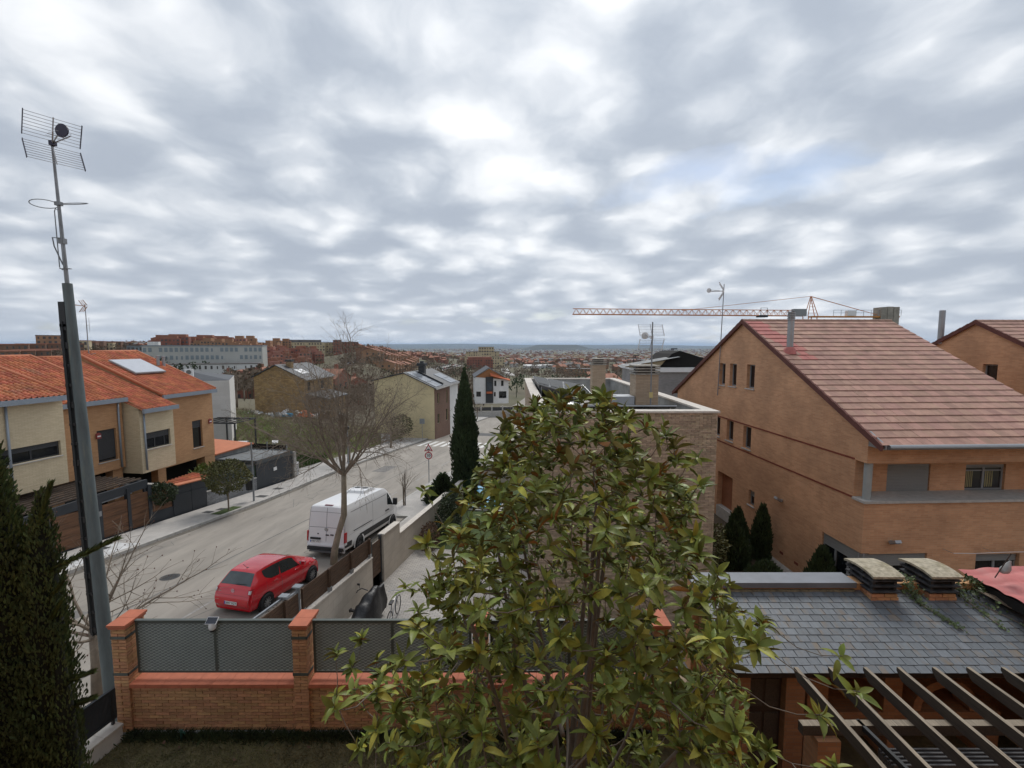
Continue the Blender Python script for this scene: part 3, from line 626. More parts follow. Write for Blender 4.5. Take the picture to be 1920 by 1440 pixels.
# ================================================================== ORANGE BRICK HOUSE ON THE RIGHT
brickmat('brick_house', (.62, .345, .195), (.52, .27, .145), (.55, .37, .24), bump=.5, stain=.3)
mat('band_red', (.22, .06, .035), rough=.9, var=.2, scale=5)
mat('roof_tile', (.37, .215, .165), rough=.85, var=.2, scale=3, tint=.15, bump=.2, bscale=30, col2=(.28, .185, .13), mix2=.6)
mat('roof_tile_pink', (.42, .15, .13), rough=.85, var=.2, scale=4, tint=.06)
mat('tile_shadow', (.10, .055, .045), rough=.95, var=.2)
mat('verge_tile', (.13, .05, .04), rough=.9, var=.2, scale=4)
mat('zinc', (.34, .35, .36), rough=.4, var=.1, scale=2, metal=.5)
HX, HY, HRZ = 11.12, 13.94, .0412; HW, HD = 6.95, 14.7; HB = -1.78
EAVE_Y, EAVE_Z, RIDGE_Z = -.58, 4.12, 8.28; RS = (RIDGE_Z - EAVE_Z)/(HD/2 - EAVE_Y)
def roofz(y): return RIDGE_Z - abs(y - HD/2)*RS
def brick_house(loc, label, detail):
    h = thing('brick_house', label, 'house', loc, HRZ)
    top = lambda y: roofz(y) - .10
    b = B()
    holes = [(8.89, 9.46, 5.1, 6.2), (7.83, 8.46, 5.12, 6.22), (6.31, 6.95, 5.15, 6.24), (6.38, 7.04, 2.35, 3.38), (7.91, 8.55, 2.4, 3.40), (9.2, 9.85, 2.4, 3.4), (7.77, 9.25, HB, .62), (5.91, 6.37, -.14, .55), (-1, 1.7, -1.25, .5), (-1, .45, 2.2, 3.42)]
    wall_strips(b, holes, 0, HD, HB, top, lambda s, z: (0, s, z), (.26, 0, 0), extra=(HD/2,))
    # front: ground storey, upper beam, recessed loggia back wall
    fh = [(-1, 2.2, -1.25, .47), (3.84, 5.32, -.75, .4), (-1, HW + 1, 2.2, 3.42)]
    wall_strips(b, fh, .262, HW, HB, lambda s: 4.02, lambda s, z: (s, 0, z), (0, .26, 0))
    wall_strips(b, [(1.5, 3.0, 2.2, 3.14), (4.25, 5.66, 2.2, 3.1)], .46, HW, 2.2, lambda s: 3.42, lambda s, z: (s, .9, z), (0, .2, 0))
    b.bb(.262, .46, .452, .9, 2.21, 3.41); b.bb(HW - .26, HW, .262, HD, HB, 4.1); b.bb(.262, HW - .262, HD - .26, HD, HB, 4.1)
    b.prism([(HW - .26, 0, 4.1), (HW - .26, HD, 4.1), (HW - .26, HD/2, RIDGE_Z - .15)], (.26, 0, 0))
    w = b.build('wall', 'brick_house', h)
    b = B(); b.bb(.3, HW - .3, 1.2, HD - .3, HB, 3.9); b.bb(.6, HW - .6, .9, HD - .4, HB, -1.5); b.prism([(.4, 1.5, 3.9), (.4, HD - 1.5, 3.9), (.4, HD/2, 7.4)], (HW - .8, 0, 0)); b.build('interior', 'room_dark', h)
    b = B(); b.bb(.46, HW + .1, -.07, .898, 2.14, 2.218); b.bb(-.05, .458, -.07, .448, 2.14, 2.218); b.build('loggia_slab', 'sill_stone', h)
    b = B(); b.bb(.263, HW - .01, .263, .897, 3.41, 3.5); b.build('loggia_soffit', 'sill_stone', h)
    b = B(); b.lathe([(.115, 2.2), (.115, 3.42)], (.2, .17, 0), n=20); b.build('column', mat('column_grey', (.33, .36, .36), rough=.7, var=.08), h, smooth=True)
    for z in (3.425, 2.165):
        b = B(); y = .48 if z > 3 else .47; k = 0
        while y < HD:
            b.box((-.008, y + .12, z + .03), (.03, .235, .055)); y += .245
        b.build('brick_band', 'band_red', h)
    X, Y = V((1, 0, 0)), V((0, 1, 0))
    for (y0, y1, z0, z1) in holes[:6]: window(h, (0, y1, z0), -Y, -X, y1 - y0, z1 - z0, .2, 'frame_grey', 'pane_dark', ())
    window(h, (0, 6.37, -.14), -Y, -X, .46, .69, .16, 'frame_grey', 'pane_dark', (), shutter=.35, shm='shutter_grey')
    window(h, (0, 1.7, -1.25), -Y, -X, 1.7, 1.75, .12, 'frame_grey', 'pane_dark', (.33, .66), shutter=.2, shm='shutter_grey')
    window(h, (.0, 0, -1.25), X, -Y, 2.2, 1.72, .12, 'frame_grey', 'pane_dark', (.5,), shutter=.22, shm='shutter_grey')
    window(h, (3.84, 0, -.75), X, -Y, 1.48, 1.15, .16, 'frame_grey', 'pane_dark', (.5,), (.3,), shutter=.2, shm='shutter_grey')
    window(h, (1.5, .9, 2.2), X, -Y, 1.5, .94, .1, 'frame_grey', 'pane_dark', (), shutter=1.0, shm='shutter_grey', sill=None)
    wo = window(h, (4.25, .9, 2.2), X, -Y, 1.41, .9, .12, 'frame_grey', mat('pane_clear', (.03, .03, .03), rough=.05, var=.1, spec=.6, trans=0), (.5,), (.75,), shutter=.1, shm='shutter_grey', sill=None)
    for x0, x1 in ((4.36, 4.62), (5.02, 5.34)):
        b = B(); rows = [[(x0 + (x1 - x0)*i/14, .996 + .008*math.sin(i*1.9), z) for i in range(15)] for z in (2.3, 2.9)]; b.grid(rows); b.build('curtain', 'curtain', wo)
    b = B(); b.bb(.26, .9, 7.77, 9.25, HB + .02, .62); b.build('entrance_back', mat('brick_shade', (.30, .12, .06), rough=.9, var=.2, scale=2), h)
    b = B(); b.bb(-.02, .26, 7.77, 9.25, HB, -1.18); b.build('entrance_step', 'sill_stone', h)
    for y in (1.95, 2.85, 3.75): B().bb(-.012, .02, y, y + .22, -1.35, -1.25).build('air_brick', 'band_red', h)
    # roof
    b = B(); x0, x1 = -.1, HW + .12
    p = [(x0, EAVE_Y, EAVE_Z - .1), (x1, EAVE_Y, EAVE_Z - .1), (x1, HD/2, RIDGE_Z - .1), (x0, HD/2, RIDGE_Z - .1)]
    b.prism(p, (0, 0, .06)); yb = HD - EAVE_Y
    b.prism([(x0, HD/2, RIDGE_Z - .1), (x1, HD/2, RIDGE_Z - .1), (x1, yb, EAVE_Z - .1), (x0, yb, EAVE_Z - .1)], (0, 0, .1))
    rf = b.build('roof', 'tile_shadow', h)
    rot = M.Rotation(math.atan(RS) - R(4.2), 4, 'X'); su = V((0, 1, RS)).normalized(); L_ = (HD/2 - EAVE_Y)/su.y; NC = 24; ex = L_/NC; rest = B(); cnt = 0; me = {}; r_ = random.Random(5)
    for c in range(NC):
        x = x0 - (.16 if c % 2 else 0)
        while x < x1:
            a_, b_ = max(x, x0), min(x + .325, x1); x += .33
            if b_ - a_ < .04: continue
            p = V(((a_ + b_)/2, EAVE_Y, EAVE_Z - .03)) + su*(ex*(c + .60)) + V((0, -RS, 1)).normalized()*(.022 + r_.uniform(0, .004)); w_ = round(b_ - a_, 2)
            s_ = c*ex; pink = (c >= 12 and .15 + (NC - c)*.11 - .55 < p.x < .62 + (NC - c)*.06 and p.x < 1.35) or (c in (11, 12, 13) and p.x < .9)
            if detail and cnt < 300:
                if w_ not in me: me[w_] = B().box((0, 0, 0), (w_, ex*1.2, .022)).mesh('roof_tile', 'roof_tile')
                q = link('roof_tile', me[w_], rf); q.matrix_local = M.Translation(p) @ rot; cnt += 1
            else: rest.box(p, (w_, ex*1.2, .022), mx=rot.to_3x3(), mi=1 if (pink and detail) else 0, tint=r_.random())
    rest.build('roof_tiles', ['roof_tile', 'roof_tile_pink'], rf, tint=True, kind='stuff')
    b = B()
    for i in range(22): b.lathe([(.11, 0), (.1, .34)], (x0 + i*.325, HD/2, RIDGE_Z - .05), n=10, axis='X')
    b.build('ridge_tiles', 'roof_tile', rf, smooth=True)
    for sgn in (1, -1):
        b = B(); y0, y1 = (EAVE_Y - .02, HD/2) if sgn > 0 else (HD/2, yb + .02); n_ = 24
        for i in range(n_):
            ya, yb2 = y0 + (y1 - y0)*i/n_, y0 + (y1 - y0)*(i + 1)/n_; za, zb2 = roofz(ya), roofz(yb2)
            b.prism([(x0 - .035, ya, za - .16), (x0 - .035, yb2, zb2 - .16), (x0 - .035, yb2, zb2 + .055 - .03*(sgn < 0)), (x0 - .035, ya, za + .055 - .03*(sgn > 0))], (.075, 0, 0))
        b.build('verge', 'verge_tile', rf)
    b = B(); rows = [[(x, EAVE_Y - .04 - .075*math.sin(t), EAVE_Z - .07 - .075*math.cos(t) + .02) for t in [math.pi*k/8 for k in range(-1, 9)]] for x in (.1, HW + .1)]
    b.grid(rows); b.bb(-.0, HW + .1, EAVE_Y + .02, .0, 3.98, 4.02); b.bb(.1, HW + .1, EAVE_Y - .03, EAVE_Y + .01, EAVE_Z - .13, EAVE_Z + .0); b.build('gutter', 'zinc', rf)
    b = B(); b.prism([(.06, -.0, 4.02), (.06, EAVE_Y - .03, 4.0), (.06, EAVE_Y - .03, EAVE_Z), (.06, -.0, 4.45)], (-.05, 0, 0)); b.build('eave_box', 'zinc', rf)
    return h
hr = brick_house((HX, HY, 0), 'large orange brick house with pink tile roof, corner loggia and slit windows', True)
t = thing('flue_pipe', 'grey ribbed metal flue pipe rising from the pink tile roof', 'flue', (11.33, 18.55, 6.75))
b = B(); b.lathe([(0, 0), (.12, 0), (.12, 1.35), (.135, 1.37), (.135, 1.40), (.12, 1.42)], n=20); b.build('pipe', 'zinc', t, angle=30)
b = B(); [b.lathe([(.12, 1.42 + k*.075), (.145, 1.44 + k*.075), (.145, 1.475 + k*.075), (.12, 1.49 + k*.075)], n=20) for k in range(4)]; b.lathe([(.14, 1.72), (0, 1.73)], n=20); b.build('cowl', 'zinc', t, angle=30)
b = B(); b.lathe([(.26, .0), (.2, .22), (.125, .3)], n=16); b.build('collar', 'roof_tile_pink', t, smooth=True)
sh = V((math.cos(HRZ), math.sin(HRZ), 0))*11.35
hr2 = brick_house((HX + sh.x, HY + sh.y, 0), 'orange brick house with pink tile roof standing beyond the first brick house', False)
b = B(); b.lathe([(0, 0), (.13, 0), (.13, 1.7), (0, 1.7)], n=14); tag(b.build('flue_pipe', 'zinc', None, loc=(22.1, 23.5, 7.2), angle=40), 'plain grey flue pipe on the roof of the farther brick house', 'flue')
def flood(loc, rz, lab):
    t = thing('wall_floodlight', lab, 'lamp', loc, rz)
    B().box((0, -.16, .05), (.2, .26, .09), mx=M.Rotation(R(-28), 3, 'X')).build('housing', 'zinc', t); B().box((0, -.17, .0), (.17, .2, .03), mx=M.Rotation(R(-28), 3, 'X')).build('lens', 'pane_blue', t)
    b = B(); b.tube((0, 0, 0), (0, -.14, .02), .025, n=8); b.lathe([(0, -.03), (.05, -.03), (.05, 0), (0, 0)], n=12, axis='Y'); b.build('bracket', 'zinc', t)
def hp(x, y, z): return (HX + x*math.cos(HRZ) - y*math.sin(HRZ), HY + x*math.sin(HRZ) + y*math.cos(HRZ), z)
flood(hp(.95, 0, .88), HRZ, 'grey floodlight on the front of the orange brick house'); flood(hp(0, 4.0, .85), HRZ - math.pi/2, 'grey floodlight on the side wall of the orange brick house')
t = thing('clothes_line', 'thin white clothes line stretched along the brick house front', 'clothes line', hp(2.7, -.35, .62), HRZ)
b = B(); b.path([(0, 0, 0), (.7, 0, -.02), (1.35, 0, -.005), (2.0, 0, .005), (2.68, 0, -.005)], .009, n=5); b.build('line', 'white_plastic', t); b = B(); [b.tube((x, 0, -.01), (x, .35, -.01), .006, n=5) for x in (0, 1.35, 2.68)]; b.build('bracket', 'zinc', t)
t = thing('folded_cloth_pole', 'pole with a small limp grey cloth above the red roof', 'pole', (8.95, 8.0, 2.85))
b = B(); b.tube((-.08, 0, 0), (.2, .02, .45), .01, n=6); b.build('stick', 'wood_dark', t)
b = B(); rb = random.Random(2); b.grid([[(.07 + .12*z + r_*math.cos(a)*(1 + rb.uniform(-.2, .2)), .01 + r_*math.sin(a), .08 + z*.24) for a in [k*math.pi/4 for k in range(8)]] for z, r_ in ((0, .02), (.1, .07), (.35, .08), (.7, .045), (1, .012))], closed=True); b.build('cloth', mat('cloth_grey', (.33, .34, .34), rough=.95, var=.3, scale=8), t, smooth=True)
b = B(); b.bb(0, .55, .1, 6.2, -1.76, -1.72); o = b.build('gravel_strip', 'gravel', None, loc=hp(-.56, .0, 0), rz=HRZ, kind='structure')
# ================================================================== BEIGE FLAT-ROOFED HOUSE
brickmat('brick_beige', (.45, .345, .245), (.36, .27, .185), (.31, .25, .19), bump=.4, stain=.16)
mat('brick_beige_piece', (.43, .335, .24), rough=.9, var=.2, scale=9, tint=.24, bump=.3, bscale=50)
BX0, BX1, BY0, BY1, BZ0, BZT, BZR = .82, 6.38, 13.92, 28.3, -3.4, 5.02, 4.1
bh_ = thing('flat_roofed_house', 'beige brick house with flat roof behind a stone-capped parapet', 'house', (0, 0, 0))
b = B(); b.bb(BX0, BX0 + .3, BY0 + .03, BY1, BZ0, BZT); b.bb(BX1 - .3, BX1, BY0 + .03, BY1, BZ0, BZT); b.bb(BX0 + .301, BX1 - .301, BY1 - .3, BY1, BZ0, BZT); b.bb(BX0 + .301, BX1 - .301, BY0 + .03, BY0 + .33, BZ0, BZT); b.build('wall', 'brick_beige', bh_)
b = B(); g_ = .008; b.bb(BX0 + .3 , BX0 + .3 + g_, BY0 + .33, BY1 - .3, BZR, BZT - .002); b.bb(BX1 - .3 - g_, BX1 - .3, BY0 + .33, BY1 - .3, BZR, BZT - .002); b.bb(BX0 + .31, BX1 - .31, BY1 - .3 - g_, BY1 - .3, BZR, BZT - .002); b.build('parapet_render', 'concrete_grey', bh_)
b = B(); b.bb(BX0 + .3, BX1 - .3, BY0 + .33, BY1 - .3, BZR - .3, BZR); b.build('flat_roof', 'gravel', bh_)
brick_run(bh_, (BX0, BY0 + .03, BZ0 + .02), (1, 0, 0), (0, -1, 0), BX1 - BX0, 140, m='brick_beige_piece', limit=300, only=lambda x, z: x > 2.7 and z > 6.9, seed=4)
for (x0, x1, y0, y1, ax) in ((BX0 - .05, BX1 + .05, BY0 - .05, BY0 + .38, 'x'), (BX0 - .05, BX1 + .05, BY1 - .35, BY1 + .05, 'x'), (BX0 - .05, BX0 + .35, BY0 + .384, BY1 - .354, 'y'), (BX1 - .35, BX1 + .05, BY0 + .384, BY1 - .354, 'y')):
    n = int(((x1 - x0) if ax == 'x' else (y1 - y0))/.8)
    for i in range(n):
        if ax == 'x': q = (x0 + (x1 - x0)*i/n + .003, x0 + (x1 - x0)*(i + 1)/n - .003, y0, y1)
        else: q = (x0, x1, y0 + (y1 - y0)*i/n + .003, y0 + (y1 - y0)*(i + 1)/n - .003)
        B().bb(*q, BZT + .002, BZT + .06 + rnd.uniform(0, .005)).build('coping_stone', 'stone_cap', bh_)
def tall_chimney(x, y, w, zt, lab):
    t = thing('roof_chimney', lab, 'chimney', (x, y, BZR), 0, 'tall beige chimneys on the flat roof')
    h = zt - BZR; B().bb(-w/2, w/2, -w/2, w/2, 0, h - .34).build('shaft', 'brick_beige', t)
    b = B()
    for k in range(4): b.bb(-w/2 - .04, w/2 + .04, -w/2 - .04, w/2 + .04, h - .335 + k*.1, h - .29 + k*.1)
    b.build('louvre', mat('conc_louvre', (.33, .31, .27), rough=.9, var=.3, scale=6), t); B().bb(-w/2 + .1, w/2 - .1, -w/2 + .1, w/2 - .1, h - .34, h - .0).build('flue_core', 'black_plastic', t)
tall_chimney(4.55, 24.0, .68, 6.42, 'slender beige brick chimney at the back parapet of the flat roof'); tall_chimney(5.02, 17.2, .84, 6.36, 'broad beige brick chimney beside the aerial on the flat roof')
t = thing('solar_array', 'row of solar panels with silver edge along the front parapet', 'solar panel', (0, 0, 0)); 
for i in range(4):
    x0 = 1.05 + i*1.06; p = [(x0, 14.42, 5.2), (x0 + 1.05, 14.42, 5.2), (x0 + 1.05, 15.7, 4.62), (x0, 15.7, 4.62)]
    b = B(); b.prism(p, (0, -.018, -.04)); fr = b.build('panel', 'zinc', t); b = B(); b.add([V(q) + V((0, -.025, -.05)) for q in p], [(0, 1, 2, 3)]); b.build('backsheet', mat('pv_back', (.03, .03, .032), rough=.6), fr)
    b = B(); b.add([V(q) + V((0, .004, .008)) for q in p], [(3, 2, 1, 0)]); b.build('cells', 'pv_cells', fr)
b = B()
for x in (1.3, 2.6, 3.9, 5.1): b.tube((x, 14.5, 4.1), (x, 14.5, 5.12), .02, n=6); b.tube((x, 15.6, 4.1), (x, 15.6, 4.62), .02, n=6)
b.build('stand', 'zinc', t)
t = thing('solar_array', 'raised slanting solar panels over the back left corner of the flat roof', 'solar panel', (0, 0, 0))
A_, B_, D_, C_ = V((1.16, 25.2, 5.40)), V((3.05, 19.6, 5.40)), V((2.55, 16.6, 5.28)), V((1.2, 20.9, 5.36))
for k in range(3):
    f0, f1 = k/3 + .004, (k + 1)/3 - .004; p = [A_.lerp(B_, f0), C_.lerp(D_, f0), C_.lerp(D_, f1), A_.lerp(B_, f1)]
    b = B(); b.prism(p, (0, 0, -.05)); pa = b.build('panel', 'zinc', t); b = B(); c_ = sum(p, V())/4; b.add([q.lerp(c_, .05) + V((0, 0, .03)) for q in p], [(0, 1, 2, 3)]); b.build('cells', mat('pv_grey', (.035, .04, .045), rough=.65, var=.3, scale=2, spec=.2), pa)
b = B(); b.beam(B_, (4.1, 17.6, 4.2), .05, .05); b.beam(D_ + V((-.2, .4, -.1)), (2.2, 17.0, 4.1), .04, .04); [b.tube(p + V((0, 0, -.1)), V((p.x, p.y, 4.1)), .02, n=6) for p in (A_.lerp(B_, .1), A_.lerp(B_, .9), C_.lerp(D_, .1))]; b.build('stand', 'zinc', t)
b = B(); b.prism([A_ + V((.1, -.1, -.08)), C_ + V((.05, .1, -.08)), V((1.3, 20.6, 4.12)), V((1.3, 25.0, 4.12))], (.03, 0, 0)); b.prism([C_ + V((.1, .1, -.08)), D_ + V((0, .1, -.08)), V((2.6, 17.2, 4.12)), V((1.35, 20.9, 4.12))], (.0, .03, 0)); b.build('shade_board', 'black_plastic', t)  # black boards added to stand for the shade under the raised panels
t = thing('rooflight_dome', 'pale curved rooflight dome behind the front parapet', 'rooflight', (2.0, 16.8, BZR))
b = B(); b.bb(-.75, .75, -.6, .6, 0, .62); b.build('upstand', 'concrete_grey', t); b = B(); b.grid([[(.72*math.cos(a)*math.cos(p_), .57*math.sin(a)*math.cos(p_), .62 + .33*math.sin(p_)) for a in [k*math.pi/10 for k in range(20)]] for p_ in [i*math.pi/2/6 for i in range(7)]], closed=True); b.build('dome', mat('dome_white', (.5, .5, .5), rough=.25, var=.05), t, smooth=True)
t = thing('air_conditioner', 'grey boxed air conditioner unit beside the broad chimney', 'air conditioner', (4.12, 17.0, BZR))
b = B(); b.bb(-.42, .42, -.3, .5, 0, 1.12); b.build('casing', mat('ac_grey', (.36, .38, .4), rough=.5, var=.05), t); b = B(); b.bb(-.428, -.421, -.22, .42, .1, 1.02); b.build('side_grille', 'black_plastic', t)
# ================================================================== AERIALS
mat('alu', (.42, .42, .43), rough=.4, var=.1, metal=.6)
mat('galv', (.115, .14, .145), rough=.6, var=.3, scale=2.5, metal=.2, streak=(3, 3, .4), col2=(.24, .25, .19), mix2=.55)
def uhf(parent, o, yaw, s=1.0, m='alu', cap='black_plastic', tilt=0.0):
    """corner-reflector television aerial: two rod grids, boom, directors"""
    R_ = M.Rotation(yaw, 3, 'Z'); o = V(o); P = lambda x, y, z: o + R_ @ (V((x, y, z))*s)
    for sg in (1, -1):
        b = B()
        for k in range(8):
            t = .06 + k*.06; y = -.02 + t*.55; b.tube(P(-.47, y, sg*t), P(.47, y, sg*t), .006*s, n=5)
        b.tube(P(0, 0, 0), P(0, -.02 + .5*.55, sg*.5), .012*s, n=6); b.build('reflector', m, parent)
        for sx in (-.47, .47): 
            b = B(); b.beam(P(sx, .0, sg*.05), P(sx, .27, sg*.5), .012*s, .05*s); b.build('end_strip', cap, parent)
    b = B()
    for dx in (-.14, 0, .14): b.tube(P(0, .02, 0), P(dx, .8, .12 if dx == 0 else .02), .014*s, n=6)
    for k in range(5):
        y = .3 + k*.12; b.tube(P(-.16, y, .06), P(.16, y, .06), .005*s, n=4)
    b.build('boom', m, parent); b = B(); b.lathe([(0, -.012), (.14*s, -.012), (.14*s, .012), (0, .012)], P(0, .82, .08), n=16, axis='Y'); b.box(P(0, .05, 0), (.1*s, .1*s, .1*s)); b.build('director_plate', cap, parent)
mp = thing('street_aerial_pole', 'tall weathered steel pole with television aerials and black ladder strip', 'pole', (-8.36, 8.92, zs(8) + .13))
H0 = 8.3 - (zs(8) + .13); lean = V((-.26, 0, 0))
def pp(z, dx=0, dy=0): return V((lean.x*z/H0 + dx, dy, z))
b = B(); b.path([pp(0), pp(H0*.25), pp(H0*.5), pp(H0*.75), pp(H0)], [.13, .12, .105, .09, .077], n=20); b.build('pole', 'galv', mp, angle=50)
b = B(); b.path([pp(H0 - .2), pp(H0 + 1.3), pp(H0 + 2.6)], [.036, .028, .02], n=10); b.build('mast', mat('mast_grey', (.24, .25, .26), rough=.5, var=.25, scale=4, metal=.4), mp, angle=50)
uhf(mp, pp(H0 + 2.6), R(-124), .84, cap=mat('cap_violet', (.03, .025, .05), rough=.5))
b = B(); c = pp(H0 + 1.5)
for sg in (1, -1): b.path([c + V((sg*(.28 + .26*math.cos(t)), .12*math.sin(t)*sg, .05*math.sin(t))) for t in [k*math.pi/8 for k in range(17)]], .008, n=5)
b.box(c, (.1, .08, .07)); b.build('dipole_loop', 'mast_grey', mp)
b = B(); c = pp(H0 + .8); b.path([c + V((-.06, -.05, .55)), c + V((-.04, -.05, .6)), c + V((.02, -.05, .55)), c + V((.04, -.05, -.5)), c + V((0, -.05, -.55)), c + V((-.05, -.05, -.5)), c + V((-.06, -.05, .55))], .009, n=5); b.path([c + V((0, -.04, .05)), c + V((-.14, -.05, .06)), c + V((-.13, -.04, -.1)), c + V((0, -.03, -.45))], .012, n=5); b.box(c, (.09, .09, .1)); b.build('dipole_loop', 'mast_grey', mp)
b = B(); b.box(pp(H0 + .28), (.2, .05, .012)); b.build('clamp', 'mast_grey', mp)
z0, z1 = H0*.265, H0*.925
b = B(); off = -.17
for dx in (-.05, .05): b.beam(pp(z0, off + dx, -.05), pp(z1, off + dx + .07, -.05), .022, .05)
b.build('ladder_rail', 'black_plastic', mp)
for k in range(17):
    z = z0 + .12 + k*(z1 - z0 - .2)/16; q = off + .07*(z - z0)/(z1 - z0)
    b = B(); b.box(pp(z, q, -.05), (.13, .06, .05 if k % 3 else .12)); b.box(pp(z, q + .09, -.05), (.1, .03, .03)); b.build('rung', 'black_plastic', mp)
B().box(pp(z1 + .1, off + .075, -.05), (.12, .06, .55)).build('top_cover', 'black_plastic', mp)
b = B(); b.beam(pp(z0, off, -.06), pp(z1, off + .07, -.06), .07, .012); b.build('backing_strip', 'metal_dark', mp)
t = thing('roof_aerial', 'white grid television aerial on a mast by the broad chimney', 'aerial', (5.08, 16.5, BZR))
b = B(); b.tube((0, 0, 0), (0, 0, 3.85), .03, .024, n=8); b.build('mast', 'mast_grey', t); uhf(t, (0, 0, 3.3), R(3), .95, cap='white_plastic')
b = B(); b.bb(-.06, .06, -.05, .02, 1.1, 1.3); b.build('junction_box', mat('box_yellow', (.55, .45, .2), rough=.6), t)
t = thing('roof_aerial', 'thin television aerial mast clamped to the side of the brick house', 'aerial', hp(-.12, 9.35, 4.55), HRZ)
b = B(); b.tube((0, 0, 0), (.12, 0, 5.65), .026, .02, n=8); b.build('mast', 'mast_grey', t); uhf(t, (.12, 0, 5.3), R(62), .85, cap='white_plastic'); b = B(); [b.tube((0.01, 0, z), (.14, 0, z), .02, n=6) for z in (.35, 1.3)]; b.build('clamp', 'mast_grey', t)
# ================================================================== NEIGHBOUR'S STREET WALL, TIMBER FENCE, GATE
mat('fence_wood', (.085, .048, .028), rough=.85, var=.4, scale=5, streak=(8, .6, 8), bump=.2, bscale=30)
brickmat('wall_blocks', (.50, .45, .385), (.45, .40, .34), (.36, .31, .26), .6, .3, .012, bump=.3, stain=.2)
nw = thing('boundary_wall', 'pale block boundary wall with stone caps beside the parked cars', 'wall', st(0, 0) - V((0, 0, zs(0))), ST_RZ)
def nwp(a, x, z): return (-8.2 + x, a, z)
def wall_seg(a0, a1, h, cap=True):
    b = B(); q = [(-8.3, a0, zs(a0) - 1.2), (-8.3, a1, zs(a1) - 1.2), (-8.3, a1, zs(a1) + h), (-8.3, a0, zs(a0) + h)]; b.prism(q[::-1], (.22, 0, 0)); b.build('wall', 'wall_blocks', nw)
    if cap:
        n = max(1, int((a1 - a0)/.9))
        for i in range(n):
            p, q = a0 + (a1 - a0)*i/n, a0 + (a1 - a0)*(i + 1)/n
            b = B(); b.beam((-8.19, p + .004, zs(p) + h + .025), (-8.19, q - .004, zs(q) + h + .025), .3, .045); b.build('cap_stone', 'stone_cap', nw)
wall_seg(8.15, 16.75, .86); wall_seg(17.85, 19.65, 1.45); wall_seg(19.65, 33, .92)
tf = thing('timber_fence', 'dark brown horizontal board fence standing on the pale boundary wall', 'fence', (0, 0, 0), ST_RZ)
def boards(parent, a0, a1, h0, h1, x=-8.19, n=6, name='board'):
    for i in range(n):
        z0 = h0 + (h1 - h0)*i/n; z1 = h0 + (h1 - h0)*(i + 1)/n - .012
        b = B(); q = [(x, a0, zs(a0) + z0), (x, a1, zs(a1) + z0), (x, a1, zs(a1) + z1), (x, a0, zs(a0) + z1)]; b.prism(q[::-1], (.025, 0, 0)); b.build(name, 'fence_wood', parent)
for a0, a1 in ((8.6, 11.35), (12.15, 13.65), (13.65, 15.15), (15.15, 16.65)):
    boards(tf, a0 + .02, a1 - .02, .95, 1.68)
    for a in (a0, a1 - .02): b = B(); b.bb(-8.165, -8.09, a - .04, a + .05, zs(a) + .92, zs(a) + 1.7); p = b.build('post', 'fence_wood', tf); b = B(); b.bb(-8.17, -8.075, a - .055, a + .065, zs(a) + .9, zs(a) + 1.06); b.build('post_shoe', 'zinc', p)
g = thing('steel_gate', 'narrow grey steel gate frame between the timber fence boards', 'gate', (0, 0, 0), ST_RZ)
for a in (11.42, 12.05): B().bb(-8.25, -8.17, a - .04, a + .04, zs(a) + .3, zs(a) + 1.78).build('post', 'metal_grey', g); B().bb(-8.34, -8.08, a - .1, a + .1, zs(a) + 1.782, zs(a) + 1.82).build('post_plate', 'metal_grey', g)
b = B(); b.beam((-8.21, 11.46, zs(11.4) + 1.66), (-8.21, 12.01, zs(12) + 1.66), .05, .05); b.beam((-8.21, 11.46, zs(11.4) + .98), (-8.21, 12.01, zs(12) + .98), .05, .05); b.beam((-8.27, 8.7, zs(8.7) + 1.72), (-8.27, 11.4, zs(11.4) + 1.72), .05, .05); b.build('rail', 'metal_grey', g); boards(g, 11.47, 12.0, 1.0, 1.62)
g = thing('yard_gate', 'timber boarded yard gate with dark steel posts behind the white van', 'gate', (0, 0, 0), ST_RZ)
for a in (16.86, 17.76): B().bb(-8.25, -8.15, a - .05, a + .05, zs(a) - .6, zs(a) + 1.5).build('post', 'metal_dark', g)
boards(g, 16.93, 17.7, -.1, 1.35, n=8)
# yard furniture
mat('cover_black', (.012, .012, .014), rough=.45, var=.3, scale=4, bump=.7, bscale=9)
t = thing('covered_motorcycle', 'motorcycle under a wrinkled black cover leaning by the pale wall', 'motorcycle', st(14.35, -7.15, -.61), ST_RZ - .12)
b = B(); rb = random.Random(9); rows = []
for i in range(17):
    y = -.95 + 1.95*i/16; f = i/16; hgt = .55 + .62*math.sin(min(1, f*1.35)*math.pi*.5)*(1 - .35*max(0, f - .72)/.28) + .05*math.sin(i*1.7); w = .16 + .2*math.sin(math.pi*min(1, f*1.1 + .08)); row = []
    for k in range(15):
        a = math.pi*k/14; ex = .75; wr = 1 + .10*math.sin(k*2.3 + i*1.1) + rb.uniform(-.03, .03)
        row.append((w*math.copysign(abs(math.cos(a))**.8, math.cos(a))*wr, y + .05*math.sin(k*1.3), .12 + (hgt - .12)*abs(math.sin(a))**ex + rb.uniform(-.012, .012)))
    rows.append(row)
b.grid(rows); b.add(rows[0], [tuple(range(15))]); b.add(rows[-1], [tuple(range(14, -1, -1))]); b.build('cover', 'cover_black', t, smooth=True)
def wheel_ring(b, c, r, rt, n=24, axis='X'):
    b.path([V(c) + (V((0, r*math.cos(a), r*math.sin(a))) if axis == 'X' else V((r*math.cos(a), 0, r*math.sin(a)))) for a in [2*math.pi*k/n for k in range(n + 1)]], rt, n=6)
b = B(); wheel_ring(b, (0, -.98, .29), .25, .05); b.build('wheel', 'black_plastic', t, smooth=True)
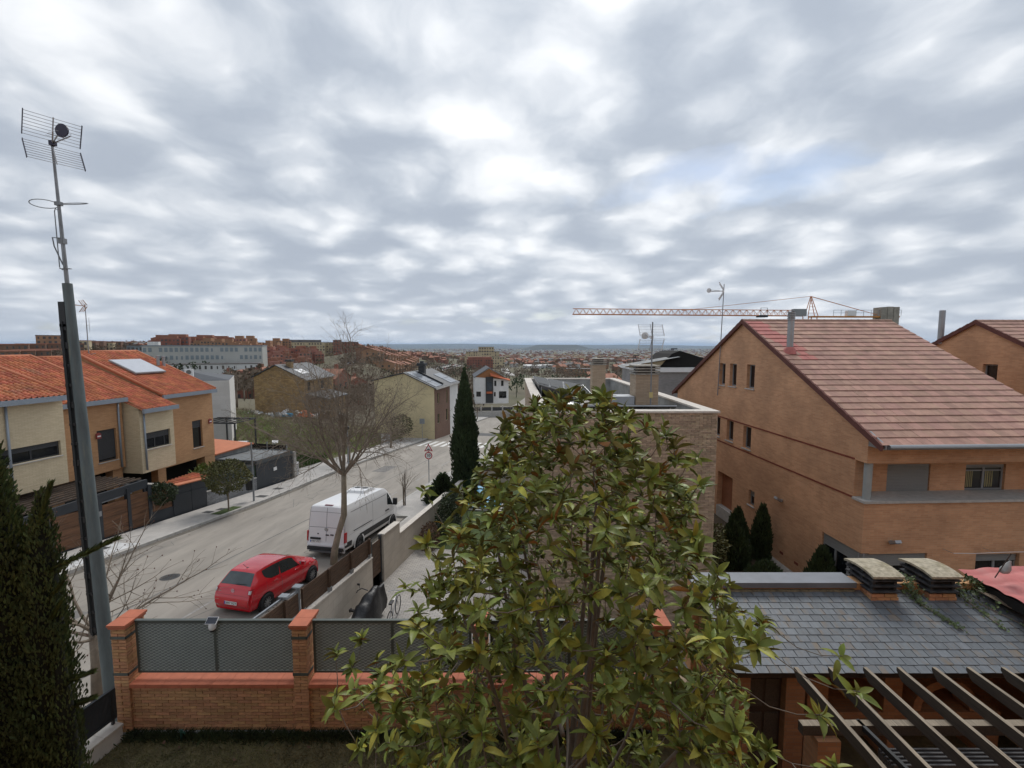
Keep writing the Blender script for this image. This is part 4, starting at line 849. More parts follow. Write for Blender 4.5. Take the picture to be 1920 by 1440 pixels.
b = B(); b.path([(-.06, .15, 1.2), (-.28, .12, 1.26), (-.36, -.02, 1.24), (-.38, -.06, 1.18)], .017, n=6); b.tube((-.34, .1, 1.24), (-.38, .1, 1.38), .008, n=5); b.box((-.4, .1, 1.4), (.1, .02, .07)); b.build('handlebar', 'black_plastic', t)
b = B(); b.box((-.3, -.38, .72), (.26, .07, .06)); b.box((-.42, -.38, .72), (.05, .1, .1)); b.build('footrest', 'black_plastic', t)
t = thing('bicycle', 'slim bicycle parked on the paved yard beside the covered motorcycle', 'bicycle', st(14.75, -6.35, -.61), ST_RZ + .1)
for y in (-.52, .52):
    b = B(); wheel_ring(b, (0, y, .34), .32, .018); w = b.build('wheel', 'black_plastic', t, smooth=True); b = B(); [b.tube((0, y, .34), (0, y + .31*math.cos(k*.785), .34 + .31*math.sin(k*.785)), .003, n=4) for k in range(8)]; b.build('spokes', 'alu', w)
b = B(); pts = [((0, -.52, .34), (0, -.15, .32)), ((0, -.15, .32), (0, -.25, .82)), ((0, -.52, .34), (0, -.24, .78)), ((0, -.24, .78), (0, .33, .8)), ((0, -.15, .32), (0, .34, .72)), ((0, .3, .95), (0, .36, .66)), ((0, .36, .66), (0, .52, .34))]; [b.tube(p, q, .017, n=6) for p, q in pts]; b.build('frame', 'alu', t); b = B(); b.box((0, -.27, .88), (.12, .25, .05)); b.build('saddle', 'black_plastic', t)
b = B(); b.path([(-.27, .22, .98), (-.1, .32, 1.0), (.1, .32, 1.0), (.27, .22, .98)], .012, n=6); b.build('handlebar', 'alu', t)
t = thing('pool_cover', 'bright blue wrinkled pool cover in the side garden', 'pool cover', (-1.75, 32.2, -4.05), ST_RZ)
b = B(); rb = random.Random(3); b.grid([[(-1.2 + 2.4*j/14, -2.2 + 4.4*i/20, .18 + .07*math.sin(j*.9 + i*.4) + .05*math.sin(i*1.3) + rb.uniform(-.015, .015)) for j in range(15)] for i in range(21)]); b.build('tarpaulin', mat('tarp_blue', (.04, .27, .46), rough=.5, var=.25, scale=2), t, smooth=True); b = B(); b.bb(-1.35, 1.35, -2.35, 2.35, -.35, .06); b.build('pool_rim', 'concrete', t)
t = thing('lattice_screen', 'brown timber lattice screen on a low wall behind the pool', 'screen', (-1.9, 38.3, -4.6), -.05)
b = B(); b.bb(-1.3, 2.2, 0, .15, -.3, .85); b.build('wall', 'wall_blocks', t); b = B()
for k in range(26): 
    x = -1.2 + k*.13
    for sg in (-1, 1): b.beam((x, .05 + .01*sg, .95), (max(-1.25, min(2.15, x + sg*.55)), .05 + .01*sg, .95 + .55*min(1, abs(max(-1.25, min(2.15, x + sg*.55)) - x)/.55)), .03, .01, up=(0, 1, 0))
b.build('lattice', 'fence_wood', t); b = B(); b.bb(-1.32, -1.22, 0, .1, -.3, 1.62); b.bb(2.12, 2.22, 0, .1, -.3, 1.62); b.bb(-1.22, 2.12, .02, .08, 1.5, 1.56); b.bb(-1.22, 2.12, .02, .08, .87, .93); b.build('frame', 'fence_wood', t)

# ================================================================== the house the view is taken from (unseen behind camera, widened to darken porch)
oh = thing('own_house', 'orange brick house with windows looking out over the garden', 'house', (0, 0, 0), HRZ)
b = B(); wall_strips(b, [(-5, -3.6, 1, 2.2), (-1.2, 1.2, .1, 2.3), (4, 5.4, 1, 2.2), (-5, -3.6, 3.9, 5.1), (4, 5.4, 3.9, 5.1), (-.9, .9, 5.9, 7.9)], -7, 19.5, -.2, lambda s: 9.6, lambda s, z: (s, -1.0, z), (0, -.3, 0)); b.bb(-7, -6.7, -11, -1.302, -.2, 9.6); b.bb(19.2, 19.5, -11, -1.302, -.2, 9.6); b.bb(-6.69, 19.19, -11, -10.7, -.2, 9.6); b.build('wall', 'brick_house', oh)
for x0, x1, z0, z1 in ((-5, -3.6, 1, 2.2), (-1.2, 1.2, .1, 2.3), (4, 5.4, 1, 2.2), (-5, -3.6, 3.9, 5.1), (4, 5.4, 3.9, 5.1), (-.9, .9, 5.9, 7.9)): window(oh, (x1, -1.0, z0), (-1, 0, 0), (0, 1, 0), x1 - x0, z1 - z0, .15, 'frame_grey')
b = B(); b.prism([(-7.3, -.5, 9.6), (19.8, -.5, 9.6), (19.8, -6, 12), (-7.3, -6, 12)], (0, 0, .15)); b.prism([(-7.3, -6, 12), (19.8, -6, 12), (19.8, -11.5, 9.6), (-7.3, -11.5, 9.6)], (0, 0, .15)); b.build('roof', 'roof_tile', oh)
# ================================================================== LEFT ROW OF HOUSES (local x = lateral l, y = along a)
brickmat('brick_tan', (.54, .31, .16), (.46, .25, .125), (.36, .22, .125), bump=.3, stain=.1)
brickmat('brick_cream', (.64, .54, .37), (.56, .465, .31), (.44, .36, .25), bump=.25, stain=.08)
mat('clay_tile', (.47, .165, .085), rough=.88, var=.2, scale=2.0, tint=.22, col2=(.40, .20, .13), mix2=.58)
mat('clay_verge', (.46, .165, .085), rough=.85, var=.12, scale=3)
mat('gutter_blue', (.27, .31, .36), rough=.5, var=.06, metal=.2)
def barrel_tiles(b, p0, ux, us, w, L, cw=.23, cl=.38, seed=1):
    """clay barrel tiling: p0 = lower corner, ux along the eave, us up the slope"""
    r = random.Random(seed); ux, us = V(ux).normalized(), V(us).normalized(); n = ux.cross(us).normalized(); n = n if n.z > 0 else -n; p0 = V(p0)
    nc = max(1, round(w/cw)); nr = max(1, round(L/cl)); cw, cl = w/nc, L/nr
    prof = [(0, .0), (.12, .045), (.3, .07), (.48, .045), (.6, .0), (.8, -.02), (1, .0)]
    for i in range(nc):
        for j in range(nr):
            s0, s1 = j*cl - .03, (j + 1)*cl + .01; t = r.random(); jit = r.uniform(-.006, .006)
            A = [p0 + ux*((i + f)*cw) + us*s0 + n*(h + .035 + jit) for f, h in prof]; C = [p0 + ux*((i + f)*cw) + us*s1 + n*(h + .004) for f, h in prof]
            o = len(b.v); k = len(prof)
            b.add(A + C, [(q, q + 1, k + q + 1, k + q) for q in range(k - 1)], 0, t)
            b.add([a_ for a_ in A] + [a_ - n*.03 for a_ in A], [(k + q, k + q + 1, q + 1, q) for q in range(k - 1)], 0, t)
def row_block(h, x, a0, a1, zb, ze, slope, m, xr=-32.0, eave=.3, wins=(), under=None, verge=(True, True), seed=1, side_m=None):
    X, Y, Z = V((1, 0, 0)), V((0, 1, 0)), V((0, 0, 1))
    b = B(); holes = [(w[0], w[1], w[2], w[3]) for w in wins]
    wall_strips(b, holes, a0, a1, zb, lambda s: ze - .04, lambda s, z: (x, s, z), (-.25, 0, 0))
    b.bb(xr, x - .252, a0, a0 + .2, zb, ze - .1); b.bb(xr, x - .252, a1 - .2, a1, zb, ze - .1); b.bb(xr, x - .01, a0 + .01, a1 - .01, zb - .02, zb + .05)
    rz = lambda q: ze + (x + eave - q)*slope - .05
    for yy in (a0, a1 - .2): b.prism([(x, yy, ze - .12), (xr, yy, ze - .12), (xr, yy, rz(xr) - .06), (x, yy, rz(x) - .06)], (0, .2, 0))
    b.build('wall', m, h)
    b = B(); b.bb(xr + .3, x - .6, a0 + .25, a1 - .25, zb + .1, ze - .2); b.build('interior', 'room_dark', h)
    p = [(x + eave, a0 - .06, ze - .05), (x + eave, a1 + .06, ze - .05), (xr, a1 + .06, rz(xr)), (xr, a0 - .06, rz(xr))]
    b = B(); b.prism(p, (0, 0, -.05)); xb = 2*xr - x; b.prism([(xr, a0 - .06, rz(xr)), (xr, a1 + .06, rz(xr)), (xb, a1 + .06, ze), (xb, a0 - .06, ze)], (0, 0, -.05)); rf = b.build('roof', 'clay_verge', h)
    us = V((xr - x - eave, 0, (rz(xr) - ze + .05))); b = B(); barrel_tiles(b, (x + eave + .03, a0, ze - .045), (0, 1, 0), us, a1 - a0, us.length, seed=seed); b.build('tiles', 'clay_tile', rf, tint=True, kind='stuff')
    b = B(); b.path([(xr, a0 - .05, rz(xr) + .04), (xr, a1 + .05, rz(xr) + .04)], .1, n=8); b.build('ridge', 'clay_verge', rf, smooth=True)
    for f, yy in zip(verge, (a0 - .03, a1 + .03)):
        if f: b = B(); b.path([(x + eave, yy, ze + .02), (xr, yy, rz(xr) + .07)], .085, n=8); b.build('verge', 'clay_verge', rf, smooth=True)
    B().bb(x + eave - .02, x + eave + .12, a0 - .05, a1 + .05, ze - .27, ze - .03).build('gutter', 'gutter_blue', rf)
    for w in wins:
        window(h, (x, w[0], w[2]), Y, X, w[1] - w[0], w[3] - w[2], .18, mull=w[5] if len(w) > 5 else (.5,), shutter=w[4] if len(w) > 4 else 0, sill='sill_stone')
    return rf
def downpipe(h, x, a, z0, z1): b = B(); b.tube((x + .07, a, z0), (x + .07, a, z1), .05, n=8); b.tube((x + .07, a, z1), (x + .2, a, z1 + .1), .05, n=8); b.build('downpipe', 'gutter_blue', h, smooth=True)
hA = thing('terraced_house', 'terraced house with wide cream brick bay and orange tile roof behind the aerial pole', 'house', (0, 0, 0), ST_RZ)
row_block(hA, -25.0, 12.0, 18.85, .33, 4.72, .33, 'brick_cream', wins=((15.2, 18.62, 1.75, 2.47, .3, (.33, .66)),), seed=2)
row_block(hA, -26.0, 18.95, 22.62, .05, 4.16, .37, 'brick_tan', wins=((21.15, 22.2, .62, 2.42, .9, ()),), verge=(False, True), seed=3)
downpipe(hA, -26, 22.35, .1, 3.8); downpipe(hA, -25, 16.55, .4, 4.4)
hB = thing('terraced_house', 'terraced house with small cream bay, orange brick wall and solar panel on its roof', 'house', (0, 0, 0), ST_RZ)
row_block(hB, -25.0, 22.72, 24.95, -.36, 3.46, .40, 'brick_cream', wins=((23.05, 24.68, .98, 1.96, .35, (.4, .8)),), verge=(False, False), seed=4)
rf1 = row_block(hB, -26.0, 25.02, 29.2, -.72, 4.02, .425, 'brick_tan', wins=((27.37, 28.2, .04, 1.93, .25, ()),), seed=5)
downpipe(hB, -25, 22.95, -.2, 3.1)
# ground storeys: piers, dark porches
for h, a0, a1, zt, x in ((hA, 12, 18.8, .33, -25.6), (hA, 19, 22.6, .05, -26.4), (hB, 22.8, 25, -.36, -26.0), (hB, 25.05, 29.15, -.72, -26.2)):
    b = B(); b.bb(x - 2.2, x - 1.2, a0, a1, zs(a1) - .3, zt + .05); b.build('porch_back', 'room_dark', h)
for h, a, x, zt in ((hA, 22.3, -26.2, .05), (hB, 24.9, -26.0, -.36), (hB, 28.85, -26.2, -.72), (hA, 19.2, -26.2, .05)): B().bb(x - .5, x, a - .28, a + .28, zs(a) - .3, zt - .02).build('porch_pier', 'brick_tan', h)
b = B(); b.bb(-26.7, -26.02, 28.3, 29.19, zs(29) - .3, -.73); b.build('corner_pier', 'brick_tan', hB)
# roof extras
def on_roof1(x, a, h=0): return (x, a, 4.02 + (-25.7 - x)*.425 + h)
t = thing('solar_water_panel', 'pale solar water panel lying on the orange tile roof', 'solar panel', (0, 0, 0), ST_RZ)
p = [on_roof1(-28.3, 25.7, .12), on_roof1(-28.3, 27.9, .12), on_roof1(-30.3, 27.9, .12), on_roof1(-30.3, 25.7, .12)]
b = B(); b.prism(p, (.03, 0, .09)); b.build('frame', 'frame_grey', t); b = B(); c_ = sum((V(q) for q in p), V())/4; b.add([V(q).lerp(c_, .05) + V((.035, 0, .1)) for q in p], [(0, 1, 2, 3)]); b.build('collector', mat('collector', (.46, .48, .52), rough=.3, var=.08), t)
for a, x in ((28.6, -29.6), (28.95, -29.5)):
    b = B(); b.lathe([(0, -.2), (.1, -.2), (.1, .62), (.13, .64), (.13, .7), (0, .72)], n=12); tag(b.build('flue_pipe', 'zinc', None, loc=st(a, x) * 1 - V((0, 0, zs(a))) + V((0, 0, on_roof1(x, a)[2])), angle=40), 'pair of short grey flue pipes by the verge of the tile roof', 'flue', 'flue pipe pair on the tile roof')
b = B(); b.lathe([(0, -.2), (.11, -.2), (.11, .75), (.14, .78), (0, .8)], n=12); p = st(18.4, -30.3); tag(b.build('flue_pipe', 'zinc', None, loc=(p.x, p.y, 4.72 + 5.6*.33 + .02), angle=40), 'single grey flue pipe near the ridge behind the aerial pole', 'flue')
t = thing('roof_aerial', 'orange tipped television aerial on the ridge of the tile roof', 'aerial', (*st(25.6, -31.6).xy, 6.5), 0)
b = B(); b.tube((0, 0, 0), (0, 0, 3.3), .03, .02, n=6); b.tube((0, 0, 0), (.35, .1, 0.1), .02, n=5); b.build('mast', 'mast_grey', t); uhf(t, (0, 0, 3.15), R(150), .75, m=mat('aerial_orange', (.35, .17, .07), rough=.5), cap='aerial_orange')
b = B(); b.tube((-.02, 0, 1.9), (.2, 0, 1.95), .012, n=5); b.tube((.18, 0, 1.5), (.18, 0, 2.4), .01, n=5); b.build('dipole', 'mast_grey', t)
for a, x, z, lab in ((22.0 - .95, -25.97, 2.0, 'small red alarm box beside the shuttered window'), (28.72, -25.97, 1.55, 'small red alarm box near the corner of the tan wall')):
    t = thing('alarm_box', lab, 'alarm box', (0, 0, 0), ST_RZ); b = B(); b.prism([(x, a, z), (x, a + .24, z), (x, a + .24, z + .26), (x, a + .12, z + .34), (x, a, z + .26)], (.08, 0, 0)); b.build('housing', mat('alarm_red', (.25, .05, .05), rough=.5), t); b = B(); b.bb(x + .081, x + .09, a + .03, a + .21, z + .1, z + .17); b.build('sign_band', 'white_plastic', t)
# front boundary of the row: wood-clad gate, planter, dark panels, stone wall
mat('panel_dark', (.026, .031, .038), rough=.55, var=.12, scale=1.5)
mat('wood_clad', (.12, .055, .025), rough=.6, var=.5, scale=2.2, streak=(1, .5, 6))
brickmat('split_stone', (.24, .245, .25), (.15, .155, .165), (.08, .08, .085), .28, .07, .012, bump=.8, stain=.3)
fb = thing('front_boundary', 'dark metal and wood-clad street front with gate, panels and split-stone wall', 'wall', (0, 0, 0), ST_RZ); X0 = -22.9
def pq(name, m, a0, a1, h0, h1, x=X0, th=.12, par=None, lev=None):
    b = B(); z = (lambda a: zs(a)) if lev is None else (lambda a: lev)
    q = [(x, a0, z(a0) + h0), (x, a1, z(a1) + h0), (x, a1, z(a1) + h1), (x, a0, z(a0) + h1)]; b.prism(q, (-th, 0, 0)); return b.build(name, m, par or fb)
for a0, a1, n in ((15.2, 18.35, 5), (18.6, 19.85, 5)):
    for i in range(n): pq('clad_board', 'wood_clad', a0, a1, .16 + i*.33, .16 + (i + 1)*.33 - .01)
pq('clad_base', 'panel_dark', 14.8, 21.1, -.1, .15); pq('gate_post', 'panel_dark', 18.36, 18.59, .15, 2.35, X0 + .03, .2)
pq('gate_post', 'panel_dark', 19.86, 20.02, .15, 2.35, X0 + .03, .2); pq('gate_post', 'panel_dark', 21.0, 21.2, .15, 2.3, X0 + .03, .2)
for i in range(5): pq('clad_board', 'wood_clad', 20.03, 20.99, .16 + i*.36, .16 + (i + 1)*.36 - .01)
b = B(); b.bb(X0 + .03, X0 + .05, 18.42, 18.53, zs(18.5) + 1.3, zs(18.5) + 1.55); b.build('letter_box', 'frame_grey', fb)
pq('planter', 'panel_dark', 21.21, 22.5, -.1, .72); 
for i in range(3): pq('clad_board', 'wood_clad', 21.25, 22.45, .73 + i*.2, .73 + (i + 1)*.2 - .01, X0 - .02)
pq('post', 'panel_dark', 22.5, 22.62, -.1, 1.85, X0 + .02, .16)
for a0, a1 in ((22.63, 23.75), (23.77, 24.85)): pq('dark_panel', 'panel_dark', a0, a1, -.1, 1.35, X0 + .01); pq('dark_panel', 'panel_dark', a0, a1, 1.37, 1.82, X0 + .005)
pq('roof_tile_strip', 'clay_verge', 22.7, 24.8, 1.84, 1.9, X0 + .05, .5)
pq('split_stone_wall', 'split_stone', 24.87, 29.35, -.2, .98, X0 + .02, .25); pq('wall_cap', 'sill_stone', 24.87, 29.35, .985, 1.03, X0 + .05, .32)
for i in range(7): pq('slat', mat('slat_green', (.03, .045, .05), rough=.5, var=.1), 24.9, 29.3, 1.06 + i*.125, 1.06 + i*.125 + .11, X0 - .06 - .01*(i % 2), .03)
# light pergola over the gate
t = thing('gate_pergola', 'dark flat pergola with thin timber battens above the wood-clad gate', 'pergola', (0, 0, 0), ST_RZ)
for a in (15.4, 17.9, 20.95): B().bb(-26.3, -22.95, a - .06, a + .06, -.35, -.15).build('crossbeam', 'panel_dark', t)
B().bb(-23.08, -22.92, 14.8, 21.05, -.55, -.12).build('front_beam', 'panel_dark', t); B().bb(-26.3, -26.15, 14.8, 21.05, -.4, -.12).build('rear_beam', 'panel_dark', t)
for k in range(9): B().bb(-26.2 + k*.36, -26.13 + k*.36, 14.8, 21.0, -.1, -.03).build('batten', mat('batten_brown', (.10, .07, .05), rough=.8), t)
for a in (15, 20.9): B().bb(-23.05, -22.95, a - .05, a + .05, zs(a), -.55).build('post', 'panel_dark', t)
b = B(); b.bb(-24.2, -23.2, 18.6, 20.4, -.7, -.63); tag(b.build('gate_awning', mat('awning_pale', (.5, .55, .6), rough=.5), None, rz=ST_RZ), 'small pale sheet awning just inside the wood-clad gate', 'awning')
# low side walls in the forecourts
t = thing('forecourt_wall', 'tan forecourt wall with concrete cap running back to the porch', 'wall', (0, 0, 0), ST_RZ); B().bb(-26.2, -23.1, 22.35, 22.6, zs(22) - .2, -.95).build('wall', 'brick_tan', t); B().bb(-26.2, -23.05, 22.28, 22.67, -.945, -.88).build('cap', 'concrete', t)
b = B(); barrel_tiles(b, (-23.1, 23.2, -1.25), (0, 1, 0), (-1, 0, .12), 2.4, 1.3); b.bb(-24.4, -23.1, 23.2, 25.6, -1.5, -1.27); tag(b.build('tile_canopy', 'clay_tile', None, rz=ST_RZ, tint=True), 'small orange tile canopy behind the dark panels', 'canopy')
# louvred carport at the end of the row
cp = thing('louvred_carport', 'dark grey louvred carport with black side wall beside the vacant plot', 'carport', (0, 0, 0), ST_RZ); ZC = -1.22
def cpz(a): return ZC - .05*(a - 29.3)
b = B(); b.prism([(-22.95, 29.45, zs(29.4) - .1), (-22.95, 33.6, zs(33.6) - .1), (-22.95, 33.6, cpz(33.6) - .32), (-22.95, 29.45, cpz(29.45) - .32)], (-.08, 0, 0)); b.build('side_wall', 'panel_dark', cp)
for p, q in (((-22.93, 29.4), (-22.93, 33.65)), ((-27.0, 29.4), (-27.0, 33.65)), ((-22.93, 29.4), (-27.0, 29.4)), ((-22.93, 33.6), (-27.0, 33.6))): b = B(); b.beam((p[0], p[1], cpz(p[1]) - .14), (q[0], q[1], cpz(q[1]) - .14), .1, .3); b.build('roof_beam', mat('carport_grey', (.055, .065, .072), rough=.5, var=.1), cp)
for k in range(15):
    x = -26.85 + k*.27; b = B(); b.beam((x, 29.46, cpz(29.46) - .05), (x, 33.54, cpz(33.54) - .05), .17, .03, up=(.35, 0, 1)); b.build('louvre', 'carport_grey', cp)
for x, a in ((-22.95, 33.6), (-26.95, 33.6), (-26.95, 29.45)): B().bb(x - .06, x + .06, a - .06, a + .06, zs(a) - .2, cpz(a) - .1).build('post', 'carport_grey', cp)
B().bb(-27.1, -26.98, 29.6, 33.5, zs(31), -1.7).build('back_wall', 'room_dark', cp)
b = B(); b.bb(-22.94, -22.9, 31.3, 31.65, -2.5, -2.25); b.build('house_number_plate', 'white_plastic', cp)
B().bb(-23.0, -22.8, 33.7, 34.0, zs(34) - .1, zs(34) + 2.3).build('gate_pier', 'concrete', cp)
t = thing('garden_shed_roof', 'low rendered outhouse with orange tile mono-pitch roof beside the carport', 'outhouse', (0, 0, 0), ST_RZ)
b = B(); b.bb(-30.5, -26.4, 29.6, 33.3, -4.2, -1.0); b.build('wall', 'concrete_grey', t); b = B(); b.prism([(-26.2, 29.5, -.98), (-26.2, 33.5, -.98), (-30.6, 33.5, -.7), (-30.6, 29.5, -.7)], (0, 0, .1)); b.build('roof', 'clay_verge', t)
t = thing('utility_cabinet', 'white louvred utility cabinet at the edge of the vacant plot', 'cabinet', st(34.5, -23.4, .0), ST_RZ); B().bb(-.25, .25, -.3, .3, 0, 1.25).build('casing', 'white_plastic', t)
b = B(); [b.bb(.251, .262, -.24, .24, .2 + k*.16, .29 + k*.16) for k in range(6)]; b.build('louvre', 'frame_grey', t)
# ================================================================== MID-DISTANCE HOUSES
def gable_house(name, label, loc, rz, w, d, zb, ze, zr, wm, rm, over=.35, ridge=.5, wins=(), eave_r=None, fascia='frame_dark'):
    """gable wall w wide faces -y; roof ridge runs back along y. wins = (face 'f'/'r', s0, s1, z0, z1)"""
    h = thing(name, label, 'house', loc, rz); er = ze if eave_r is None else eave_r; xm = w*ridge
    top = lambda s: (ze + (zr - ze)*s/xm if s <= xm else zr + (er - zr)*(s - xm)/(w - xm)) - .05
    b = B(); fw = [x[1:5] for x in wins if x[0] == 'f']; rw = [x[1:5] for x in wins if x[0] == 'r']
    wall_strips(b, fw, 0, w, zb, top, lambda s, z: (s, 0, z), (0, .3, 0), extra=(xm,))
    wall_strips(b, rw, .302, d, zb, lambda s: er - .06, lambda s, z: (w, s, z), (-.3, 0, 0)); b.bb(0, .3, .302, d, zb, ze - .06); b.bb(.302, w - .302, d - .3, d, zb, min(ze, er))
    b.prism([(0, d - .3, min(ze, er)), (w, d - .3, min(ze, er)), (w, d - .3, er - .06), (xm, d - .3, zr - .06), (0, d - .3, ze - .06)], (0, .3, 0))
    b.build('wall', wm, h); B().bb(.8, w - .8, .8, d - .8, zb, min(ze, er) - .3).build('interior', 'room_dark', h)
    sl_l, sl_r = (zr - ze)/xm, (zr - er)/(w - xm); b = B()
    b.prism([(-over, -over*.6, ze - over*sl_l), (xm, -over*.6, zr), (xm, d + over, zr), (-over, d + over, ze - over*sl_l)], (0, 0, .14)); b.prism([(xm, -over*.6, zr), (w + over, -over*.6, er - over*sl_r), (w + over, d + over, er - over*sl_r), (xm, d + over, zr)], (0, 0, .14)); rf = b.build('roof', rm, h)
    b = B(); b.bb(w + over - .03, w + over + .1, -over*.6, d + over, er - over*sl_r - .05, er - over*sl_r + .1); b.build('gutter', 'sill_stone', rf)
    for x in wins:
        if x[0] == 'f': window(h, (x[1], 0, x[3]), (1, 0, 0), (0, -1, 0), x[2] - x[1], x[4] - x[3], .15)
        else: window(h, (w, x[1], x[3]), (0, 1, 0), (1, 0, 0), x[2] - x[1], x[4] - x[3], .15)
    return h, rf
mat('slate_roof', (.045, .05, .058), rough=.6, var=.2, scale=1.5)
brickmat('rubble_stone', (.40, .26, .12), (.25, .155, .075), (.10, .065, .035), .42, .16, .03, bump=1, stain=.35, offset=.37)
mat('render_cream', (.58, .49, .30), rough=.9, var=.1, scale=.6, col2=(.50, .42, .27), mix2=.55)
brickmat('brick_brown', (.20, .11, .075), (.15, .085, .06), (.17, .13, .1), bump=.3, stain=.2)
mat('render_bright', (.70, .69, .67), rough=.85, var=.08, scale=.7)
mat('roof_orange', (.48, .13, .055), rough=.85, var=.2, scale=1.5)
sh_, rf = gable_house('stone_house', 'rough brown stone house with black slate gable roof beyond the vacant plot', (-43.4, 76, 0), -.05, 8.6, 11, -5.5, 1.9, 3.8, 'rubble_stone', 'slate_roof', ridge=.44, eave_r=1.5, wins=(('r', 1.2, 2.2, -.6, .9), ('r', 6, 7.2, -.6, .8)))
b = B(); b.bb(4.4, 5.3, 2.2, 3.0, 2.8, 4.3); b.build('chimney', 'rubble_stone', rf); b = B(); b.bb(4.3, 5.4, 2.1, 3.1, 4.35, 4.7); b.build('chimney_cap', 'frame_dark', rf)
def roof_patch(par, name, m, p, off=.17): b = B(); b.prism(p, (0, 0, .06)); return b.build(name, m, par)
zr_ = lambda x: 3.8 - (x - 3.78)*(2.3/4.82) + .16
roof_patch(rf, 'rooflight', 'white_plastic', [(5.9, 2.0, zr_(5.9)), (7.3, 2.0, zr_(7.3)), (7.3, 4.5, zr_(7.3)), (5.9, 4.5, zr_(5.9))])
b = B(); b.prism([(8.6, .5, -1.1), (12.4, .5, -2.0), (12.4, 9, -2.0), (8.6, 9, -1.1)], (0, 0, .15)); b.build('porch_roof', 'slate_roof', sh_); B().bb(8.6, 11.9, 1.2, 8.6, -5.5, -2.1).build('porch_wall', 'rubble_stone', sh_)
ch, rf = gable_house('cream_house', 'cream rendered gable house with solar-panelled dark roof and brown brick side', (-20.3, 66.5, 0), -.16, 9.2, 12, -7.2, 2.0, 3.1, 'render_cream', 'slate_roof', ridge=.5, eave_r=1.0, over=.4, wins=(('r', 1.2, 2.1, -1.4, .1), ('r', 5.5, 6.2, -1.9, .2), ('r', 1.2, 2.2, -4.4, -3.0), ('r', 5.3, 6.4, -4.6, -2.8)))
B().bb(9.21, 9.26, .05, 8, -7.2, .55).build('brick_cladding', 'brick_brown', ch) if False else None
b = B(); wall_strips(b, [(1.2, 2.1, -1.4, .1), (5.5, 6.2, -1.9, .2), (1.2, 2.2, -4.4, -3.0), (5.3, 6.4, -4.6, -2.8)], .0, 7.4, -7.2, lambda s: .75, lambda s, z: (9.27, s, z), (-.06, 0, 0)); b.build('brick_facing', 'brick_brown', ch)
b = B(); b.bb(9.201, 9.26, 7.42, 12, -7.2, .75); b.build('white_facing', 'render_bright', ch)
zc_ = lambda x: 3.1 - (x - 4.6)*(2.1/4.6) + .17
for i in range(4):
    for k in range(3):
        x0, y0 = 4.9 + k*1.5, .4 + i*1.65 + (4.2 if i > 1 else 0)
        if k == 0 and i > 1: continue
        b = B(); b.prism([(x0, y0, zc_(x0)), (x0 + 1.42, y0, zc_(x0 + 1.42)), (x0 + 1.42, y0 + 1.58, zc_(x0 + 1.42)), (x0, y0 + 1.58, zc_(x0))], (0, 0, .05)); b.build('solar_panel', mat('pv_far', (.16, .18, .21), rough=.25, var=.25, scale=.8), rf)
b = B(); b.bb(5.0, 5.9, 4.9, 5.8, 2.4, 3.9); b.build('chimney', 'frame_dark', rf); b = B(); b.bb(4.8, 6.1, 4.7, 6.0, 3.95, 4.4); b.bb(5.2, 5.7, 5.1, 5.6, 4.4, 4.7); b.build('chimney_cap', 'frame_dark', rf)
b = B(); b.beam((5.3, 4.2, zc_(5.3) + .1), (9.2, 4.2, zc_(9.2) + .1), .25, .3); b.build('party_upstand', 'frame_dark', rf)
wb, rf = gable_house('white_house', 'white house with black stair panel and orange gable under a dark roof', (-10.2, 125, 0), .12, 9.3, 14, -9, -1.6, .9, 'render_bright', 'slate_roof', ridge=.42, eave_r=-2.4, over=.3, wins=(('f', 5.3, 5.9, -4.1, -2.6), ('f', 7.2, 7.9, -4.1, -2.6), ('f', 6.6, 8.7, -7.5, -5.6), ('f', .3, 1.6, -7, -5.6), ('f', 5.2, 5.7, -7, -5.8), ('r', 2.5, 3.2, -4.1, -2.6), ('r', 4.2, 4.9, -4.1, -2.6)))
b = B(); b.bb(2.9, 5.0, -.25, -.01, -8.8, -1.5); b.build('stair_panel', 'frame_dark', wb); b = B(); b.bb(3.3, 4.6, -.3, -.255, -5.3, -3); b.build('stair_window', 'pane_blue', wb); b = B(); b.bb(3.1, 4.7, -1.2, -.26, -6.1, -5.6); b.build('canopy', 'roof_orange', wb)
b = B(); b.prism([(.1, -.06, -1.55), (9.2, -.06, -2.35), (3.9, -.06, .75)], (0, .05, 0)); b.build('gable_panel', mat('timber_orange', (.30, .13, .05), rough=.8, var=.15), wb)
b = B(); b.prism([(4.2, -1.2, -1.2), (9.6, -1.2, -2.6), (9.6, .0, -2.3), (4.2, .0, -.5)], (0, 0, .15)); b.build('lean_to_roof', 'roof_orange', wb)
wf = thing('white_house_wall', 'pale garden wall with square piers in front of the white house', 'wall', (-16, 112, 0), .08)
for i in range(9): B().bb(i*2.7, i*2.7 + .35, 0, .35, -11.2, -8.0).build('pier', 'concrete', wf)
b = B(); b.bb(.1, 22, .05, .25, -11.2, -9.3); b.build('wall', 'concrete', wf); b = B(); b.bb(.2, 22, .12, .17, -9.2, -8.3); b.build('railing', 'frame_dark', wf)
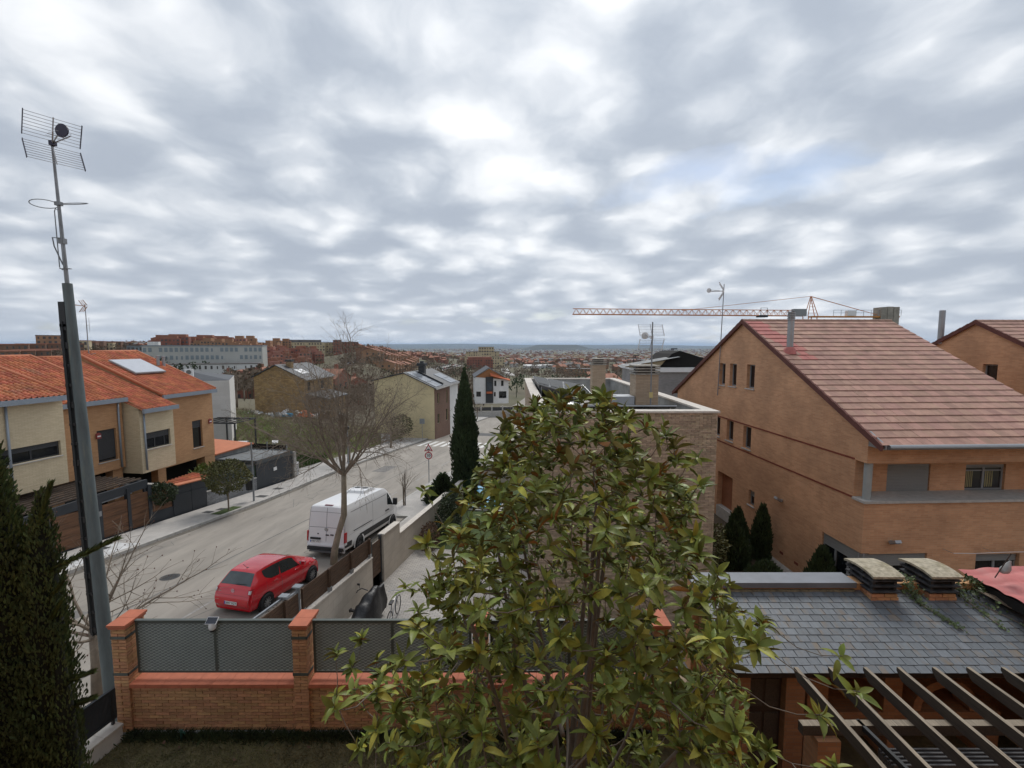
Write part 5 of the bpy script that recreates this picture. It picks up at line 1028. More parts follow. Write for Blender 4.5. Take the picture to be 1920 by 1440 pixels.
# white modern house behind the row
mh_ = thing('modern_house', 'white tile-clad modern house with black roof and steel pergola', 'house', (-29.9, 47.8, 0), .5)
b = B(); wall_strips(b, [(-3.1, -1.7, 1.75, 2.6)], -9, 0, -6, lambda s: 3.45, lambda s, z: (s, 0, z), (0, .3, 0)); b.bb(-.3, 0, .302, 9, -6, 3.45); b.bb(-9, -8.7, .302, 9, -6, 3.45); b.bb(-8.69, -.31, 8.7, 9, -6, 3.45); b.build('wall', brickmat('white_tiles', (.62, .60, .57), (.57, .55, .52), (.47, .45, .43), .9, .45, .01, bump=.1, stain=.08), mh_)
window(mh_, (-3.1, 0, 1.75), (1, 0, 0), (0, -1, 0), 1.4, .85, .15); B().bb(-8, -1, 1, 8, -6, 3.5).build('interior', 'room_dark', mh_)
b = B(); b.add([(-9, .05, 3.47), (-.0, .05, 3.47), (0, 9, 3.47), (-9, 9, 3.47), (-8, 4, 4.4), (-4.2, 4, 4.4)], [(0, 1, 5, 4), (1, 2, 5), (2, 3, 4, 5), (3, 0, 4)]); b.build('roof', 'slate_roof', mh_)
t = thing('air_conditioner', 'white twin-fan air conditioner standing on the black roof', 'air conditioner', (-33.45, 46.9, 3.5), .45); B().bb(-.36, .36, -.2, .2, 0, 1.2).build('casing', 'white_plastic', t)
for z in (.35, .87): b = B(); b.lathe([(0, -.215), (.2, -.215), (.23, -.2)], (0, 0, z), n=16, axis='Y'); b.build('fan_grille', mat('fan_grey', (.18, .18, .17), rough=.6), t)
t = thing('steel_pergola', 'thin black steel pergola in front of the white modern house', 'pergola', (-33.5, 44.5, 0), -.1)
for x in (0, 3.2, 6.4):
    for y in (0, 3): B().bb(x - .06, x + .06, y - .06, y + .06, -4.5, -.55).build('post', 'frame_dark', t)
for y in (0, 3): B().bb(-.1, 6.5, y - .06, y + .06, -.549, -.4).build('rail', 'frame_dark', t)
for k in range(9): B().bb(k*.8 - .04, k*.8 + .04, .07, 2.93, -.52, -.42).build('rafter', 'frame_dark', t)
B().bb(-2.5, 0.3, .2, 2.9, -.38, -.33).build('sheet', 'white_plastic', t)
t = thing('screen_fence', 'black and brown mesh fence on a low concrete wall behind the vacant plot', 'fence', (-31.8, 42.5, 0), -.28)
for k in range(7): B().bb(k*2.1 - .04, k*2.1 + .04, -.04, .04, -4.6, -1.4).build('post', 'metal_grey', t)
b = B(); b.bb(0, 12.6, -.1, .1, -5.2, -3.2); b.build('wall', 'concrete', t)
for k in range(6): B().bb(k*2.1 + .05, k*2.1 + 2.05, .0, .03, -3.19, -1.6).build('screen', 'room_dark' if k > 2 else mat('reed_brown', (.05, .03, .02), rough=.9, var=.3, streak=(8, 8, .5)), t)
t = thing('site_rubble', 'heap of pale rubble and an orange tarpaulin below the stone house', 'rubble', (-37.5, 71.5, near_z(-37.5, 71.5) + .5))
rb = random.Random(8)
for k in range(46):
    s_ = rb.uniform(.2, .75); b = B(); b.box((rb.gauss(0, 3.4), rb.gauss(0, 1.0), rb.uniform(0, .8)), (s_, s_*rb.uniform(.5, 1), s_*rb.uniform(.3, .7)), mx=M.Rotation(rb.uniform(0, 3), 3, (rb.random(), rb.random(), 1))); b.build('lump', rb.choice(['white_plastic', 'concrete', 'wall_blocks', 'concrete_grey', 'cement_pale']), t)
b = B(); b.grid([[(3.2 + 2.6*i/8, -.6 + 1.5*j/6, .15 + 1.2*math.sin(math.pi*i/8)*math.sin(math.pi*j/6)*rb.uniform(.75, 1)) for j in range(7)] for i in range(9)]); b.build('tarpaulin', mat('tarp_orange', (.42, .11, .035), rough=.7, var=.3), t); b = B(); b.box((2.2, -.8, .5), (1.4, .7, .5)); b.build('sheet', 'tarp_blue', t)
# ================================================================== VEHICLES (local: y forward from the rear bumper, x right)
mat('car_red', (.58, .010, .020), rough=.22, var=.04, coat=.8, spec=.5)
mat('van_white', (.74, .74, .745), rough=.3, var=.03, scale=1, coat=.4)
mat('tyre', (.018, .018, .019), rough=.85, var=.2); mat('rim_silver', (.42, .43, .44), rough=.35, var=.1, metal=.7); mat('rim_dark', (.06, .06, .065), rough=.5)
mat('trim_black', (.02, .021, .023), rough=.6, var=.2, scale=5)
mat('lamp_red', (.42, .012, .02), rough=.15, var=.1); mat('lamp_clear', (.6, .6, .6), rough=.1, var=.1); glass('car_glass', (.018, .024, .026), .05); glass('rear_glass', (.06, .075, .08), .08)
mat('plate_white', (.72, .72, .70), rough=.5, var=.02); mat('ink', (.01, .01, .012), rough=.6); mat('plate_blue', (.02, .06, .35), rough=.5); mat('chrome', (.6, .6, .6), rough=.15, metal=.9, var=.02)
mat('underbody', (.01, .01, .01), rough=.9)
class Shell:
    def __init__(s, cols, plan, rows): s.c = cols; s.plan = plan; s.rows = rows; s.n = len(cols)
    def col(s, i):
        y, z, w, ys = s.c[i]; P = [(0, y, z + s.crown(i)), (w*.62, y, z + s.crown(i)*.65), (w, y + (0), z)]
        for (hz, wf) in s.rows: P.append((wf*s.plan(ys), ys, min(hz(ys) if callable(hz) else hz, max(.2, z - .02*(1 + len(P) - 3)))))
        return [V(p) for p in P]
    def crown(s, i): return .02
    def at(s, i, j):
        sg = -1 if j < 0 else 1; j = abs(j); i = max(0, min(s.n - 1.0001, i)); k = int(i); f = i - k
        cs = [s.col(max(0, min(s.n - 1, k + d))) for d in (-1, 0, 1, 2)]; m = len(cs[0]); jj = int(min(j, m - 1.0001)); g = min(j, m - 1) - jj
        def cr(a, b, c, d, t): return b + (c - a)*(.5*t) + (a*2 - b*5 + c*4 - d)*(.5*t*t) + (b*3 - a - c*3 + d)*(.5*t*t*t)
        lin = [q[jj].lerp(q[jj + 1], g) for q in cs]; v = cr(*lin, f); return V((v.x*sg, v.y, v.z))
    def nrm(s, i, j):
        e = .05; a = s.at(i + e, j) - s.at(i - e, j); b = s.at(i, j + e) - s.at(i, j - e)
        if j < 0 or (j == 0): b = s.at(i, j + e) - s.at(i, j - e)
        n = a.cross(b); n.normalize(); c = s.at(i, j) - s.ctr
        return n if n.dot(c) > 0 else -n
    def body(s, b, sub=3, mi=0):
        m = len(s.c[0]) ; J = len(s.col(0)) - 1; js = [-J + k*.5 for k in range(4*J + 1)]; rows = []
        for q in range((s.n - 1)*sub + 1): rows.append([s.at(q/sub, j) for j in js])
        b.grid(rows, mi); b.add(rows[0], [tuple(range(len(js)))], mi); b.add(rows[-1], [tuple(range(len(js) - 1, -1, -1))], mi)
        b.grid([[r_[0], r_[-1]] for r_ in rows], mi)
    def panel(s, i0, i1, j0, j1, off=.006, n=8, m=6, b=None, skew=None):
        b = b or B(); rows = []
        for q in range(n + 1):
            row = []
            for k in range(m + 1):
                fi, fj = q/n, k/m; i, j = i0 + (i1 - i0)*fi, j0 + (j1 - j0)*fj
                if skew: i, j = skew(fi, fj, i, j)
                row.append(s.at(i, j) + s.nrm(i, j)*off)
            rows.append(row)
        b.grid(rows); return b
def wheel(parent, x, y, r, w, side, rim='rim_silver', spokes=10):
    wo = B().lathe([(r*.62, -w/2), (r*.93, -w/2), (r, -w*.32), (r, w*.32), (r*.93, w/2), (r*.62, w/2), (r*.62, -w/2)], (x, y, r), n=28, axis='X').build('wheel', 'tyre', parent, angle=40)
    b = B(); d = side*w*.42
    b.lathe([(r*.7, d), (r*.66, d*.9), (r*.6, d*.55)], (x, y, r), n=28, axis='X'); b.lathe([(0, d*1.0), (r*.13, d*1.0), (r*.15, d*.8)], (x, y, r), n=14, axis='X')
    for k in range(spokes):
        a = 2*math.pi*k/spokes; u = V((0, math.cos(a), math.sin(a))); b.beam(V((x + d*.86, y, r)) + u*r*.1, V((x + d*.84, y, r)) + u*r*.67, r*.085, r*.06, up=(1, 0, 0))
    b.build('rim', rim, wo); b = B(); b.lathe([(0, d*.5), (r*.62, d*.5)], (x, y, r), n=20, axis='X'); b.build('brake', 'rim_dark', wo); return wo
def arch(parent, x, y, r, side, m='underbody', rr=1.16, ext=.02):
    b = B(); n = 18; P = []
    for k in range(n + 1):
        a = math.pi*(k/n)*1.16 - .08*math.pi; P.append((x + side*ext, y + r*rr*math.cos(a), r + r*rr*math.sin(a)))
    b.prism(P, (-side*.25, 0, 0)); return b.build('wheel_arch', m, parent)
def plate(parent, txt, x, y, z, w=.52, h=.11):
    b = B(); b.bb(x - w/2, x + w/2, y - .012, y, z - h/2, z + h/2); p = b.build('number_plate', 'plate_white', parent)
    b = B(); b.bb(x - w/2 + .003, x - w/2 + .045, y - .0145, y - .012, z - h/2 + .003, z + h/2 - .003); b.build('plate_band', 'plate_blue', p)
    me = text_mesh(txt, h*.98); me.materials.append(MATS['ink']); o = link('plate_number', me, p); o.location = (x + .02, y - .014, z); o.rotation_euler = (R(90), 0, 0)
def hatchback(loc, rz, tilt, label, paint, detail=True, group=None):
    t = thing('parked_car', label, 'car', loc, rz, group, tilt); t.scale = (.95, .95, .95)
    cols = [(.07, .30, .60, .12), (.0, .42, .67, .10), (-.01, .60, .70, .10), (.03, .74, .715, .14), (.09, .92, .70, .22), (.14, 1.0, .685, .28), (.34, 1.225, .61, .45), (.50, 1.385, .545, .62), (.64, 1.435, .54, .82), (1.0, 1.478, .55, 1.1), (1.5, 1.49, .56, 1.5), (1.95, 1.465, .565, 1.9), (2.25, 1.40, .57, 2.25), (2.62, 1.20, .61, 2.6), (3.02, .975, .67, 2.95), (3.3, .915, .665, 3.2), (3.6, .84, .63, 3.5), (3.82, .73, .59, 3.7), (3.94, .58, .58, 3.78), (3.98, .42, .56, 3.80), (3.93, .25, .54, 3.78)]
    belt = lambda y: .91 + .05*(2.9 - min(max(y, .4), 3.4))
    plan = lambda y: 1 - .17*max(0, (.75 - y)/.75)**2 - .16*max(0, (y - 3.0)/.9)**2
    s = Shell(cols, plan, [(belt, .80), (lambda y: .80, .855), (lambda y: .55, .865), (lambda y: .3, .845), (lambda y: .2, .78)]); s.ctr = V((0, 2, .8))
    b = B(); s.body(b); b.build('body', paint, t, angle=38)
    def g(name, mt, *a, **k): return s.panel(*a, **k).build(name, mt, t, smooth=True)
    def rwin(fi, fj, i, j): return i, j*(1 - .10*(1 - abs(2*fi - 1))*0) 
    g('rear_window', 'rear_glass', 5.25, 6.95, -1.86, 1.86, n=8, m=12)
    g('windscreen', 'car_glass', 12.2, 13.85, -1.85, 1.85, n=8, m=12)
    for sg in (1, -1):
        g('side_window', 'car_glass', 7.7, 9.85, sg*2.13, sg*2.9, n=10, skew=lambda fi, fj, i, j: (i + (.35*(1 - fj) if fi > .5 else -.0) + (1 - fi)*(.6*(1 - fj) + 1.1*fj**4), j)); g('side_window', 'car_glass', 10.0, 12.9, sg*2.13, sg*2.92, n=10, skew=lambda fi, fj, i, j: (i - fi*(1 - fj)*.75 + (1 - fi)*(1 - fj)*.15, j))
        g('side_window', 'car_glass', 13.0, 13.75, sg*2.5, sg*2.92, n=4, m=3, skew=lambda fi, fj, i, j: (i, j))
        g('tail_lamp', 'lamp_red', 3.35, 4.75, sg*1.72, sg*2.75, n=5, off=.012); s.panel(3.5, 4.2, sg*1.85, sg*2.35, off=.018, n=4).build('reverse_lamp', 'lamp_clear', t, smooth=True)
        g('headlamp', 'lamp_clear', 15.9, 17.2, sg*1.7, sg*2.6, n=5, off=.012); g('side_indicator', 'lamp_clear', 14.55, 14.75, sg*3.7, sg*3.9, n=2, m=2, off=.012)
        if detail:
            g('door_seam', 'trim_black', 9.95, 9.99, sg*2.95, sg*5.2, off=.004, n=1, m=8); g('door_seam', 'trim_black', 13.2, 13.24, sg*2.95, sg*5.2, off=.004, n=1, m=8); g('door_seam', 'trim_black', 7.7, 7.74, sg*2.95, sg*4.4, off=.004, n=1, m=6)
            for i in (9.2, 12.2): p = s.at(i, sg*3.35); n_ = s.nrm(i, sg*3.35); b = B(); b.box(p + n_*.015, (.03, .2, .035)); b.build('door_handle', paint, t)
            g('roof_seam', 'trim_black', 7.3, 12.0, sg*1.93, sg*1.96, off=.004, n=14, m=1)
            b = B(); q = s.at(13.1, sg*2.9); b.box(q + V((sg*.12, .0, .08)), (.16, .1, .14)); b.build('mirror', paint, t)
        for y in (.72, 3.23): wheel(t, sg*.83, y, .31, .19, sg); arch(t, sg*.868, y, .31, sg, ext=0)
    g('hatch_seam', 'trim_black', 3.0, 3.03, -2.0, 2.0, off=.004, n=1, m=14)
    b = B(); b.bb(-.7, .7, .3, 3.7, .15, .3); b.build('underbody', 'underbody', t)
    if detail:
        plate(t, '3847 HZY', 0, -.022, .50)
        c = s.at(3.75, 0) + V((0, -.012, .0)); b = B(); n = 20; b.path([c + V((.055*math.cos(2*math.pi*k/n), 0, .055*math.sin(2*math.pi*k/n))) for k in range(n + 1)], .008, n=5); b.path([c + V((-.075, 0, .012)), c + V((.02, 0, .012)), c + V((-.02, 0, -.012)), c + V((.075, 0, -.012))], .008, n=5); b.build('emblem', 'chrome', t)
        b = B(); b.tube((0, .72, 1.45), (0, .50, 1.68), .006, n=5); b.box((0, .74, 1.46), (.05, .1, .03)); b.build('roof_aerial', 'black_plastic', t)
        b = B(); b.path([s.at(5.3, .05) + V((0, -.02, .02)), s.at(5.4, 1.1) + V((0, -.02, .02))], .012, n=5); b.build('rear_wiper', 'black_plastic', t)
        me = text_mesh('CORSA', .055); me.materials.append(MATS['chrome']); o = link('badge', me, t); o.location = s.at(3.6, -1.45) + V((0, -.012, 0)); o.rotation_euler = (R(80), 0, 0)
    return t
hatchback(st(13.1, -11.42, .0), ST_RZ - .085, TILT, 'glossy red hatchback parked behind the white van', 'car_red')
hatchback(st(74, -11.7, .0), ST_RZ, TILT, 'dark grey hatchback parked far down the street past the crossing', mat('car_grey', (.03, .033, .04), rough=.25, coat=.5), False)
def make_van():
    t = thing('parked_van', 'white high-roof delivery van with roof cooling unit at the kerb', 'van', st(18.45, -11.15), ST_RZ - .05, None, TILT); t.scale = (.965,)*3
    cols = [(.08, .34, .90, .10), (.0, .46, .94, .08), (-.02, .58, .95, .08), (.02, .66, .945, .08), (.05, 1.2, .93, .10), (.07, 1.85, .905, .13), (.11, 2.25, .875, .18), (.18, 2.36, .83, .28), (.5, 2.40, .81, .55), (2.4, 2.42, .81, 2.4), (3.9, 2.40, .81, 3.9), (4.35, 2.33, .80, 4.3), (4.8, 1.97, .82, 4.7), (5.22, 1.48, .87, 5.1), (5.45, 1.30, .86, 5.3), (5.75, 1.12, .81, 5.5), (5.91, .88, .80, 5.6), (5.96, .6, .79, 5.62), (5.9, .34, .77, 5.6)]
    plan = lambda y: 1 - .06*max(0, (.5 - y)/.5)**2 - .14*max(0, (y - 4.9)/.75)**2
    s = Shell(cols, plan, [(lambda y: 2.12 if y < 4.4 else max(1.28, 2.12 - (y - 4.4)*1.1), .93), (lambda y: 1.25, .985), (lambda y: .85, .995), (lambda y: .52, .985), (lambda y: .36, .93)]); s.ctr = V((0, 3, 1.2))
    b = B(); s.body(b); b.build('body', 'van_white', t, angle=35)
    def g(name, mt, *a, **k): return s.panel(*a, **k).build(name, mt, t, smooth=True)
    g('windscreen', 'car_glass', 11.2, 12.9, -1.9, 1.9, n=8, m=12)
    mat('seam_grey', (.22, .22, .225), rough=.7)
    for j0, j1 in ((-.02, .02), (-1.97, -1.93), (1.93, 1.97)): g('door_seam', 'seam_grey', 3.2, 6.3, j0, j1, off=.005, n=8, m=1)
    g('door_seam', 'seam_grey', 5.52, 5.56, -1.9, 1.9, off=.005, n=1, m=12); g('door_seam', 'seam_grey', 4.28, 4.31, -1.9, 1.9, off=.005, n=1, m=12)
    for sg in (1, -1):
        g('cab_window', 'car_glass', 11.05, 12.55, sg*2.9, sg*3.75, n=8, skew=lambda fi, fj, i, j: (i + fi*fj*.75 - fi*(1 - fj)*.35, j))
        for i, j0, j1 in ((10.75, 2.5, 5.9), (9.15, 2.5, 5.9), (12.95, 3.8, 5.6)): g('side_seam', 'seam_grey', i, i + .012, sg*j0, sg*j1, off=.005, n=1, m=8)
        g('side_rail', 'trim_black', 8.15, 9.1, sg*4.30, sg*4.4, off=.012, n=6, m=1); g('side_seam', 'seam_grey', 8.0, 10.8, sg*3.05, sg*3.08, off=.005, n=8, m=1); g('side_seam', 'seam_grey', 7.6, 13.4, sg*4.55, sg*4.57, off=.005, n=14, m=1)
        g('sill_moulding', 'trim_black', 8.45, 12.8, sg*5.15, sg*5.95, off=.014, n=12, m=3); g('rear_corner_trim', 'trim_black', 3.0, 8.05, sg*5.35, sg*6.2, off=.012, n=10, m=3)
        g('tail_lamp', 'lamp_red', 3.15, 4.05, sg*2.0, sg*4.2, n=4, m=8, off=.02, skew=lambda fi, fj, i, j: (3.15 + fi*.85, j))
        b = B(); b.box((sg*.965, .1, .98), (.06, .16, .46)); b.build('tail_lamp', 'lamp_red', t); b = B(); b.box((sg*.967, .1, .68), (.06, .15, .1)); b.build('reverse_lamp', 'lamp_clear', t)
        for i in (10.45, 11.15): p = s.at(i, sg*4.15); b = B(); b.box(p + V((sg*.02, 0, 0)), (.04, .22, .05)); b.build('door_handle', 'trim_black', t)
        b = B(); q = s.at(12.4, sg*3.6); b.box(q + V((sg*.17, .1, .12)), (.22, .14, .36)); b.build('mirror', 'trim_black', t)
        for y in (1.3, 4.97): wheel(t, sg*.955, y, .345, .2, sg, 'rim_dark', 8); arch(t, sg*1.0, y, .345, sg, rr=1.2, ext=0)
        for y in (1.3, 4.97):
            b = B(); n = 16; R0, R1 = .345*1.2, .345*1.42; P = []
            for k in range(n + 1):
                a = math.pi*k/n*1.1 - .05*math.pi; P.append([(sg*(.985 + .02), y + R_*math.cos(a), .345 + R_*math.sin(a)) for R_ in (R0, R1)])
            b.grid(P); b.build('arch_flare', 'van_white', t)
    b = B(); b.bb(-.9, .9, -.1, .12, .36, .52); b.build('rear_bumper', 'trim_black', t); b = B(); b.bb(-.75, .75, -.16, 0, .30, .36); b.build('rear_step', mat('step_grey', (.1, .1, .1), rough=.7), t)
    b = B(); b.bb(-.8, -.28, -.02, .03, .84, .92); b.build('plate_lamp_bar', 'trim_black', t); plate(t, '8407 LPZ', -.54, -.005, .75)
    c = s.at(4.15, 0) + V((0, -.015, 0)); b = B(); n = 24; b.path([c + V((.085*math.cos(2*math.pi*k/n), 0, .085*math.sin(2*math.pi*k/n))) for k in range(n + 1)], .011, n=5)
    for sg in (1, -1): b.path([c + V((sg*.028, 0, .075)), c + V((0, 0, .0)), ], .009, n=5); b.path([c + V((sg*.066, 0, .04)), c + V((sg*.03, 0, -.068)), c + V((0, 0, -.005))], .009, n=5)
    b.build('emblem', 'chrome', t)
    for x, z in ((.06, 1.06), (-.42, 1.1), (.3, 1.08)): b = B(); b.box((x, .03, z), (.16 if x > 0 else .06, .03, .05)); b.build('door_handle', 'trim_black', t)
    b = B(); b.bb(-.2, .2, .2, .3, 2.36, 2.43); b.build('brake_lamp', mat('brake_red', (.2, .05, .06), rough=.3), t)
    rows = [[(x*f, y, z) for x in (-1, -.6, .6, 1)] for y, z, f in ((2.55, 2.41, .5), (2.65, 2.56, .48), (3.0, 2.6, .5), (3.55, 2.58, .5), (3.8, 2.42, .52))]
    b = B(); b.grid(rows); b.grid([[r_[0], (r_[0][0] - .03, r_[0][1], 2.39)] for r_ in rows]); b.grid([[(r_[3][0] + .03, r_[3][1], 2.39), r_[3]] for r_ in rows]); b.build('cooling_unit', 'van_white', t, angle=40)
    for x in (-.22, .22): b = B(); b.lathe([(0, .0), (.15, .0), (.17, -.02)], (x, 3.2, 2.615), n=16); b.build('fan_grille', 'trim_black', t)
    b = B(); b.bb(-.75, .75, .4, 5.5, .2, .4); b.build('underbody', 'underbody', t); return t
make_van()
# ================================================================== STREET FURNITURE
sg_ = thing('road_sign', 'speed hump warning triangle above a round 30 limit sign on a grey post', 'road sign', st(34, -11.45, .13), 0)
b = B(); b.tube((0, 0, 0), (0, 0, 3.15), .035, n=10); b.build('post', 'metal_grey', sg_)
mat('sign_red', (.45, .02, .03), rough=.5); mat('sign_white', (.75, .75, .73), rough=.5)
def disc(name, r0, r1, y, m, z, n=28): b = B(); b.lathe([(r0, y), (r1, y)], (0, 0, z), n=n, axis='Y'); return b.build(name, m, sg_)
b = B(); b.lathe([(0, -.045), (.3, -.045), (.3, -.03), (0, -.03)], (0, 0, 2.2), n=30, axis='Y'); dsk = b.build('limit_disc', 'sign_red', sg_); b = B(); b.lathe([(0, -.048), (.225, -.048)], (0, 0, 2.2), n=30, axis='Y'); b.build('disc_face', 'sign_white', dsk)
me = text_mesh('30', .3); me.materials.append(MATS['ink']); o = link('limit_number', me, dsk); o.location = (0, -.052, 2.2); o.rotation_euler = (R(90), 0, 0)
def tri(s_, y, z): return [(s_*math.cos(a), y, z + s_*math.sin(a)) for a in (R(-30 + 360), R(90), R(210))][::-1]
b = B(); b.prism(tri(.40, -.03, 2.75), (0, -.015, 0)); tr = b.build('warning_triangle', 'sign_red', sg_); b = B(); b.add(tri(.27, -.048, 2.75), [(0, 1, 2)]); b.build('triangle_face', 'sign_white', tr)
b = B(); b.prism([(-.15 + .3*k/8, -.05, 2.66 + .09*math.sin(math.pi*k/8)) for k in range(9)], (0, -.004, 0)); b.build('hump_symbol', 'ink', tr)
sb = thing('road_sign', 'square blue crossing sign seen from behind by the zebra crossing', 'road sign', st(61.5, -21.6, .13), ST_RZ); b = B(); b.tube((0, 0, 0), (0, 0, 2.9), .04, n=8); b.build('post', 'metal_grey', sb); B().box((0, 0, 2.6), (.75, .03, .75)).build('sign_plate', 'metal_grey', sb)
lp = thing('litter_bin_post', 'dark round litter bin hanging on a slim grey lamp post', 'litter bin', st(26.4, -20.85, .13), ST_RZ)
b = B(); b.tube((0, 0, 0), (0, 0, 3.9), .06, .045, n=10); b.build('post', 'metal_grey', lp); b = B(); b.lathe([(0, .75), (.19, .75), (.225, 1.3), (.235, 1.33), (.235, 1.4), (.16, 1.46), (0, 1.47)], (-.29, 0, 0), n=18); b.build('bin', 'trim_black', lp, angle=40)
b = B(); b.box((-.4, -.12, 1.36), (.16, .1, .1)); b.build('bin_lip', 'white_plastic', lp)
for a, l, h, lab in ((40.0, -20.95 - .5, 3.4, 'slim grey lamp post on the left pavement beside the vacant plot'), (70.5, -21.7, 3.2, 'slim grey lamp post beyond the zebra crossing')):
    t = thing('lamp_post', lab, 'lamp post', st(a, l, .13), ST_RZ); b = B(); b.tube((0, 0, 0), (0, 0, h), .055, .04, n=8); b.build('post', 'metal_grey', t); b = B(); b.lathe([(0, h), (.12, h + .02), (.16, h + .3), (.2, h + .34), (0, h + .45)], n=12); b.build('lantern', 'trim_black', t)
t = thing('tree_stake', 'pair of thin wooden tree stakes in a pavement tree pit', 'stake', st(27.2, -10.9, .1), ST_RZ)
for x in (0, .14): b = B(); b.tube((x, 0, 0), (x, 0, 1.9 + x*2), .03, n=6); b.build('stake', 'wood_side', t)
# white carport and gate of the cream house, dumped box on the plot
t = thing('white_canopy', 'white curved car canopy below the cream house', 'canopy', st(71, -25.5, .0), ST_RZ)
b = B(); b.grid([[(-2.5 + 5*i/10, -2.4 + 4.8*j/2, 2.3 + .5*math.sin(math.pi*i/10)) for j in range(3)] for i in range(11)]); b.build('sheet', 'white_plastic', t, smooth=True); b = B(); [b.tube((x, y, 0), (x, y, 2.35), .04, n=6) for x in (-2.4, 2.4) for y in (-2.2, 2.2)]; b.build('frame', 'metal_grey', t)
t = thing('gate_piers', 'grey gate with pale piers in the pavement hedge', 'gate', st(67, -24.3, 0), ST_RZ); B().bb(-.2, .2, -2.5, -2.0, 0, 2.2).build('pier', 'concrete', t); B().bb(-.2, .2, 1.2, 1.7, 0, 2.2).build('pier', 'concrete', t); B().bb(-.03, .03, -2, 1.2, .1, 2.0).build('gate_leaf', 'frame_grey', t)
t = thing('grey_gate', 'grey steel plot gate between short piers beside the bare trees', 'gate', st(57, -24.6, 0), ST_RZ); B().bb(-.2, .2, -2.2, -1.7, 0, 1.7).build('pier', 'concrete', t); B().bb(-.03, .03, -1.7, .6, .05, 1.5).build('gate_leaf', 'frame_grey', t)
for a, l, lab in ((43, -35, 'discarded pale box lying in the weeds of the vacant plot'), (45.5, -33, 'crumpled white sheet lying among the plot weeds')):
    p = DV*a + RV*l; b = B(); b.box((0, 0, .25), (1.1 if a == 43 else .6, .7, .5 if a == 43 else .2), mx=M.Rotation(.2, 3, (1, .4, .3))); tag(b.build('dumped_box', 'white_plastic', None, loc=(p.x, p.y, plot_z(a, l) + .05), rz=.4), lab, 'box')
t = thing('stacked_barrels', 'dark blue barrels standing in the hedge of the vacant plot', 'barrel', st(37.5, -26.2, 0.1), ST_RZ)
for k in range(3): b = B(); b.lathe([(0, 0), (.3, 0), (.3, .3), (.32, .32), (.3, .34), (.3, .62), (.32, .64), (.3, .66), (.3, .95), (0, .95)], (-.3 - .1*k, k*.7, 0), n=14); b.build('barrel', mat('barrel_blue', (.02, .04, .07), rough=.5), t, angle=40)
# ================================================================== VEGETATION
mat('bark_plane', (.25, .21, .155), rough=.95, var=.3, scale=6, col2=(.28, .235, .165), mix2=.52, bump=.3, bscale=25)
mat('bark_dark', (.10, .07, .052), rough=.95, var=.3, scale=6)
mat('bark_twig', (.21, .17, .13), rough=.95, var=.3, scale=3)
mat('bark_mag', (.15, .125, .10), rough=.9, var=.25, scale=8)
mat('bud', (.12, .06, .045), rough=.9, var=.3)
def rot_about(d, ang, az):
    d = d.normalized(); o = d.orthogonal().normalized(); o = M.Rotation(az, 3, d) @ o
    return (M.Rotation(ang, 3, o) @ d).normalized()
def branch(b, r, p, d, L, rad, depth, cfg, n=None, buds=None):
    """recursive bare branch; cfg: per-depth list of (children, angle, ratio, droop)"""
    k = 5 if depth > 0 else 4; pts = [p]; dd = d.copy(); nch, ang, ratio, bend = cfg[depth]
    for i in range(k):
        dd = (dd + V((r.gauss(0, .11), r.gauss(0, .11), r.gauss(0, .07) + bend)) ).normalized(); pts.append(pts[-1] + dd*(L/k))
    rs = [max(.0035, rad*(1 - .62*i/k)) for i in range(k + 1)]
    b.path(pts, rs, n={4: 8, 3: 6, 2: 5}.get(depth, 3) if n is None else n)
    if depth == 0:
        if buds is not None and r.random() < .35: buds.append(pts[-1])
        return
    az0 = r.uniform(0, 6.28)
    for c in range(nch):
        f = .28 + .72*(c + r.uniform(.1, .9))/nch; q = min(k - 1, int(f*k)); pos = pts[q].lerp(pts[q + 1], f*k - q)
        nd = rot_about((pts[q + 1] - pts[q]), R(ang)*r.uniform(.7, 1.3), az0 + c*2.4 + r.uniform(-.4, .4))
        branch(b, r, pos, nd, L*ratio*r.uniform(.7, 1.15)*(1.15 - .45*f), max(.004, rad*(1 - .62*f)*.62), depth - 1, cfg, n, buds)
    branch(b, r, pts[-1], dd, L*ratio*.8, rs[-1], depth - 1, cfg, n, buds)
def bud_mesh(t, buds, m='bud', s=.03):
    b = B()
    for p in buds: b.lathe([(0, -s), (s*.7, 0), (0, s)], p, n=5)
    b.build('seed_balls', m, t, kind='stuff')
# big bare plane tree by the van
t = thing('plane_tree', 'large bare plane tree with leaning mottled trunk beside the white van', 'tree', st(17.85, -10.42, .05)); t.scale = (.95, .95, 1.13)
r = random.Random(21); b = B(); b.path([(0, 0, -.2), (.08, 0, .5), (.28, .03, 1.2), (.54, .06, 1.9), (.57, .06, 2.6), (.59, .06, 3.5)], [.17, .15, .13, .135, .12, .11], n=12); b.build('trunk', 'bark_plane', t, smooth=True)
b = B(); buds = []; F = V((.59, .06, 3.45)); cfg = [(0, 0, 0, .0), (6, 46, .55, -.03), (7, 46, .55, .0), (8, 44, .56, .08), (3, 36, .6, .05)]
for az, el, L, rad in ((0.2, 62, 3.4, .06), (1.5, 55, 3.2, .055), (2.7, 60, 3.3, .06), (3.9, 52, 3.2, .055), (5.2, 62, 3.1, .05), (.9, 38, 3.3, .055), (3.2, 30, 3.6, .06), (4.6, 34, 3.2, .05), (2.1, 36, 3.2, .055), (5.9, 28, 3.5, .055), (3.8, 44, 3.5, .05), (0.1, 46, 3.5, .05)): branch(b, r, F, V((math.cos(az)*math.cos(R(el)), math.sin(az)*math.cos(R(el)), math.sin(R(el)))), L, rad, 3, cfg, buds=buds)
branch(b, r, F, V((.03, 0, 1)), 4.1, .075, 3, cfg, buds=buds); b.build('crown', 'bark_twig', t); bud_mesh(t, buds[:160])
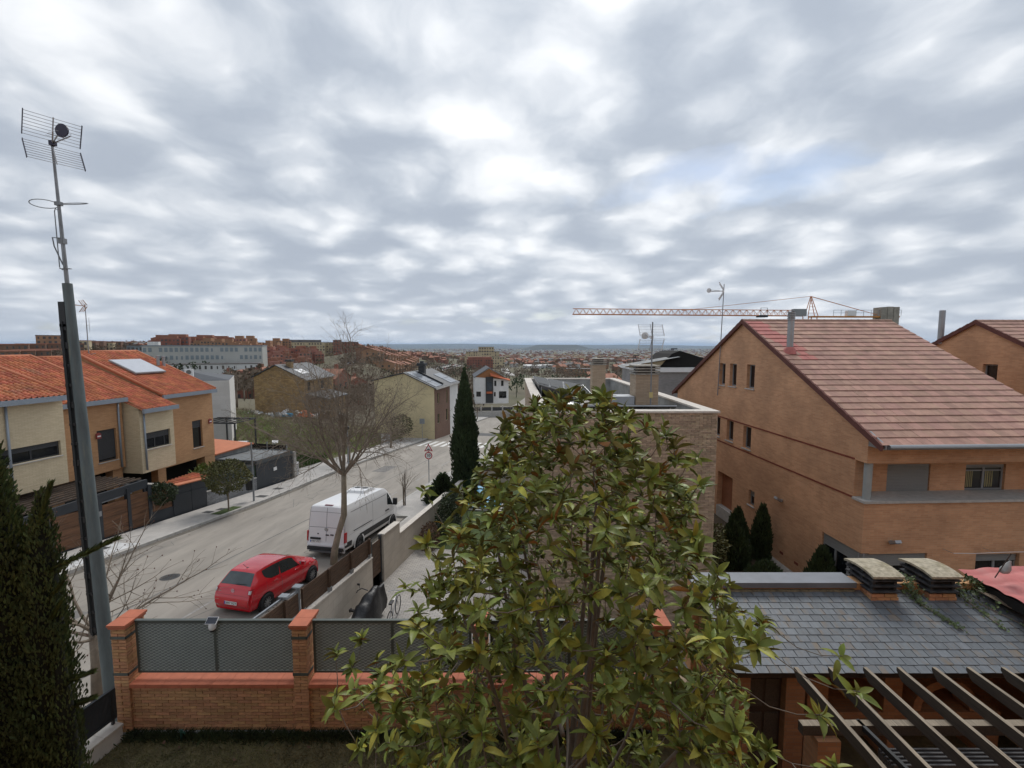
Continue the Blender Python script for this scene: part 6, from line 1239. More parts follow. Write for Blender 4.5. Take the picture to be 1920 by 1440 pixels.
# bare street tree with reddish buds behind the pole
t = thing('street_tree', 'bare budding street tree tangled behind the tall aerial pole', 'tree', (-10.15, 10.4, zs(9.0) + .1))
r = random.Random(5); b = B(); b.path([(0, 0, -.1), (.05, 0, 1.0), (0, .05, 1.9)], [.12, .1, .09], n=8); b.build('trunk', 'bark_twig', t, smooth=True); b = B(); buds = []; cfg2 = [(0, 0, 0, .0), (5, 46, .5, .02), (5, 46, .58, .03), (4, 42, .6, .05)]
for az, el, L in ((.0, 42, 2.0), (1.0, 55, 2.0), (2.0, 45, 1.9), (3.1, 60, 2.1), (4.0, 48, 1.8), (5.0, 55, 2.0), (5.7, 30, 2.3), (.4, 22, 2.2), (5.4, 12, 1.9), (3.6, 25, 1.8)): branch(b, r, V((0, .03, 1.5 + .05*el/10)), V((math.cos(az)*math.cos(R(el)), math.sin(az)*math.cos(R(el)), math.sin(R(el)))), L, .04, 2, [c for c in cfg2], buds=buds)
b.build('crown', 'bark_twig', t); bud_mesh(t, buds[:120], s=.024)
# prototype of the smaller bare trees, repeated along the street and among the houses
def bare_tree(name, label, loc, seed, H, spread, group=None, dens=1.0, m='bark_twig'):
    t = thing(name, label, 'tree', loc, 0, group); r = random.Random(seed); b = B(); b.path([(0, 0, -.2), (.05, .02, H*.14), (.02, -.03, H*.3)], [H*.022, H*.018, H*.016], n=7); b.build('trunk', m, t, smooth=True); b = B()
    for k in range(8): az = k*2.4 + r.random(); el = r.uniform(30, 78); branch(b, r, V((.02, -.03, H*(.24 + .08*r.random()))), V((math.cos(az)*math.cos(R(el))*spread, math.sin(az)*math.cos(R(el))*spread, math.sin(R(el)))).normalized(), H*.36, H*.009, 2, [(0, 0, 0, 0), (4, 42, .5, .02), (4, 42, .58, .04)], n=3)
    b.build('crown', m, t); return t
tp = [bare_tree('plane_tree', 'wide bare plane tree beside the lamp post at the vacant plot', st(41.5, -22.2, .1), 31, 8.5, 1.1), bare_tree('plane_tree', 'bare pavement tree just before the zebra crossing', st(52, -22.3, .1), 32, 6.2, 1.0), bare_tree('street_tree', 'slender bare tree on the pavement beyond the zebra crossing', st(69.5, -22.1, .1), 33, 6.4, .9)]
copy_tree(tp[0], loc=st(46.5, -25.8, .0), rz=1.2, label='dense bare tree standing inside the vacant plot by the pavement').scale = (.95,)*3
copy_tree(tp[1], loc=st(27.2, -10.85, .1), rz=2.0, label='young bare tree tied to stakes on the corner pavement').scale = (.42, .42, .5)
for k, (a, l, s_, lab) in enumerate(((88, -22.4, 1.0, 'bare tree on the left pavement far down the street'), (101, -22.3, .9, 'bare tree on the pavement near the end of the street'), (84, -10.8, .8, 'thin bare tree on the right pavement below the crossing'), (93, -13.5, .7, 'low bare tree beside the white house wall'))): copy_tree(tp[2 if k % 2 else 1], loc=st(a, l, .1), rz=k*1.3, label=lab).scale = (s_,)*3
# ------------------------------------------------------------------ leaves
def leaf_geo(L, w, fold=.22, curl=.25, n=4, thick=.0022):
    T = []; 
    for i in range(n + 1):
        f = i/n; ww = w*math.sin(math.pi*min(1, f*.92 + .06))**.75*(1 - .25*f) if i < n else 0.0; z = -curl*L*f*f + .03*L*math.sin(f*3.1)
        T.append([V((-ww, f*L, z + ww*fold)), V((0, f*L, z)), V((ww, f*L, z + ww*fold))])
    vs = [p for row in T for p in row]; k = len(vs); vs += [p - V((0, 0, thick)) for p in vs]; fs = []; ms = []
    for i in range(n):
        for j in range(2):
            a = i*3 + j; fs.append((a, a + 1, a + 4, a + 3)); ms.append(0); fs.append((k + a + 3, k + a + 4, k + a + 1, k + a)); ms.append(1)
    return vs, fs, ms
mat('mag_leaf', (.20, .24, .048), rough=.42, var=.3, scale=6, tint=.38, spec=.3, col2=(.25, .255, .045), mix2=.6, transl=.3)
mat('mag_under', (.27, .14, .045), rough=.75, var=.3, scale=8, tint=.2)
mat('mag_leaf_green', (.20, .21, .085), rough=.7, var=.25, scale=6, tint=.25, transl=.2); mat('mag_leaf_yellow', (.38, .37, .06), rough=.45, var=.25, scale=6, tint=.2, spec=.3, transl=.25)
def magnolia():
    t = thing('magnolia_tree', 'evergreen magnolia with glossy green leaves and rusty undersides in our garden', 'tree', (.62, 5.15, 0)); r = random.Random(77)
    def env(z): 
        pts = [(.3, 2.3), (1.2, 2.55), (2.6, 2.6), (3.6, 2.5), (4.4, 2.25), (5.0, 1.95), (5.5, 1.6), (5.95, 1.22), (6.25, .88), (6.5, .45), (6.62, .05)]
        for (z0, r0), (z1, r1_) in zip(pts, pts[1:]):
            if z0 <= z <= z1: return r0 + (r1_ - r0)*(z - z0)/(z1 - z0)
        return .05
    tb = B(); tb.path([(0, 0, -.1), (.03, .02, .5), (0, 0, 1.0)], [.13, .11, .1], n=10); tb.build('trunk', 'bark_mag', t, smooth=True)
    bb = B(); nodes_p = []; nodes_r = []
    def ctr(z): return .16*z/6
    def run(P, r0, r1_, n=6):
        k = len(P) - 1; rs = [r0 + (r1_ - r0)*q/k for q in range(k + 1)]; bb.path(P, rs, n=n)
        for q in range(1, k + 1): nodes_p.append(tuple(P[q])); nodes_r.append(rs[q])
    for k in range(9):    # ascending stems
        az = k*2.4; top = (5.6, 4.9, 4.0, 5.2, 4.4)[k % 5] - r.uniform(0, .3); out = (.18, .5, .78, .35, .62)[k % 5]*env(top); P = []
        for q in range(13):
            f = q/12; rr = out*f**.8; z = .7 + (top - .7)*f; P.append(V((ctr(z) + rr*math.cos(az + .35*f) + .05*math.sin(5*f + k), rr*math.sin(az + .35*f) + .05*math.cos(4*f + k), z)))
        run(P, .052, .016)
    for k in range(13):   # low spreading boughs
        az = k*2.4 + .3; out = env(2)*r.uniform(.45, .7); z0 = r.uniform(.7, 2.4); P = []
        for q in range(9): f = q/8; P.append(V((out*f*math.cos(az + .3*f), out*f*math.sin(az + .3*f), z0 + 1.0*f**1.5 - .25*math.sin(math.pi*f))))
        run(P, .034, .013)
    tips = []; tries = 0
    while len(tips) < 1330 and tries < 60000:
        tries += 1; z = .5 + 6.1*r.random()**.85; e = env(z); rr = e*math.sqrt(r.uniform(.05, 1)) if r.random() < .45 else e*r.uniform(.78, 1.06); a = r.uniform(0, 6.283); lump = .87 + .27*math.sin(a*3 + z*1.7)*math.sin(z*2.3 + a)
        p = V((ctr(z) + rr*lump*math.cos(a), rr*lump*math.sin(a), z))
        if all((p - q).length_squared > .0245 for q in tips): tips.append(p)
    for k in range(30):   # longer shoots standing clear of the crown
        z = r.uniform(2.2, 6.3); a = r.uniform(0, 6.283); e = env(z)*r.uniform(1.04, 1.16) + .05; tips.append(V((ctr(z) + e*math.cos(a), e*math.sin(a), z + r.uniform(0, .2))))
    leaves = []; NP = np.zeros((9000, 3)); cnt = len(nodes_p); NP[:cnt] = nodes_p
    for p in sorted(tips, key=lambda p: math.hypot(p.x, p.y) + .55*p.z):   # grow outwards: every shoot springs from the nearest older wood below it
        df = np.array(p) - NP[:cnt]; dist = np.sqrt((df**2).sum(1)); cost = dist + np.where(df[:, 2] < .06, .35 + 1.5*(.06 - df[:, 2]), 0) + .25*np.maximum(0, np.hypot(NP[:cnt, 0], NP[:cnt, 1]) - math.hypot(p.x, p.y)); bi = int(cost.argmin())
        q = V(NP[bi]); d = p - q; end = p; mid = q + d*.5 + V((r.uniform(-.03, .03), r.uniform(-.03, .03), -.12*d.length)); r0 = max(.006, min(.012, nodes_r[bi]*.8)); m2 = mid.lerp(end, .55) + V((0, 0, -.04*d.length))
        bb.path([q, q.lerp(mid, .55), mid, m2, end], [r0, r0*.92, r0*.82, r0*.72, max(.0045, r0*.62)], n=5)
        for x, rr_ in ((mid, r0*.82), (m2, r0*.72)):
            NP[cnt] = x; nodes_r.append(rr_); cnt += 1
        NP[cnt] = p - d*.08; nodes_r.append(.006); cnt += 1
        ax = (V((d.x, d.y, 0))*.5 + V((0, 0, 1.0))*(d.length*.6 + .25) + V((r.gauss(0, .2), r.gauss(0, .2), 0))).normalized(); nl = r.randint(5, 13); az0 = r.uniform(0, 6.28)
        for k in range(nl):
            f = k/nl; ang = R(88 - 52*f + r.gauss(0, 9)); az = az0 + k*2.4; dr = rot_about(ax, ang, az); L = r.uniform(.10, .215)*(1 - .25*f)
            leaves.append((p - ax*(.07*(1 - f)), dr, ax, L, r))
        if r.random() < .7:  # a few leaves lower on the shoot
            for k in range(r.randint(1, 4)): dr = rot_about(ax, R(r.uniform(60, 100)), r.uniform(0, 6.28)); leaves.append((mid.lerp(end, r.uniform(.4, .9)), dr, ax, r.uniform(.11, .17), r))
    bb.build('branches', 'bark_mag', t, smooth=True)
    cam_l = V((-.62, -5.15, 7.1)); order = sorted(range(len(leaves)), key=lambda i: (leaves[i][0] - cam_l).length)
    vis = []
    for i in order:
        w = leaves[i][0] + V((.62, 5.15, 0)); zc = w.y*.9964 - (w.z - 7.1)*.0844
        if zc > .5 and abs(w.x/zc) < 1.1 and -((w.z - 7.1)*.9964 + w.y*.0844)/zc < .84: vis.append(i)
        if len(vis) >= 300: break
    vis = set(vis); protos = {}; mats_ = ['mag_leaf', 'mag_under']; jb = {0: ([], [], [], []), 1: ([], [], [], [])}
    for i, (p, d, ax, L, _) in enumerate(leaves):
        w = L*r.uniform(.17, .24); up = (ax - d*ax.dot(d)); up = up.normalized() if up.length > .05 else d.orthogonal(); x = d.cross(up).normalized(); m = M((x, d, up)).transposed() @ M.Rotation(r.gauss(0, .5), 3, 'Y'); yel = 1 if r.random() < .16 else 0; rust = r.random() < .27
        if i in vis:
            k = (r.randint(0, 9), yel, rust)
            if k not in protos:
                vs, fs, ms = leaf_geo(1.0, r.uniform(.17, .24), r.uniform(.05, .6), r.uniform(-.1, .55), thick=.012); q = B(); q.v = [tuple(v) for v in vs]; q.f = fs; q.m = ms; q.t = [0]*len(fs); protos[k] = q.mesh('leaf', ['mag_leaf_yellow' if yel else 'mag_leaf', 'mag_under' if rust else 'mag_leaf_green'], True, False)
            o = link('leaf', protos[k], t); o.matrix_local = M.Translation(p) @ m.to_4x4() @ M.Scale(L, 4)
        else:
            vs, fs, ms = leaf_geo(L, w, r.uniform(.05, .65), r.uniform(-.15, .6)); V_, F_, M_, T_ = jb[yel]; o_ = len(V_); V_ += [tuple(m @ v + p) for v in vs]; F_ += [tuple(a + o_ for a in f) for f in fs]; M_ += [2 if (m_ == 1 and not rust) else m_ for m_ in ms]; T_ += [r.random()]*len(fs)
    for yel in (0, 1):
        q = B(); q.v, q.f, q.m, q.t = jb[yel]; q.build('foliage', ['mag_leaf_yellow' if yel else 'mag_leaf', 'mag_under', 'mag_leaf_green'], t, smooth=True, uv=False, tint=True, kind='stuff')
magnolia()
# ------------------------------------------------------------------ conifers: sprays of scale leaves round a dark core
mat('cypress_dark', (.07, .10, .036), rough=.8, var=.45, scale=2.2, tint=.4, col2=(.14, .11, .05), mix2=.6)
mat('cypress_mid', (.045, .068, .026), rough=.8, var=.45, scale=.9, tint=.3)
mat('thuja', (.05, .075, .026), rough=.8, var=.4, scale=2, tint=.3)
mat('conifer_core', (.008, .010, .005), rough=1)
def sprays(t, name, m, prof, n, size, seed, axis=lambda z: (0, 0), up=.75, core=.72, squash=1.0, jag=.16):
    """prof = [(z, radius)]; tapering sprays leaning outward and up"""
    r = random.Random(seed); Zs = [p[0] for p in prof]
    def rad(z): return float(np.interp(z, Zs, [p[1] for p in prof]))
    cum = np.cumsum([max(.01, rad(z)) for z in np.linspace(Zs[0], Zs[-1], 60)]); vs = []; fs = []; tt = []
    for i in range(n):
        z = float(np.interp(r.uniform(0, cum[-1]), cum, np.linspace(Zs[0], Zs[-1], 60))); a = r.uniform(0, 6.283); R_ = rad(z); lump = 1 + jag*math.sin(a*5 + z*2.1/max(.3, size*6)) * math.sin(z*3.7 + a*2) + r.gauss(0, jag*.4); rr = R_*lump*r.uniform(.72, 1.0)*(1 if r.random() < .8 else .8)
        ox, oy = axis(z); p = V((ox + rr*math.cos(a), oy + rr*math.sin(a)*squash, z)); d = (V((math.cos(a), math.sin(a), 0))*(1 - up) + V((r.gauss(0, .16), r.gauss(0, .16), up))).normalized(); L = size*r.uniform(.6, 1.3); w = L*r.uniform(.13, .2); q = d.orthogonal().normalized(); q = M.Rotation(r.uniform(0, 3.14), 3, d) @ q; e = d.cross(q); c = r.random()
        for s_ in (q, e):
            o = len(vs); vs += [p - s_*w*.5, p + s_*w*.5, p + d*L*.55 + s_*w, p + d*L, p + d*L*.55 - s_*w]; fs.append((o, o + 1, o + 2, o + 3, o + 4)); tt.append(c)
    b = B(); b.v = [tuple(v) for v in vs]; b.f = fs; b.m = [0]*len(fs); b.t = tt; b.build(name, m, t, uv=False, tint=True, kind='stuff')
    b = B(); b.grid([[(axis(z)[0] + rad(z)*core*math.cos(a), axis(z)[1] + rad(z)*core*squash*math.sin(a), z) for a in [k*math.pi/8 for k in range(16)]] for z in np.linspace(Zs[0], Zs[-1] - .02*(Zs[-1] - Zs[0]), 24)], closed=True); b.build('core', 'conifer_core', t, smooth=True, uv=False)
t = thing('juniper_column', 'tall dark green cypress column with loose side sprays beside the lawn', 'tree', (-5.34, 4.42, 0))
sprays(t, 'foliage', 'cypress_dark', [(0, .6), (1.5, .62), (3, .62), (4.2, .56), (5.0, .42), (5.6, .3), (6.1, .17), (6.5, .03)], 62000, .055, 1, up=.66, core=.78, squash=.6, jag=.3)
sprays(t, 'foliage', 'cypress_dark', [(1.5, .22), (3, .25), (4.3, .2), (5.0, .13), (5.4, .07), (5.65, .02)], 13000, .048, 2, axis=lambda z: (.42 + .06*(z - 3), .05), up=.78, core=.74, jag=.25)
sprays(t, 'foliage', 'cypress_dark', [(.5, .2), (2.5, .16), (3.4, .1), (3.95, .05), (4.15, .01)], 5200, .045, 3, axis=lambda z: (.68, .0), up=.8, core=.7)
r = random.Random(4)
for P, w in (([(.25, 0, 4.6), (.5, .02, 4.78), (.8, .05, 4.9), (1.05, .08, 5.02), (1.27, .1, 5.12)], .07), ([(.35, 0, 4.7), (.5, 0, 5.1), (.6, .02, 5.4), (.7, .04, 5.72)], .08), ([(.4, .0, 4.35), (.62, .0, 4.52), (.78, .0, 4.72)], .05), ([(.6, .0, 3.55), (.8, .0, 3.66), (.98, .02, 3.72)], .045), ([(.6, .05, 3.25), (.8, .05, 3.36), (.93, .06, 3.4)], .045), ([(.4, .0, 4.05), (.62, .0, 4.3), (.74, .0, 4.5)], .05)):
    b = B(); pts = [V(p) for p in P]; b.path(pts, [.016, .012, .009, .007, .005][:len(pts)], n=5); b.build('side_spray_stem', 'bark_dark', t)
    b = B(); n_ = int(1500*w/.09)
    for i in range(n_):
        f = r.uniform(0, .999)*(len(pts) - 1); k = int(f); c = pts[k].lerp(pts[k + 1], f - k); d = (pts[k + 1] - pts[k]).normalized(); a = r.uniform(0, 6.28); o = d.orthogonal().normalized(); o = M.Rotation(a, 3, d) @ o; g = f/(len(pts) - 1); ww = w*(1 - .75*g); p = c + o*ww*r.uniform(.1, .7); dd = (d + o*.45 + V((0, 0, .15))).normalized(); L = .06*r.uniform(.6, 1.2); e = dd.cross(o).normalized()*L*.16
        b.add([p - e, p + e, p + dd*L], [(0, 1, 2)], 0, r.random())
    b.build('side_spray', mat('cypress_tip', (.06, .085, .02), rough=.8, var=.4, scale=5, tint=.25), t, uv=False, tint=True, kind='stuff')
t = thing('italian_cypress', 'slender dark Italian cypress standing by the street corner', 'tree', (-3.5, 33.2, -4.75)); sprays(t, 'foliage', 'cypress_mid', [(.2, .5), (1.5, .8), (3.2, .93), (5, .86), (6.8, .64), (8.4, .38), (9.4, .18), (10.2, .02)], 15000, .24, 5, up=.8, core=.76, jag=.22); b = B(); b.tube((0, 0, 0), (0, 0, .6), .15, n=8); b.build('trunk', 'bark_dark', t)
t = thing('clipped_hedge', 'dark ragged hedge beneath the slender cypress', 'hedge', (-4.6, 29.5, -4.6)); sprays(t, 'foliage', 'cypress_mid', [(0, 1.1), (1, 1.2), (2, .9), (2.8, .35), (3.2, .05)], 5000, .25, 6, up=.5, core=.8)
for x, y, h, w, lab in ((10.35, 18.2, 2.3, .34, 'pointed thuja with bright tip against the orange brick side wall'), (9.55, 18.6, 2.0, .4, 'rounded dark thuja between the beige and orange houses'), (8.9, 17.6, 1.75, .55, 'squat dark thuja nearest the beige brick wall'), (10.85, 15.25, 1.85, .42, 'bushy thuja under the corner window of the brick house'), (7.9, 18.8, 2.1, .6, 'broad dark thuja in the gap behind the lead flashing'), (9.0, 15.4, 1.2, .7, 'low dark shrub mass below the row of thujas')):
    t = thing('thuja', lab, 'shrub', (x, y, -1.74)); sprays(t, 'foliage', 'thuja', [(0, w), (h*.4, w*1.05), (h*.75, w*.6), (h*.93, w*.22), (h, .02)], 2600, .17, int(x*10), up=.75, core=.75, jag=.2); b = B(); b.tube((0, 0, -.05), (0, 0, .3), .05, n=6); b.build('trunk', 'bark_dark', t)
# ------------------------------------------------------------------ leafy shrubs
def leafy(t, name, m, c, rad, n, size, seed, gaps=.0):
    r = random.Random(seed); b = B(); c = V(c)
    for i in range(n):
        while True:
            u = V((r.uniform(-1, 1), r.uniform(-1, 1), r.uniform(-1, 1)))
            if .25 < u.length < 1: break
        u = u.normalized()*(u.length**.5)*(1 + .16*math.sin(u.x*7 + seed) * math.sin(u.y*6 + u.z*5)); p = c + V((u.x*rad[0], u.y*rad[1], u.z*rad[2])); d = (u + V((r.gauss(0, .6), r.gauss(0, .6), r.gauss(0, .5)))).normalized(); L = size*r.uniform(.6, 1.3); o = d.orthogonal().normalized(); o = M.Rotation(r.uniform(0, 3.1), 3, d) @ o
        b.add([p, p + d*L*.5 + o*L*.28, p + d*L, p + d*L*.5 - o*L*.28], [(0, 1, 2, 3)], 0, r.random())
    return b.build(name, m, t, uv=False, tint=True, kind='stuff')
mat('olive_leaf', (.085, .085, .022), rough=.7, var=.4, scale=1.4, tint=.35, col2=(.14, .085, .02), mix2=.58); mat('shrub_leaf', (.03, .045, .015), rough=.6, var=.4, scale=3, tint=.3); mat('lime_leaf', (.10, .13, .018), rough=.6, var=.35, scale=3, tint=.3); mat('dry_leaf', (.12, .07, .04), rough=.9, var=.4, scale=3, tint=.3); mat('ivy_leaf', (.055, .085, .022), rough=.5, var=.4, scale=6, tint=.3)
def small_tree(label, loc, h, rad, m, n, size, seed):
    t = thing('small_tree', label, 'tree', loc); b = B(); b.tube((0, 0, -.1), (.02, 0, h - rad[2]*.5), .05, .04, n=8); r = random.Random(seed)
    for k in range(9): b.tube((.02, 0, h - rad[2]*.8), (rad[0]*.7*math.cos(k*2.4), rad[1]*.7*math.sin(k*2.4), h + rad[2]*(.1 + .4*(k % 3)/2)), .02, .006, n=4)
    b.build('trunk', 'bark_twig', t); leafy(t, 'crown', m, (0, 0, h), rad, n, size, seed)
    return t
small_tree('small round-headed evergreen street tree in front of the split-stone wall', st(24.1, -20.75, .1), 2.15, (1.2, 1.2, .95), 'olive_leaf', 4200, .13, 3)
small_tree('olive-green bushy tree beside the plot gate near the zebra crossing', st(59.5, -24.0, .1), 2.2, (1.6, 1.6, 1.4), mat('olive_dark', (.07, .07, .025), rough=.7, var=.4, scale=1, tint=.3), 1300, .24, 4)
small_tree('orange-tinged round bush beside the slender cypress far down the street', st(86, -21.7, .1), 2.4, (1.2, 1.2, 1.1), mat('gold_leaf', (.14, .09, .02), rough=.7, var=.4, tint=.3), 1500, .24, 5)
tag(slab('tree_pit', [st(23.2, -21.2, .14), st(23.2, -20.5, .14), st(25.0, -20.5, .14), st(25.0, -21.2, .14)][::1], 'turf', parent=pl), None)
for lab, loc, rad, m, n, size, seed in (('dense dark shrub spilling over the wood-clad planter', st(21.85, -23.0, 1.62), (.7, .75, .55), 'shrub_leaf', 2600, .12, 7), ('lime green shrub growing in the porch of the tan house', st(27.4, -25.2, 1.3), (.9, 1.2, .95), 'lime_leaf', 2200, .16, 8), ('dark hedge clump inside the pale boundary wall', st(25.5, -7.3, .3), (.7, 2.6, 1.0), 'shrub_leaf', 5000, .13, 9), ('dry brown shrub against the inside of the boundary wall', st(22.2, -7.5, -.1), (.5, .9, .7), 'dry_leaf', 1800, .1, 10), ('olive shrub in the shade of the beige house side', (7.6, 17.2, -.6), (.75, .8, .9), 'olive_leaf', 1900, .12, 11)):
    t = thing('leafy_shrub', lab, 'shrub', loc); leafy(t, 'foliage', m, (0, 0, 0), rad, n, size, seed); b = B(); r = random.Random(seed)
    for k in range(7): b.tube((r.gauss(0, .1), r.gauss(0, .1), -rad[2]*1.25), (rad[0]*.6*math.cos(k), rad[1]*.6*math.sin(k), rad[2]*.3), .015, .006, n=4)
    b.build('stems', 'bark_twig', t)
# ivy and dry stems on the slate roof
def roofp(x, f, h=.03): return V((x, EY + (RY - EY)*f, EZ + (RZ - EZ)*f + h))
t = thing('climbing_ivy', 'green ivy trailing between the two squat chimneys over the slates', 'ivy', (0, 0, 0)); r = random.Random(6)
for k, P in enumerate(([roofp(7.35, 1.0, .25), roofp(7.37, .93), roofp(7.36, .8), roofp(7.48, .62), roofp(7.6, .45)], [roofp(8.2, 1.0, .1), roofp(8.25, .85), roofp(8.3, .65), roofp(8.32, .45)], [roofp(8.1, 1.0, .2), roofp(8.45, .8), roofp(8.8, .45), roofp(9.1, .1)])):
    b = B(); b.path(P, .008, n=4); b.build('stem', 'bark_twig', t); b = B()
    for i in range((330, 120, 60)[k]):
        f = (r.random()**1.5)*(len(P) - 1.001); q = int(f); c = P[q].lerp(P[q + 1], f - q) + V((r.gauss(0, .07 if f < 1.5 else .03), r.gauss(0, .06), abs(r.gauss(0, .06 if f < 1.5 else .02)))); L = r.uniform(.03, .06); d = V((r.gauss(0, 1), r.gauss(0, 1), r.gauss(.2, .4))).normalized(); o = d.orthogonal().normalized(); b.add([c, c + d*L*.4 + o*L*.5, c + d*L, c + d*L*.4 - o*L*.5], [(0, 1, 2, 3)], 0, r.random())
    b.build('leaves', 'ivy_leaf', t, uv=False, tint=True, kind='stuff')
t2 = thing('climbing_ivy', 'bushy ivy clump at the edge of the red metal roof', 'ivy', roofp(8.42, .98, .12)); leafy(t2, 'leaves', 'ivy_leaf', (0, 0, 0), (.3, .2, .17), 420, .07, 3); b = B()
for k in range(9): b.path([(.1, -.1, 0), (.3 + .04*k, -.5, -.1), (.55 + .05*k, -1.0, -.22 + .02*k), (.75 + .06*k, -1.6, -.4)], .009, n=4)
b.build('dry_stems', 'bark_twig', t2)
# weeds, dry brush and grass of the vacant plot
r = random.Random(12)
def plot_pt(r, a0, a1, l0, l1):
    a, l = r.uniform(a0, a1), r.uniform(l0, l1); p = DV*a + RV*l; return (p.x, p.y, plot_z(a, l) - .02)
mat('weed_green', (.19, .26, .07), rough=.85, var=.45, scale=.5, col2=(.15, .12, .05), mix2=.52); mat('weed_dry', (.23, .185, .115), rough=.95, var=.4, scale=.5)
tag(grass('plot_grass', 26000, lambda r: plot_pt(r, 33.8, 62, -50, -25), .34, .03, 'weed_green', r, .6), 'rough green grass over the vacant plot', 'grass')
tag(grass('plot_dry_grass', 16000, lambda r: plot_pt(r, 36, 68, -58, -25), .5, .025, 'weed_dry', r, .6), 'dry straw-coloured weeds over the vacant plot', 'weeds')
tag(grass('bank_grass', 9000, lambda r: plot_pt(r, 33.8, 42, -31, -24.9), .55, .035, mat('weed_lush', (.045, .085, .015), rough=.85, var=.4, scale=.8), r, .7), 'lush green grass bank beside the carport', 'grass')
b = B()
for k in range(80):
    x, y, z = plot_pt(r, 36, 66, -52, -25.5)
    if r.random() < .6: x, y, z = plot_pt(r, 40, 52, -36, -25.5)
    for q in range(9): az, el = r.uniform(0, 6.28), r.uniform(35, 80); L = r.uniform(.5, 1.3); d = V((math.cos(az)*math.cos(R(el)), math.sin(az)*math.cos(R(el)), math.sin(R(el)))); p = V((x, y, z)); m_ = p + d*L*.6; b.path([p, m_, m_ + (d + V((r.gauss(0, .3), r.gauss(0, .3), 0)))*L*.4], [.012, .008, .004], n=3); [b.tube(m_, m_ + rot_about(d, R(40), r.uniform(0, 6.28))*L*.4, .005, .003, n=3, cap=False) for _ in range(3)]
tag(b.build('dry_brush', 'bark_twig', uv=False, kind='stuff'), 'tangle of dry brown brush on the vacant plot', 'brush')
# fallen leaves on the lawn
b = B(); r = random.Random(3)
for k in range(26): x, y = r.uniform(-6.5, 1), r.uniform(6.6, 7.6); a = r.uniform(0, 6.28); L = r.uniform(.05, .09); d = V((math.cos(a), math.sin(a), .2)); o = V((-math.sin(a), math.cos(a), .1)); p = V((x, y, .05)); b.add([p, p + d*L*.5 + o*L*.3, p + d*L, p + d*L*.5 - o*L*.3], [(0, 1, 2, 3)])
tag(b.build('fallen_leaves', 'dry_leaf', uv=False, kind='stuff'), 'scattered brown fallen leaves on the lawn', 'leaves')

b = B(); r = random.Random(19)
for k in range(260):
    a, l = (r.uniform(10.5, 17), -10.1 - abs(r.gauss(0, .35))) if k < 170 else (r.uniform(5, 40), r.uniform(-20.3, -19.6)); an = r.uniform(0, 6.28); L = r.uniform(.04, .09); d = DV*math.cos(an) + RV*math.sin(an) + V((0, 0, .15)); o = RV*math.cos(an) - DV*math.sin(an); p = st(a, l, .012); b.add([p, p + d*L*.5 + o*L*.3, p + d*L, p + d*L*.5 - o*L*.3], [(0, 1, 2, 3)])
tag(b.build('gutter_leaves', 'dry_leaf', uv=False, kind='stuff'), 'brown fallen leaves gathered in the street gutters', 'leaves')
# ================================================================== THE TOWN BEYOND
mat('far_red', (.25, .10, .068), rough=.9, var=.25, scale=.15); mat('far_orange', (.33, .19, .11), rough=.9, var=.2, scale=.15); mat('far_cream', (.50, .42, .27), rough=.9, var=.15, scale=.15); mat('far_white', (.58, .58, .57), rough=.8, var=.1, scale=.1); mat('far_brown', (.20, .115, .075), rough=.9, var=.3, scale=.2)
mat('far_roof', (.30, .135, .085), rough=.9, var=.3, scale=.3); mat('far_roof_grey', (.15, .14, .135), rough=.9, var=.3, scale=.3); mat('far_glass', (.085, .08, .078), rough=.2, var=.4, scale=.5); mat('far_glass_pale', (.22, .26, .28), rough=.25, var=.3, scale=.3)
mat('far_tree', (.135, .10, .07), rough=1, var=.35, scale=.4); mat('far_tree_green', (.035, .05, .02), rough=1, var=.4, scale=.3)
def at_px(u, d): x = (u - 960)/850.0; k = d/math.hypot(x, 1); return x*k, k      # bearing (as picture column at the horizon) and distance
def apartment(name, label, u, d, w, dep, h, floors, cols, wm, rz=None, zb=None, wf=.5, glassm='far_glass', group=None, setback=0, roof='far_roof_grey'):
    x, y = at_px(u, d); z = ground_z(x, y) - .5 if zb is None else zb; rz = math.atan2(-x, y) if rz is None else rz
    t = thing(name, label, 'building', (x, y, z), rz, group); b = B(); b.bb(-w/2, w/2, 0, dep, -6, h); b.build('wall', wm, t); b = B(); b.bb(-w/2 + setback - .2, w/2 - setback + .2, -.2 + setback, dep + .2, h, h + .5)
    if setback: b.bb(-w/2 + setback*3, w/2 - setback*3, setback*2, dep, h + .5, h + 3)
    b.build('roof', roof, t); cw, fh = w/cols, h/floors; me = B().bb(-cw*wf/2, cw*wf/2, -.12, .25, 0, fh*.52).mesh('window', glassm, uv=False)
    rw = random.Random(int(u*7 + d)); mw = B().bb(-cw*wf*.3, cw*wf*.3, -.12, .25, 0, fh*.45).mesh('window', glassm, uv=False)
    for i in range(cols):
        for j in range(floors):
            if rw.random() < .12: continue
            o = link('window', me if rw.random() < .7 else mw, t); o.location = (-w/2 + (i + .5)*cw, 0, j*fh + fh*.28)
    return t
apartment('glass_office_block', 'long pale glass-fronted block across the valley', 385, 300, 56, 18, 8.4, 2, 24, mat('far_glass_wall', (.43, .43, .40), rough=.5, var=.1, scale=.1), rz=.36, zb=-1.6, wf=.62, glassm='far_glass_pale', roof=mat('far_roof_blue', (.2, .24, .27), rough=.5))
apartment('white_podium', 'long low white building in front of the glass block', 402, 286, 42, 10, 3.4, 1, 16, 'far_white', rz=.36, zb=-6.2, wf=.35)
apartment('glass_end_block', 'dark glass end of the long pale block', 278, 318, 18, 16, 6, 2, 10, 'far_glass_pale', rz=.36, zb=.8, wf=.7)
